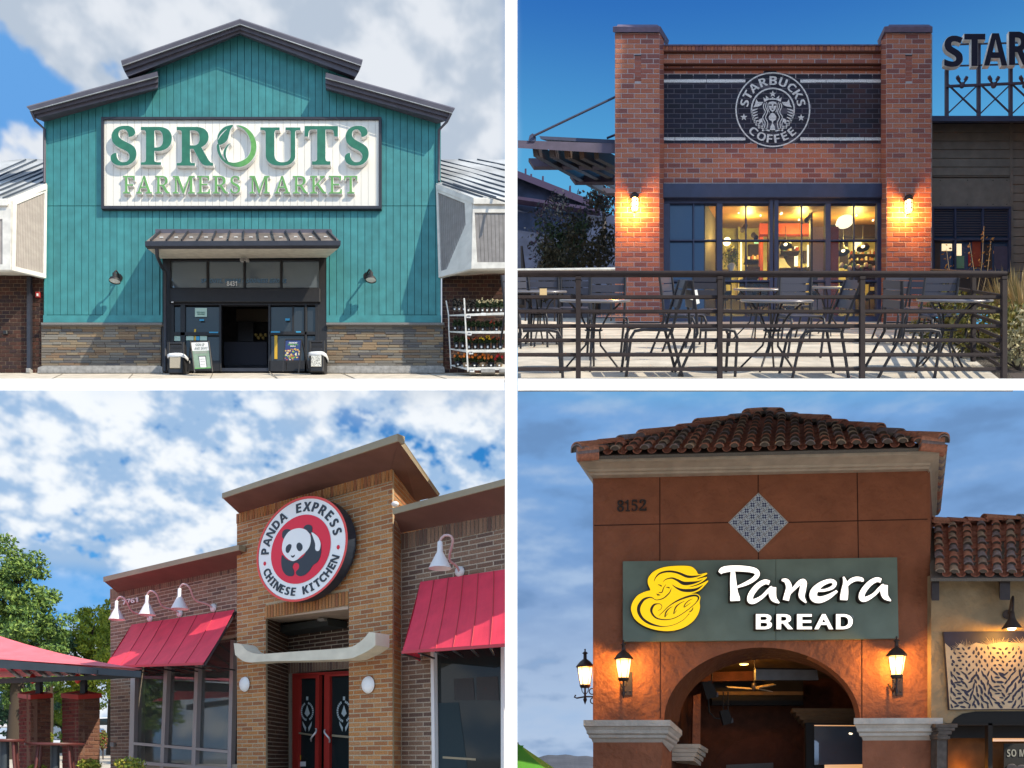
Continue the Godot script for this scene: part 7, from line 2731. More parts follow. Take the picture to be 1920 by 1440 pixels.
func bakery():
	mat("terracotta", Color(0.34, 0.125, 0.066), 0.9, 0, "soft", 0.4, "stucco", 1, 0.8)
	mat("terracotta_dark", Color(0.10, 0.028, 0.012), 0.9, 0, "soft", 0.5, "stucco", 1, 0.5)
	mat("groove", Color(0.05, 0.014, 0.008), 0.9)
	mat("putty", Color(0.60, 0.52, 0.43), 0.85, 0, "soft", 0.8, "stucco", 1, 0.35)
	mat("plaster_white", Color(0.60, 0.57, 0.53), 0.85, 0, "soft", 0.8, "stucco", 1, 0.5)
	mat("beige_wall", Color(0.40, 0.30, 0.18), 0.9, 0, "soft", 0.5, "stucco", 1, 0.4)
	mat("sage_board", Color(0.175, 0.245, 0.205), 0.5, 0, "soft", 0.4)
	mat("bronze", Color(0.05, 0.04, 0.042), 0.45, 0.3, "soft", 2.0)
	mat("mortar_grey", Color(0.24, 0.23, 0.22), 0.95, 0, "grain", 2.0, "bumps", 1, 0.6)
	mat("clay", Color(1, 1, 1), 0.75, 0, "mottle", 2.5)
	mat("tile_blue", Color(0.62, 0.74, 0.86), 0.3, 0, "soft", 2.0)
	mat("tile_navy", Color(0.03, 0.05, 0.17), 0.3)
	glow("yellow_sign", Color(1.0, 0.66, 0.0), 0.62, Color(0.7, 0.42, 0.0))
	glow("white_sign", Color(1.0, 0.94, 0.82), 1.0)
	mat("ink_brown", Color(0.03, 0.02, 0.018), 0.6)
	var a := at(1112, 1200, 14.12); var e := at(1745, 1200, 13.67)
	var dir := e - a; dir.y = 0; dir = dir.normalized()
	bn = Vector3(-dir.z, 0, dir.x)
	if bn.z < 0: bn = -bn
	bpl = Plane(bn, a)
	tower()
	tower_roof()
	sign_board()
	lantern(bp(1169, 1235, 0.32), bp(1176, 1283, 0.0), true, "lit bronze lantern left of the arch, under the sign board")
	lantern(bp(1681, 1229, 0.32), bp(1682, 1283, 0.0), true, "lit bronze lantern right of the arch")
	lantern(at(1097, 1250, 14.5), bp(1115, 1290, -0.3), false, "lit lantern on a scrolled bracket at the tower's far left side")
	side_building()
	far_side()

func tower():
	var t := thing("bakery_tower", "terracotta stucco tower with wide arch, tiled hip roof and green sign", "building")
	# front wall with the arch cut out
	var w := MB.new()
	var arch := []
	for i in 33:
		var g := PI - PI * i / 32.0
		arch.append(Vector2(1429 + 184 * cos(g), 1352 - 138 * sin(g)))
	# strips above the arch
	var poly := [1112, 893, 1739, 880, 1745, 1352]
	for i in range(32, -1, -1): poly.append(arch[i].x); poly.append(arch[i].y)
	poly.append(1112); poly.append(1352)
	bpoly(w, poly, 0.0, 0.25)
	var wall := put("wall", w, M.terracotta)
	# inside of the arch, splayed back
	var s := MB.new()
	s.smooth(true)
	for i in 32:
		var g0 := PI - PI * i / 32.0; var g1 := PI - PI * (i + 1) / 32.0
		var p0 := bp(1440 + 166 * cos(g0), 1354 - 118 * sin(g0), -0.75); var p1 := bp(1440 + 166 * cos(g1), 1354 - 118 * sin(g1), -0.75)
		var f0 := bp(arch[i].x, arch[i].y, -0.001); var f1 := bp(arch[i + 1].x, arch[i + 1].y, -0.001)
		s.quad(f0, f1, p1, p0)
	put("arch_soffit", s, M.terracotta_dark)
	# side walls going back
	var sl := MB.new()
	sl.slab(PackedVector3Array([bp(1112, 893, -0.02), bp(1112, 1500, -0.02), bp(1118, 1480, -3.4), bp(1118, 960, -3.4)]), Vector3.LEFT, 0.2)
	sl.slab(PackedVector3Array([bp(1743.5, 880, -0.02), bp(1746, 1500, -0.02), bp(1752, 1480, -3.0), bp(1750, 960, -3.0)]), Vector3.RIGHT, 0.2)
	put("side_wall", sl, M.terracotta)
	# piers below the capitals
	var p := MB.new()
	p.hexa(bq([1112, 1386, 0, 1241, 1386, 0, 1241, 1520, 0, 1112, 1520, 0]), bq([1116, 1386, -0.75, 1259, 1386, -0.75, 1259, 1500, -0.75, 1116, 1500, -0.75]))
	put("pier", p, M.terracotta)
	var p2 := MB.new()
	p2.hexa(bq([1617, 1384, 0, 1753, 1384, 0, 1756, 1520, 0, 1617, 1520, 0]), bq([1619, 1386, -0.75, 1749, 1386, -0.75, 1752, 1500, -0.75, 1619, 1500, -0.75]))
	put("pier", p2, M.terracotta)
	# moulded capitals
	var prof := [[0, 0, 0.26], [0, 11, 0.26], [1.5, 13, 0.22], [5, 19, 0.18], [5, 25, 0.17], [8, 28, 0.11], [9, 33, 0.1], [13, 36, 0.05], [15, 42, 0.0]]
	for c in [[1094, 1350, 1257, 1350, 1], [1601, 1346.5, 1768, 1346, 0]]:
		var l := PackedVector3Array(); var r := PackedVector3Array(); var k := PackedVector3Array()
		for q in prof:
			l.append(bp(c[0] + q[0] * 1.15, c[1] + q[1], q[2]))
			r.append(bp(c[2] - q[0] * 1.0, c[3] + q[1], q[2]))
			k.append(bp(c[2] + 22 - q[0] * 1.15, c[3] + 20 + q[1] * 0.78, -0.55))
		for x in [l, r]: x.append(bp(c[0] + 20 if x == l else c[2] - 20, c[1] + 42, -0.3)); x.append(bp(c[0] + 8 if x == l else c[2] - 8, c[1] + 1, -0.3))
		var b := MB.new()
		b.loft([l, r])
		if c[4] == 1:
			k.append(bp(c[2], c[3] + 60, -0.6)); k.append(bp(c[2], c[3] + 20, -0.6))
			b.loft([r, k])
		put("capital", b, M.plaster_white)
	# scored joints of the stucco
	for g in [[1237.2, 895, 1237.2, 1052], [1238, 1204, 1238, 1347], [1421.5, 889, 1421.5, 925], [1422, 1035, 1422, 1049], [1607, 885, 1609.5, 1046], [1616, 1200, 1616, 1346], [1114, 985.3, 1366, 979.8], [1478, 979.6, 1739, 973.5]]:
		var b := MB.new()
		b.bar(bp(g[0], g[1], 0.0), bp(g[2], g[3], 0.0), 0.016, 0.008, bn)
		put("joint", b, M.groove, wall)
	# street number
	var nb := MB.new()
	var x := [1157.0, 1171.5, 1184.0, 1198.5]
	var ws := [13.0, 9.5, 11.5, 13.5]
	for i in 4:
		var gl := glyph("8152"[i], "Droid Serif", 700)
		bword(nb, gl, x[i], 938.5 - i * 0.5, x[i] + ws[i], 959.5 - i * 0.5, 0.0, 0.03)
	put("house_number", nb, M.bronze)
	# diamond of painted tiles
	var dm := bpart("tile_backing", [1422, 923.5, 1478.5, 979.5, 1422, 1035.5, 1365.5, 979.5], 0.012, 0.01, M.plaster_white)
	for i in 5:
		for j in 5:
			var cx := 1422.0 + (i - j) * 11.0; var cy := 979.5 + (i + j - 4) * 11.0
			var tb := MB.new()
			var h := 10.5
			bpoly(tb, [cx, cy - h, cx + h, cy, cx, cy + h, cx - h, cy], 0.022, 0.011)
			var tl := put("tile", tb, M.tile_blue, dm)
			var mo := MB.new()
			for k in 4:
				var aa := TAU * k / 4 + PI / 4
				var px := cx + cos(aa) * 3.0; var py := cy + sin(aa) * 3.0
				bpoly(mo, [px, py - 2.4, px + 2.4, py, px, py + 2.4, px - 2.4, py], 0.0235, 0.002)
			for k in 8:
				var aa := TAU * k / 8
				var rr := 6.6
				bpoly(mo, [cx + cos(aa) * rr, cy + sin(aa) * rr, cx + cos(aa + 0.5) * rr, cy + sin(aa + 0.5) * rr, cx + cos(aa + 0.25) * (rr + 1.2), cy + sin(aa + 0.25) * (rr + 1.2)], 0.0235, 0.002)
			for k in 4:
				var aa := TAU * k / 4
				var qx := cx + cos(aa) * 9.0; var qy := cy + sin(aa) * 9.0
				bpoly(mo, [qx - 1.1, qy, qx, qy - 1.1, qx + 1.1, qy, qx, qy + 1.1], 0.0235, 0.002)
			put("tile_print", mo, M.tile_navy, dm)
	# cornice, front and right return
	var left := bq([1082, 856, 0.46, 1083, 866, 0.45, 1090, 871, 0.36, 1096, 877, 0.28, 1097, 880, 0.24, 1102, 884, 0.22, 1103, 887, 0.17, 1106, 891, 0.15, 1109, 895, 0.06, 1111, 897.5, -0.01, 1111, 880, -0.2, 1090, 856, -0.2])
	var right := bq([1762, 840, 0.46, 1761, 851.5, 0.45, 1752, 858, 0.36, 1746, 864.5, 0.28, 1746, 867.5, 0.24, 1743, 872, 0.22, 1742.5, 875, 0.17, 1741, 879, 0.15, 1740, 881, 0.06, 1739, 883.5, -0.01, 1738, 868, -0.2, 1750, 840, -0.2])
	var back := bq([1756, 962, -2.3, 1755, 966, -2.3, 1753, 968, -2.3, 1751, 970, -2.3, 1750, 971, -2.3, 1749, 972, -2.3, 1748, 973, -2.3, 1747, 975, -2.3, 1746, 977, -2.3, 1745, 979, -2.3, 1744, 979, -2.5, 1744, 962, -2.5])
	sweep("cornice", [left, right], M.putty)
	sweep("cornice", [right, back], M.putty)
	var lb := bq([1108, 900, -2.3, 1108, 902, -2.3, 1109, 903, -2.3, 1110, 904, -2.3, 1110, 905, -2.3, 1111, 906, -2.3, 1111, 907, -2.3, 1112, 908, -2.3, 1113, 909, -2.3, 1113, 910, -2.3, 1114, 905, -2.4, 1112, 900, -2.4])
	sweep("cornice", [left, lb], M.putty)
	arch_room()
	cur = t

func bword(b: MB, g: Dictionary, x0: float, y0: float, x1: float, y1: float, off: float, depth: float):
	var lo: Vector2 = g.lo; var sz: Vector2 = g.hi - g.lo
	solid(b, g, func(p: Vector2) -> Vector3: return bp(lerpf(x0, x1, (p.x - lo.x) / sz.x), lerpf(y1, y0, (p.y - lo.y) / sz.y), off), bn, depth)

func arch_room():
	# passage behind the arch
	var back := 3.0
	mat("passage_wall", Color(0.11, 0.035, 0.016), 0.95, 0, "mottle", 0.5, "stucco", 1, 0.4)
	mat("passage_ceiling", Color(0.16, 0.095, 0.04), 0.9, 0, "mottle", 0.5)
	mat("near_black", Color(0.008, 0.007, 0.007), 0.8)  # plain near-black for frames, fittings and dark openings
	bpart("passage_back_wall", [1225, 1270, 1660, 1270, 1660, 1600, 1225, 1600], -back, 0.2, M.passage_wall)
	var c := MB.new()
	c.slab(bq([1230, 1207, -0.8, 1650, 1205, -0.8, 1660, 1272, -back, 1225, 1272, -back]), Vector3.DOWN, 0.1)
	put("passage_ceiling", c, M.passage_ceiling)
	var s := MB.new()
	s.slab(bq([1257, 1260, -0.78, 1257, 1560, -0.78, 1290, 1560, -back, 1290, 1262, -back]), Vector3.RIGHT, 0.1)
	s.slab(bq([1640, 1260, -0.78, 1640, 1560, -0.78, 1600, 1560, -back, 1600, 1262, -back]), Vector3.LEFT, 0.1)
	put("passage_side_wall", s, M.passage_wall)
	# dark opening above, beams across
	bpart("dark_opening", [1335, 1276, 1506, 1276, 1506, 1322, 1335, 1322], -2.4, 0.3, M.near_black)
	bpart("beam", [1300, 1261, 1420, 1258, 1420, 1276, 1300, 1278], -2.0, 0.2, M.passage_wall)
	bpart("beam", [1336, 1296.5, 1506, 1296.5, 1506, 1303, 1336, 1303], -2.0, 0.1, M.passage_ceiling)
	bpart("inner_column", [1300, 1305, 1314, 1300, 1313, 1395, 1298, 1395], -1.6, 0.2, M.terracotta)
	# far arch
	var far := []
	for i in 17:
		var g := PI - PI * i / 16.0
		far.append(1430 + 100 * cos(g)); far.append(1470 - 90 * sin(g))
	bpart("far_arch", far, -back + 0.02, 0.03, M.terracotta_dark)
	bpart("far_view", [1362, 1434, 1450, 1430, 1450, 1460, 1362, 1460], -back + 0.06, 0.02, M.mortar_grey)
	# inner capitals
	for q in [[1259, 1395, 1312, 1395, 1327, 1412, 1303, 1427, 1262, 1427, "putty"]]:
		var b := MB.new()
		for i in 4:
			var y := 1395.0 + i * 8.0
			var inset := i * 3.4
			b.hexa(bq([1259, y, -0.95, 1312 - inset, y, -0.95, 1311 - inset, y + 7.5, -0.97, 1259, y + 7.5, -0.97]), bq([1259, y + 4, -1.5, 1328 - inset * 1.3, y + 10, -1.5, 1327 - inset * 1.3, y + 17, -1.5, 1259, y + 10, -1.5]))
		put("inner_capital", b, M.putty)
	var rc := MB.new()
	for i in 4:
		var y := 1328.0 + i * 7.5
		rc.hexa(bq([1485 + i * 7, y, -1.5, 1625, y, -1.5, 1625, y + 7.2, -1.5, 1487 + i * 7, y + 7.2, -1.5]), bq([1480 + i * 7, y + 8, -2.0, 1625, y + 8, -2.0, 1625, y + 14, -2.0, 1484 + i * 7, y + 14, -2.0]))
	put("inner_capital", rc, mat("shade_putty", Color(0.13, 0.075, 0.035), 0.9, 0, "soft", 1.0))  # putty darkened in its colour for the passage shade
	bpart("inner_pier", [1512, 1357, 1620, 1357, 1620, 1560, 1514, 1560], -1.72, 0.2, M.passage_wall)
	# window in the right pier
	bpart("window_frame", [1511, 1355, 1620, 1357, 1620, 1540, 1513, 1540], -1.3, 0.1, M.near_black)
	mat("evening_glass", Color(0.16, 0.20, 0.26), 0.04, 0.55)
	bpart("window_pane", [1527, 1361, 1619, 1361, 1619, 1434, 1527, 1434], -1.28, 0.01, M.evening_glass)
	bpart("lit_window_strip", [1546, 1434, 1619, 1433, 1619, 1520, 1546, 1520], -1.275, 0.01, glow("lit_window_orange", Color(1.0, 0.42, 0.06), 0.5))
	bpart("window_gap", [1527, 1435, 1546, 1435, 1546, 1520, 1527, 1520], -1.277, 0.01, M.near_black)
	bpart("painted_lamp_reflection", [1592, 1374, 1598, 1374.5, 1598, 1377, 1592, 1376.5], -1.27, 0.004, M.lamp_warm)  # glowing patch painted in as a lamp's reflection
	bpart("painted_lit_edge", [1527, 1359.4, 1619, 1360, 1619, 1361.5, 1527, 1361.2], -1.275, 0.01, M.lit_window_orange)  # glowing strip painted in as light on the top edge
	# ceiling light, fan, heater, loudspeakers
	var l := MB.new()
	l.lathe(bp(1395, 1246.5, -1.3), [Vector2(0, 0), Vector2(0.075, 0.0), Vector2(0.08, 0.02)], 16)
	put("ceiling_lamp", l, glow("ceiling_lamp_glow", Color(1.0, 0.72, 0.2), 1.6))
	lamp_light("ceiling_lamp_light", bp(1395, 1252, -1.3), 0.5, Color(1.0, 0.7, 0.3), 0.06)
	var f := MB.new()
	f.tube(PackedVector3Array([bp(1415, 1235, -1.6), bp(1414, 1278, -1.6)]), 0.012, 6)
	f.lathe(bp(1414, 1291, -1.6), [Vector2(0.0, -0.05), Vector2(0.035, -0.03), Vector2(0.045, 0.05), Vector2(0.04, 0.1), Vector2(0.0, 0.11)], 12)
	put("ceiling_fan_hub", f, M.bronze)
	mat("blade", Color(0.36, 0.28, 0.18), 0.6)
	for q in [[1363, 1288, 1408, 1291], [1420, 1289, 1452, 1283], [1420, 1291, 1446, 1296]]:
		var bl := MB.new()
		bl.bar(bp(q[0], q[1], -1.5), bp(q[2], q[3], -1.6), 0.12, 0.012, Vector3(0.1, 1, 0.25).normalized())
		put("ceiling_fan_blade", bl, M.blade)
	bpart("heater", [1417, 1255, 1532, 1256, 1535, 1275, 1417, 1275], -1.2, 0.12, mat("heater_grey", Color(0.12, 0.125, 0.13), 0.5, 0.2, "soft", 1.0))
	bpart("heater_rail", [1417, 1252, 1530, 1254, 1530, 1257, 1417, 1256], -1.25, 0.05, M.near_black)
	for q in [[1316, 1279, 1335, 1276, 1347, 1306, 1326, 1311], [1350, 1333, 1366, 1330, 1375, 1355, 1357, 1360]]:
		bpart("loudspeaker", q, -1.15, 0.18, M.near_black)
		bpart("loudspeaker_edge", [q[4] - 2.5, q[5] - 8, q[4] - 0.5, q[5] - 8, q[4], q[5], q[4] - 4, q[5] + 1], -1.14, 0.01, M.bronze)
	var hang := MB.new()
	hang.tube(PackedVector3Array([bp(1335, 1262, -1.3), bp(1334, 1280, -1.3)]), 0.012, 5)
	hang.tube(PackedVector3Array([bp(1356, 1297, -1.25), bp(1356, 1332, -1.25)]), 0.012, 5)
	hang.tube(PackedVector3Array([bp(1365, 1297, -1.25), bp(1365, 1332, -1.25)]), 0.012, 5)
	hang.tube(PackedVector3Array([bp(1328, 1311, -1.2), bp(1330, 1335, -1.2), bp(1340, 1346, -1.2), bp(1352, 1348, -1.2)]), 0.014, 6)
	put("speaker_bracket", hang, M.near_black)

# barrel tile lying along d, bulging along n
func tile_mesh(length: float, r0: float, r1: float, rise: float, c: Color, cap := true) -> ArrayMesh:
	var b := MB.new()
	b.c = c
	b.smooth(true)
	var n := 7
	for i in n:
		var a0 := PI * i / n; var a1 := PI * (i + 1) / n
		var s := 1.0 if cap else -1.0
		var f0 := Vector3(cos(a0) * r0, s * sin(a0) * r0 * 0.8 + rise, 0); var f1 := Vector3(cos(a1) * r0, s * sin(a1) * r0 * 0.8 + rise, 0)
		var k0 := Vector3(cos(a0) * r1, s * sin(a0) * r1 * 0.8, -length); var k1 := Vector3(cos(a1) * r1, s * sin(a1) * r1 * 0.8, -length)
		if cap: b.quad(f0, k0, k1, f1)
		else: b.quad(f0, f1, k1, k0)
	b.smooth(false)
	# mortar plug added in the near end, toned for the dim gap
	if cap:
		b.c = Color(0.15, 0.13, 0.12)
		for i in n:
			var a0 := PI * i / n; var a1 := PI * (i + 1) / n
			b.tri(Vector3(0, rise * 0.4, -0.02), Vector3(cos(a0) * r0, sin(a0) * r0 * 0.8 + rise, -0.02) * 0.9, Vector3(cos(a1) * r0, sin(a1) * r0 * 0.8 + rise, -0.02) * 0.9)
		b.c = c
	# thickness of the near edge
	for i in n:
		var a0 := PI * i / n; var a1 := PI * (i + 1) / n
		var s := 1.0 if cap else -1.0
		var f0 := Vector3(cos(a0) * r0, s * sin(a0) * r0 * 0.8 + rise, 0); var f1 := Vector3(cos(a1) * r0, s * sin(a1) * r0 * 0.8 + rise, 0)
		var g0 := f0 * 0.84 + Vector3(0, rise * 0.16 - 0.004, 0); var g1 := f1 * 0.84 + Vector3(0, rise * 0.16 - 0.004, 0)
		b.quad(f0, f1, g1, g0)
	return b.done()

var clay_tones := [Color(0.672, 0.300, 0.211), Color(0.744, 0.362, 0.256), Color(0.348, 0.306, 0.358), Color(0.552, 0.237, 0.173), Color(0.624, 0.500, 0.397), Color(0.396, 0.350, 0.397), Color(0.720, 0.325, 0.243), Color(0.504, 0.413, 0.346)]

# one slope of tiles between eave e0-e1 and the line above it, columns evenly spaced
func tile_field(parent: Node3D, e0: Vector3, e1: Vector3, t0: Vector3, t1: Vector3, cols: int, rows: int, cut):
	var across := (e1 - e0) / cols
	var w := across.length()
	var up_mid := (t0 + t1) * 0.5 - (e0 + e1) * 0.5
	var meshes := []; var pans := []
	var step := up_mid.length() / rows
	for c in clay_tones:
		meshes.append(tile_mesh(step * 1.25, w * 0.325, w * 0.235, 0.05, c))
		pans.append(tile_mesh(step * 1.3, w * 0.30, w * 0.26, 0.02, Color(0.58, 0.24, 0.17) * rng.randf_range(0.8, 1.1), false))
	for i in cols:
		for j in rows:
			var v := float(j) / rows
			var u := (i + 0.5) / cols; var up := (i + 1.0) / cols
			var p := e0.lerp(e1, u).lerp(t0.lerp(t1, u), v)
			var q := e0.lerp(e1, u).lerp(t0.lerp(t1, u), v + 0.02)
			var z := -(q - p).normalized()
			var x := across.normalized()
			x = (x - z * x.dot(z)).normalized()
			var y := z.cross(x)
			if cut == null or (cut as Callable).call(u, v + 0.5 / rows):
				var o := put("roof_tile", meshes[rng.randi() % meshes.size()], M.clay, parent)
				o.transform = Transform3D(Basis(x, y, z), p + y * (0.045 + rng.randf_range(0, 0.008))).rotated_local(Vector3.UP, rng.randf_range(-0.03, 0.03))
			if i < cols - 1 and (cut == null or (cut as Callable).call(up, v + 0.5 / rows)):
				var p2 := e0.lerp(e1, up).lerp(t0.lerp(t1, up), v)
				var o2 := put("pan_tile", pans[rng.randi() % pans.size()], M.clay, parent)
				o2.transform = Transform3D(Basis(x, y, z), p2 + y * 0.055)

func ridge_tiles(parent: Node3D, a: Vector3, b: Vector3, n: int, r: float):
	var meshes := []
	var l := (b - a).length() / n
	for c in clay_tones: meshes.append(tile_mesh(l * 1.2, r, r * 0.86, 0.03, c))
	var z := -(b - a).normalized()
	var x := Vector3.UP.cross(z).normalized()
	var y := z.cross(x)
	for i in n:
		var o := put("hip_tile", meshes[[0, 1, 5, 6, 2, 1, 3, 0][(i * 5 + n) % 8]], M.clay, parent)
		o.transform = Transform3D(Basis(x, y, z), a.lerp(b, float(i) / n) + y * rng.randf_range(0.0, 0.02))
		if i % 3 == 0:
			var o2 := put("hip_tile", meshes[1], M.clay, parent)
			o2.transform = Transform3D(Basis(x, y, z), a.lerp(b, float(i) / n) + y * 0.045 - z * 0.02)

func tower_roof():
	var e0 := bp(1084, 856, 0.52); var e1 := bp(1764, 839, 0.52)
	var apex := bp(1432, 781, -3.0)
	var up0 := apex + (e0 - e1) * 0.5; var up1 := apex + (e1 - e0) * 0.5
	var r := MB.new()
	var n := (e1 - e0).cross(apex - e0).normalized()
	if n.y < 0: n = -n
	r.slab(PackedVector3Array([e0, e1, apex]), n, 0.05)
	var br := bp(1753, 962, -2.4); var blk := bp(1108, 900, -2.4)
	r.slab(PackedVector3Array([e1, br, apex]), Vector3.RIGHT, 0.04)
	r.slab(PackedVector3Array([e0, blk, apex]), Vector3.LEFT, 0.04)
	var roof := put("roof", r, M.mortar_grey)
	# a triangle of tiles: columns stop at the hips
	tile_field(roof, e0, e1, up0, up1, 24, 10, func(u: float, v: float) -> bool: return v < 1.0 - absf(u - 0.5) * 2.0 + 0.02 and v < 0.98)
	ridge_tiles(roof, e0 + Vector3(-0.02, 0.04, 0.02), apex + Vector3(-0.03, 0.03, 0), 10, 0.13)
	ridge_tiles(roof, e1 + Vector3(0.02, 0.04, 0.02), apex + Vector3(0.03, 0.03, 0), 10, 0.13)
	var cm := MB.new()
	for s in [[e0, -1.0], [e1, 1.0]]:
		for i in 60:
			var p: Vector3 = (s[0] as Vector3).lerp(apex, (i + rng.randf()) / 60.0) + n * rng.randf_range(0.02, 0.09) + Vector3(-s[1] * 0.12 * rng.randf(), 0, 0)
			cm.ball(p, Vector3(0.09, 0.05, 0.07), 3)
	put("hip_mortar", cm, M.mortar_grey, roof)
	var cap := MB.new()
	cap.ball(apex + Vector3(0, 0.08, 0), Vector3(0.22, 0.06, 0.2), 6)
	put("peak_mortar", cap, M.mortar_grey, roof)
	# tile ends along the right eave going back
	var ends := MB.new()
	for i in 22:
		var p := e1.lerp(br, (i + 0.5) / 22.0)
		ends.c = clay_tones[rng.randi() % 8]
		ends.tube(PackedVector3Array([p + Vector3(-0.2, 0.1, 0), p + Vector3(0.07, 0.0, 0)]), 0.07, 7)
	stuff(put("side_tiles", ends, M.clay, roof))
	for q in [[e0, 1.0], [e1, -1.0]]:
		for i in 3:
			var c := MB.new()
			c.c = clay_tones[[0, 2, 1][i]]
			c.tube(PackedVector3Array([(q[0] as Vector3) + Vector3(-0.02 * q[1], -0.02 + i * 0.045, 0.03), (q[0] as Vector3) + Vector3(0.32 * q[1], 0.02 + i * 0.05, 0.0)]), 0.075, 8)
			put("corner_tile", c, M.clay, roof)

func sign_board():
	thing("bakery_sign", "long sage green sign board with yellow emblem and glowing white lettering", "sign")
	bpart("board", [1168, 1052.5, 1454.3, 1048.8, 1454.3, 1200.3, 1168, 1203], 0.1, 0.09, M.sage_board)
	bpart("board", [1455.2, 1048.8, 1682, 1045, 1685, 1197, 1455.2, 1200.3], 0.1, 0.09, M.sage_board)
	var O := 0.1
	# emblem, drawn at 9.6 times its size
	var em := func(p: Vector2) -> Vector3: return bp(1170 + p.x / 9.6, 1050 + p.y / 9.6, O)
	var body := curve(flat2([465, 555, 425, 460, 420, 380, 450, 310, 530, 230, 660, 170, 820, 140, 1020, 130, 1160, 137, 1230, 165, 1290, 225, 1322, 280, 1400, 272, 1468, 256, 1478, 280, 1400, 320, 1330, 345, 1290, 372, 1360, 355, 1462, 330, 1472, 348, 1400, 410, 1290, 465, 1140, 515, 1280, 490, 1400, 440, 1485, 395, 1497, 410, 1440, 480, 1360, 560, 1270, 605, 1185, 622, 1240, 628, 1310, 640, 1358, 690, 1345, 780, 1352, 870, 1320, 990, 1230, 1120, 1080, 1225, 900, 1285, 700, 1295, 480, 1255, 300, 1175, 180, 1070, 125, 940, 125, 850, 165, 750, 250, 650, 380, 590, 445, 575]), 3)
	var s := outline(body)
	var f := MB.new()
	solid(f, s, em, bn, 0.11, 0.10)
	put("emblem_face", f, M.yellow_sign)
	var k := MB.new()
	solid(k, s, em, bn, 0.098)
	rim(k, s, em, bn, 9.0, 0.104)
	put("emblem_body", k, M.ink_brown)
	var ink := MB.new()
	var zz := 0.0
	for st in [[533, 408, 6, 560, 340, 18, 640, 265, 30, 790, 232, 34, 950, 255, 38, 1130, 325, 46, 1280, 320, 28, 1390, 290, 4], [695, 420, 6, 740, 375, 14, 850, 352, 26, 950, 390, 40, 1060, 445, 62, 1200, 440, 52, 1330, 410, 20, 1400, 375, 4], [855, 470, 6, 930, 525, 26, 1040, 568, 48, 1190, 572, 56, 1300, 545, 40, 1400, 480, 8], [600, 470, 10, 640, 478, 18, 665, 500, 22], [745, 515, 8, 785, 518, 18, 808, 532, 20], [742, 465, 6, 700, 530, 14, 670, 605, 18, 612, 605, 10], [575, 630, 10, 600, 650, 20, 645, 655, 10], [612, 630, 8, 595, 670, 12], [840, 535, 6, 800, 620, 18, 700, 710, 18, 590, 742, 12, 540, 730, 10, 490, 700, 16, 430, 700, 26, 340, 740, 44, 265, 850, 58, 260, 960, 56, 330, 1080, 46, 460, 1165, 40, 620, 1210, 22, 740, 1215, 10, 900, 1180, 8, 1050, 1100, 8, 1130, 1020, 8, 1160, 985, 16], [600, 935, 5, 650, 905, 8, 672, 860, 9, 650, 820, 10, 600, 810, 14, 530, 830, 34, 485, 900, 44, 490, 970, 36, 550, 1050, 28, 650, 1088, 20, 800, 1090, 14, 950, 1040, 12, 1130, 920, 12, 1280, 790, 14, 1325, 700, 30, 1260, 662, 34, 1130, 685, 34, 950, 755, 26, 800, 850, 14, 700, 945, 12, 615, 1025, 5], [860, 860, 5, 800, 895, 14, 745, 960, 24, 722, 1045, 12, 745, 1020, 10, 790, 970, 4], [1075, 765, 5, 1000, 800, 12, 920, 870, 24, 880, 985, 12, 905, 965, 10, 940, 925, 4], [1220, 720, 5, 1150, 755, 12, 1090, 810, 16, 1065, 870, 14, 1120, 840, 10, 1190, 790, 4], [1160, 960, 14, 1205, 925, 20, 1230, 870, 6]]:
		solid(ink, outline(stroke(st, 5)), em, bn, 0.1125 + zz)
		zz += 0.00025
	put("emblem_ink", ink, M.ink_brown)
	# script lettering, drawn at 5.486 times its size
	var sc := func(p: Vector2) -> Vector3: return bp(1330 + p.x / 5.486, 1050 + p.y / 5.486, O)
	var strokes := [
		[[[95, 150, 40, 130, 120, 62, 230, 105, 62, 360, 110, 60, 450, 128, 56, 478, 165, 50, 440, 215, 44, 360, 260, 38, 268, 296, 20]], [[228, 140, 46, 232, 240, 64, 240, 340, 76, 250, 410, 100, 252, 436, 96]]],
		[[[601, 252, 44, 553, 242, 50, 483, 282, 54, 418, 362, 58, 403, 427, 58, 443, 440, 50, 523, 397, 36, 588, 332, 36, 633, 297, 40]], [[635, 294, 70, 631, 362, 76, 648, 417, 60, 701, 457, 14]]],
		[[[725, 222, 20, 775, 235, 50, 800, 300, 62, 780, 380, 62, 768, 430, 64]], [[800, 370, 20, 850, 310, 36, 910, 250, 50, 950, 245, 60, 940, 320, 66, 930, 390, 60, 975, 455, 14]]],
		[[[1075, 328, 30, 1160, 328, 26, 1240, 300, 34, 1266, 255, 40, 1220, 232, 40, 1130, 265, 52, 1058, 335, 72, 1052, 400, 76, 1110, 425, 66, 1200, 395, 50, 1290, 335, 24]]],
		[[[1355, 190, 18, 1372, 250, 44, 1368, 330, 72, 1360, 400, 80, 1358, 428, 72]], [[1385, 290, 20, 1420, 240, 44, 1480, 212, 46, 1540, 218, 40, 1548, 240, 22]]],
		[[[1738, 230, 44, 1690, 220, 50, 1620, 260, 54, 1555, 340, 58, 1540, 405, 58, 1580, 418, 50, 1660, 375, 36, 1725, 310, 36, 1770, 275, 40]], [[1772, 272, 70, 1768, 340, 76, 1785, 395, 60, 1838, 435, 14]]]]
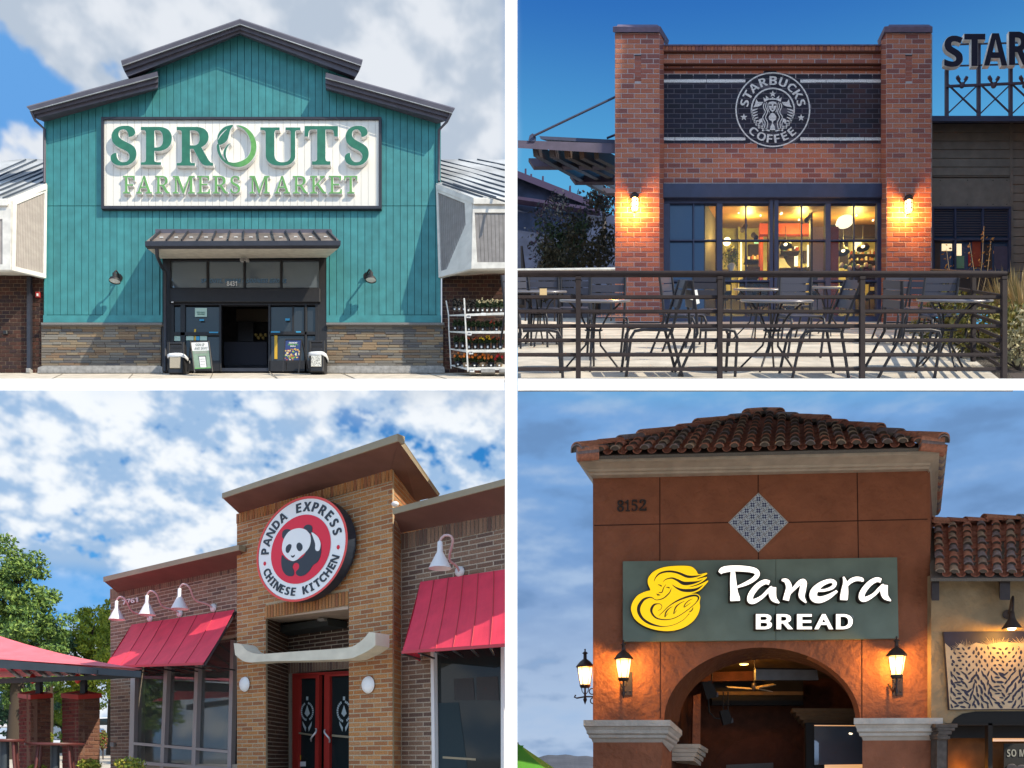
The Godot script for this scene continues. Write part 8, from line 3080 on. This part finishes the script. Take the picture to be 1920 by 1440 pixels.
	for ch in strokes:
		var fb := MB.new(); var kb := MB.new()
		# join the strokes of a letter into one outline
		var polys := []
		for st in ch: polys.append(stroke(st[0], 6))
		var merged := []
		if polys.size() == 2: merged = Geometry2D.merge_polygons(polys[0], polys[1])
		else: merged = [polys[0]]
		if ch == strokes[3]: merged = Geometry2D.offset_polygon(polys[0], 0.6)
		var outer := []; var holes := []
		for m in merged:
			if Geometry2D.is_polygon_clockwise(m): holes.append(m)
			else: outer.append(m)
		for q in outer:
			for piece in slit(q, holes):
				solid(fb, outline(piece), sc, bn, 0.13, 0.13)
			var loops := [q]
			loops.append_array(holes)
			var tri := []
			var shp := {"tri": PackedVector2Array(), "loops": loops}
			rim(kb, shp, sc, bn, 8.0, 0.126)
			for piece in slit(q, holes): solid(kb, outline(piece), sc, bn, 0.12)
		put("letter", fb, M.white_sign)
		put("letter_body", kb, M.ink_brown)
	for l in [["B", 472, 617], ["R", 682, 828], ["E", 892, 1022], ["A", 1070, 1238], ["D", 1288, 1440]]:
		var g := glyph(l[0], "Droid Sans", 400)
		var x0: float = 1330 + l[1] / 5.486; var x1: float = 1330 + l[2] / 5.486
		var lo: Vector2 = g.lo; var sz: Vector2 = g.hi - g.lo
		var map := func(p: Vector2) -> Vector3: return bp(lerpf(x0, x1, (p.x - lo.x) / sz.x), lerpf(1181.0, 1155.0, (p.y - lo.y) / sz.y), O)
		var fb := MB.new()
		solid(fb, g, map, bn, 0.13)
		rim(fb, g, map, bn, 0.03, 0.13, 0.128)
		put("letter", fb, M.white_sign)
		var kb := MB.new()
		solid(kb, g, map, bn, 0.12)
		rim(kb, g, map, bn, 0.06, 0.126)
		put("letter_body", kb, M.ink_brown)
	var rg := MB.new()
	for i in 20:
		var a0 := TAU * i / 20; var a1 := TAU * (i + 1) / 20
		rg.quad(bp(1597.5 + cos(a0) * 2.6, 1156.8 + sin(a0) * 2.6, O + 0.003), bp(1597.5 + cos(a1) * 2.6, 1156.8 + sin(a1) * 2.6, O + 0.003), bp(1597.5 + cos(a1) * 2.0, 1156.8 + sin(a1) * 2.0, O + 0.003), bp(1597.5 + cos(a0) * 2.0, 1156.8 + sin(a0) * 2.0, O + 0.003))
	put("registered_mark", rg, M.tile_blue)

# a polygon with holes cut into hole-free pieces by vertical slits through the holes
func slit(q: PackedVector2Array, holes: Array) -> Array:
	var pieces := [q]
	for h in holes:
		var c := Vector2.ZERO
		for p in h: c += p
		c /= h.size()
		var next := []
		for pc in pieces:
			for half in [PackedVector2Array([Vector2(c.x, -9999), Vector2(9999, -9999), Vector2(9999, 9999), Vector2(c.x, 9999)]), PackedVector2Array([Vector2(-9999, -9999), Vector2(c.x, -9999), Vector2(c.x, 9999), Vector2(-9999, 9999)])]:
				for part in Geometry2D.intersect_polygons(pc, half):
					var hh: PackedVector2Array = h.duplicate()
					hh.reverse()
					for r in Geometry2D.clip_polygons(part, hh): next.append(r)
		pieces = next
	return pieces

func lantern(top: Vector3, plate: Vector3, wall: bool, label: String):
	# top: middle of the eaves of the little roof
	thing("wall_lantern_bronze", label, "lamp", "lit bronze lanterns round the tower arch")
	var r := MB.new()
	r.lathe(top, [Vector2(0.0, 0.305), Vector2(0.012, 0.30), Vector2(0.016, 0.28), Vector2(0.008, 0.265), Vector2(0.045, 0.235), Vector2(0.05, 0.225), Vector2(0.028, 0.215), Vector2(0.03, 0.13), Vector2(0.045, 0.12), Vector2(0.09, 0.085), Vector2(0.145, 0.02), Vector2(0.158, 0.0), Vector2(0.15, -0.012), Vector2(0.0, -0.012)].map(func(v): return v), 18)
	put("lantern_roof", r, M.bronze)
	var g := MB.new()
	g.lathe(top + Vector3(0, -0.31, 0), [Vector2(0.082, 0.0), Vector2(0.128, 0.295)], 6, Vector3.UP, true)
	if not M.has("lantern_glass"):
		glow("lantern_glass", Color(1.0, 0.80, 0.52), 0.7)
		M.lantern_glass.albedo_color.a = 0.45
		M.lantern_glass.transparency = BaseMaterial3D.TRANSPARENCY_ALPHA
		glow("lantern_bulb", Color(1.0, 0.9, 0.7), 6.0)
	put("lamp_glass", g, M.lantern_glass)
	var f := MB.new()
	for i in 6:
		var a := TAU * i / 6.0
		var d := Vector3(cos(a), 0, -sin(a))
		f.bar(top + Vector3(0, -0.31, 0) + d * 0.085, top + Vector3(0, -0.015, 0) + d * 0.132, 0.010, 0.010, Vector3.BACK)
	f.lathe(top + Vector3(0, -0.36, 0), [Vector2(0.0, 0.0), Vector2(0.075, 0.0), Vector2(0.095, 0.035), Vector2(0.09, 0.055), Vector2(0.0, 0.056)], 14)
	put("lantern_frame", f, M.bronze)
	var a := MB.new()
	var foot := top + Vector3(0, -0.36, 0)
	for s in [-1.0, 1.0]:
		a.tube(PackedVector3Array([foot + Vector3(0.06 * s, 0, 0), foot + Vector3(0.05 * s, -0.06, 0), foot + Vector3(0.012 * s, -0.11, 0)]), 0.007, 5)
	a.lathe(foot + Vector3(0, -0.26, 0), [Vector2(0, -0.03), Vector2(0.012, 0.0), Vector2(0.035, 0.06), Vector2(0.02, 0.1), Vector2(0.015, 0.26)], 10)
	if wall:
		a.tube(PackedVector3Array([foot + Vector3(0, -0.12, 0), foot + Vector3(0, -0.2, -0.12), Vector3(foot.x, plate.y, plate.z + 0.02)]), 0.018, 7)
	else:
		# scrolled arm reaching right to the wall
		a.tube(PackedVector3Array([foot + Vector3(-0.16, -0.12, 0), foot + Vector3(-0.18, -0.16, 0), foot + Vector3(-0.14, -0.175, 0), foot + Vector3(0, -0.15, 0), foot + Vector3(0.2, -0.15, 0), plate + Vector3(0.1, 0.0, 0)]), 0.014, 7)
		for s in [[0.12, -0.06], [0.14, -0.22]]:
			var p := PackedVector3Array()
			for i in 13: p.append(foot + Vector3(s[0] + 0.05 * cos(TAU * i / 12), s[1] + 0.05 * sin(TAU * i / 12), 0))
			a.tube(p, 0.010, 5)
	put("bracket", a, M.bronze)
	if wall:
		var p := MB.new()
		p.box(plate + Vector3(-0.08, -0.18, 0.0), Vector3(0.16, 0, 0), Vector3(0, 0.38, 0), bn * 0.025)
		p.ball(plate + Vector3(-0.03, -0.12, 0.03), Vector3.ONE * 0.014, 4)
		p.ball(plate + Vector3(0.04, -0.12, 0.03), Vector3.ONE * 0.014, 4)
		put("back_plate", p, M.bronze)
	var b := MB.new()
	b.ball(top + Vector3(0.0, -0.12, 0), Vector3(0.035, 0.06, 0.035), 8)
	put("lamp_bulb", b, M.lantern_bulb)
	lamp_light("lantern_light", top + Vector3(0, -0.12, 0), 0.9, Color(1.0, 0.72, 0.3), 0.04)

func side_building():
	var D := 13.55
	thing("side_shop", "beige stucco shop with clay tile eaves right of the terracotta tower", "building")
	var w := rect(1746, 1078, 2040, 1357, D, 0.3)
	put("wall", w, M.beige_wall)
	var e0 := at(1746, 1084, D - 0.45); var e1 := at(2040, 1084, D - 0.45)
	var t0 := at(1742, 990, D + 1.4); var t1 := at(2040, 974, D + 1.4)
	var n := (e1 - e0).cross(t0 - e0).normalized()
	if n.y < 0: n = -n
	var r := MB.new()
	r.slab(PackedVector3Array([e0, e1, t1, t0]), n, 0.05)
	var roof := put("roof", r, M.mortar_grey)
	tile_field(roof, e0, e1, t0, t1, 11, 8, null)
	ridge_tiles(roof, t0 + n * 0.02, t1 + n * 0.02, 9, 0.13)
	for x in [[1747, 1087, 1761, 1126], [1875, 1087, 1894, 1125]]:
		var b := MB.new()
		b.hexa(pts([x[0], x[1], x[2], x[1], x[2], x[3], x[0], x[3]], D - 0.32), pts([x[0] - 2, x[1] + 5, x[2] - 2, x[1] + 5, x[2] - 4, x[3] - 8, x[0] - 2, x[3] - 8], D + 0.05))
		put("corbel", b, M.bronze)
	# printed wheat banner
	mat("banner_navy", Color(0.02, 0.022, 0.06), 0.6, 0, "soft", 1.0)
	mat("banner_cream", Color(0.62, 0.50, 0.34), 0.6, 0, "soft", 1.0)
	var bz := D - 0.07
	put("banner", panel([1770, 1184.5, 2010, 1183, 2010, 1329, 1780, 1331], bz, 0.05), M.banner_navy)
	var c := MB.new()
	P(c, [1772, 1206, 1790, 1222, 1800, 1206, 1812, 1214, 1830, 1205, 1850, 1209, 1880, 1204, 1920, 1206, 1960, 1204, 2008, 1210, 2008, 1328, 1781, 1330], bz - 0.004, 0.003)
	put("banner_print", c, M.banner_cream)
	var rays := MB.new()
	var i := 0
	for s in [[1812, 1228, 1.35, 26], [1868, 1222, 1.55, 34], [1925, 1220, 1.5, 26]]:
		for k in s[3]:
			var a: float = PI * (0.12 + 0.76 * (k + rng.randf() * 0.3) / s[3])
			var r0 := 10.0 + rng.randf() * 4; var r1 := 22.0 + rng.randf() * 9
			var p := Vector2(s[0] + cos(a) * r0 * s[2], s[1] - sin(a) * r0)
			var q := Vector2(s[0] + cos(a) * r1 * s[2], s[1] - sin(a) * r1)
			if q.y < 1188: q.y = 1188.5
			if q.x < 1775 or p.x > 2000: continue
			var d := (q - p).orthogonal().normalized() * 0.8
			P(rays, [p.x - d.x, p.y - d.y, p.x + d.x, p.y + d.y, q.x, q.y], bz - 0.0045 - i * 0.00002, 0.001)
			i += 1
	put("banner_print", rays, M.banner_cream)
	var ker := MB.new()
	i = 0
	for y in 15:
		for x in 22:
			var px := 1784.0 + x * 11.5 + (y % 2) * 5.5 + rng.randf_range(-2, 2); var py := 1216.0 + y * 7.8 + rng.randf_range(-1.5, 1.5)
			if px > 2003 or py > 1326: continue
			# kernels follow the ears, fanning out from below
			var dir := (Vector2(px, py) - Vector2(1890 if px > 1820 else 1830, 1372)).normalized().rotated(sin(px * 0.09) * 0.7 + (0.5 if x % 3 == 0 else -0.35) + rng.randf_range(-0.45, 0.45))
			var l := rng.randf_range(3.0, 4.6) if y < 6 else rng.randf_range(4.5, 9.5)
			var wd := rng.randf_range(1.6, 2.5)
			var o := dir.orthogonal() * wd
			var m := Vector2(px, py)
			var pp := []
			for q in [m - dir * l, m - dir * l * 0.4 + o, m + dir * l * 0.5 + o * 0.8, m + dir * l, m + dir * l * 0.5 - o * 0.8, m - dir * l * 0.4 - o]: pp.append(clampf(q.x, 1782, 2006)); pp.append(clampf(q.y, 1186, 1328))
			P(ker, pp, bz - 0.006 - i * 0.00001, 0.0008)
			i += 1
	put("banner_kernels", ker, M.banner_navy)
	# shop window under a dark arch, pilaster, poster
	var ar := MB.new()
	P(ar, [1783, 1358, 1790, 1347, 1805, 1338, 1830, 1334, 2040, 1333, 2040, 1358], D - 0.012, 0.1)
	put("window_arch", ar, M.near_black)
	put("window_back", rect(1746, 1357, 2040, 1560, D + 0.5, 0.1), mat("amber_room", Color(0.14, 0.07, 0.02), 0.8, 0, "mottle", 0.5))
	for q in [[1853, 1356, 1861, 1540], [1773, 1356, 1777, 1540], [1777, 1356, 2040, 1360]]:
		put("window_frame", rect(q[0], q[1], q[2], q[3], D - 0.02, 0.1), M.near_black)
	put("window_back_light", rect(1862, 1384, 2040, 1390, D + 0.3, 0.05), M.lit_window_orange)
	put("window_top_shade", rect(1777, 1360, 2040, 1384, D + 0.25, 0.05), M.near_black)
	put("poster", rect(1882.5, 1394, 1990, 1520, D + 0.12, 0.02), M.near_black)
	var tx := MB.new()
	words(tx, "SO MERRY", 1888, 1405, 1958, 1419, D + 0.115, 0.004)
	put("poster_lettering", tx, mat("poster_ink", Color(0.25, 0.24, 0.2), 0.7))
	var bread := MB.new()
	bread.ball(at(1897, 1440, D + 0.1), Vector3(0.09, 0.07, 0.006), 6)
	bread.ball(at(1915, 1443, D + 0.1), Vector3(0.1, 0.08, 0.006), 6)
	put("poster_print", bread, M.bronze)
	lamp_light("window_lamp_light", at(1812, 1440, D + 0.3), 0.12, Color(1.0, 0.6, 0.16), 0.06)
	var pil := MB.new()
	R(pil, 1757, 1385, 1775, 1560, D - 0.16, 0.2)
	for q in [[1754, 1357, 1796, 1364], [1757, 1364, 1791, 1370], [1760, 1370, 1785, 1377], [1757, 1377, 1778, 1380], [1758, 1380, 1782, 1386]]: R(pil, q[0], q[1], q[2], q[3], D - 0.22, 0.25, 0.01)
	put("pilaster", pil, mat("grey_stone", Color(0.13, 0.11, 0.10), 0.9, 0, "mottle", 1.0))
	# gooseneck lamp over the banner
	thing("banner_lamp", "dark gooseneck lamp shining on the wheat banner", "lamp")
	var b := MB.new()
	b.tube(PackedVector3Array([at(1890, 1152, D), at(1890, 1152, D - 0.06)]), 0.075, 14)
	put("wall_plate", b, M.bronze)
	var a := MB.new()
	a.tube(PackedVector3Array([at(1891, 1152, D - 0.05), at(1894, 1140, D - 0.14), at(1897, 1124, D - 0.22), at(1899, 1119, D - 0.28), at(1899.5, 1124, D - 0.33), at(1899, 1148, D - 0.35)]), 0.018, 7)
	put("arm", a, M.bronze)
	var sh := MB.new()
	var so := at(1897, 1179.5, D - 0.36)
	sh.lathe(so, [Vector2(0.142, 0.0), Vector2(0.14, 0.012), Vector2(0.06, 0.14), Vector2(0.045, 0.19), Vector2(0.035, 0.27), Vector2(0.0, 0.28)], 20)
	put("shade", sh, M.bronze)
	var gl := MB.new()
	gl.ball(so + Vector3(0, 0.01, 0), Vector3(0.06, 0.03, 0.06), 6)
	put("lamp_bulb", gl, M.lantern_bulb)
	lamp_light("banner_lamp_light", so + Vector3(0.02, -0.05, 0.02), 0.55, Color(1.0, 0.7, 0.25), 0.05)

func far_side():
	# hill on the horizon and a green parasol at the left
	mat("hill_slate", Color(0.075, 0.08, 0.10), 0.95, 0, "mottle", 0.01)
	var h := MB.new()
	var prev := PackedVector3Array()
	var D := 300.0
	for i in 24:
		var x := 972.0 + i * 8.0
		var y := 1424.0 - 7.5 * exp(-pow((x - 1035) / 45.0, 2)) - 3.0 * sin(x * 0.03) + 1.0 * sin(x * 0.17) - 2.0
		var sec := PackedVector3Array([at(x, y, D), at(x, y + 7, D - 60), at(x, 1446, D - 150), at(x, 1440, D + 60)])
		if i > 0: h.loft([prev, sec], true, i == 1 or i == 23)
		prev = sec
	structure("hill", h, M.hill_slate)
	mat("lime_cloth", Color(0.07, 0.27, 0.012), 0.75, 0, "soft", 1.0)
	thing("green_parasol", "bright green parasol cloth at the far left of the bakery", "parasol")
	var o := at(968, 1392, 11.0)
	var c := MB.new()
	var n := 8
	for i in n:
		var a0 := TAU * i / n; var a1 := TAU * (i + 1) / n
		var p0 := o + Vector3(cos(a0) * 0.95, -0.78, sin(a0) * 0.95); var p1 := o + Vector3(cos(a1) * 0.95, -0.78, sin(a1) * 0.95)
		var m0 := o + Vector3(cos(a0) * 0.5, -0.34, sin(a0) * 0.5); var m1 := o + Vector3(cos(a1) * 0.5, -0.34, sin(a1) * 0.5)
		c.quad(m0, m1, p1, p0)
		c.tri(o, m1, m0)
	put("canopy", c, M.lime_cloth)
	var fl := MB.new()
	fl.slab(pts([962, 1398, 982, 1397.5, 979, 1405, 962, 1400], 10.9), Vector3.BACK, 0.01)
	put("vent_flap", fl, M.lime_cloth)
	var p := MB.new()
	p.tube(PackedVector3Array([o, Vector3(o.x, 0.0, o.z)]), 0.03, 8)
	put("pole", p, M.bronze)
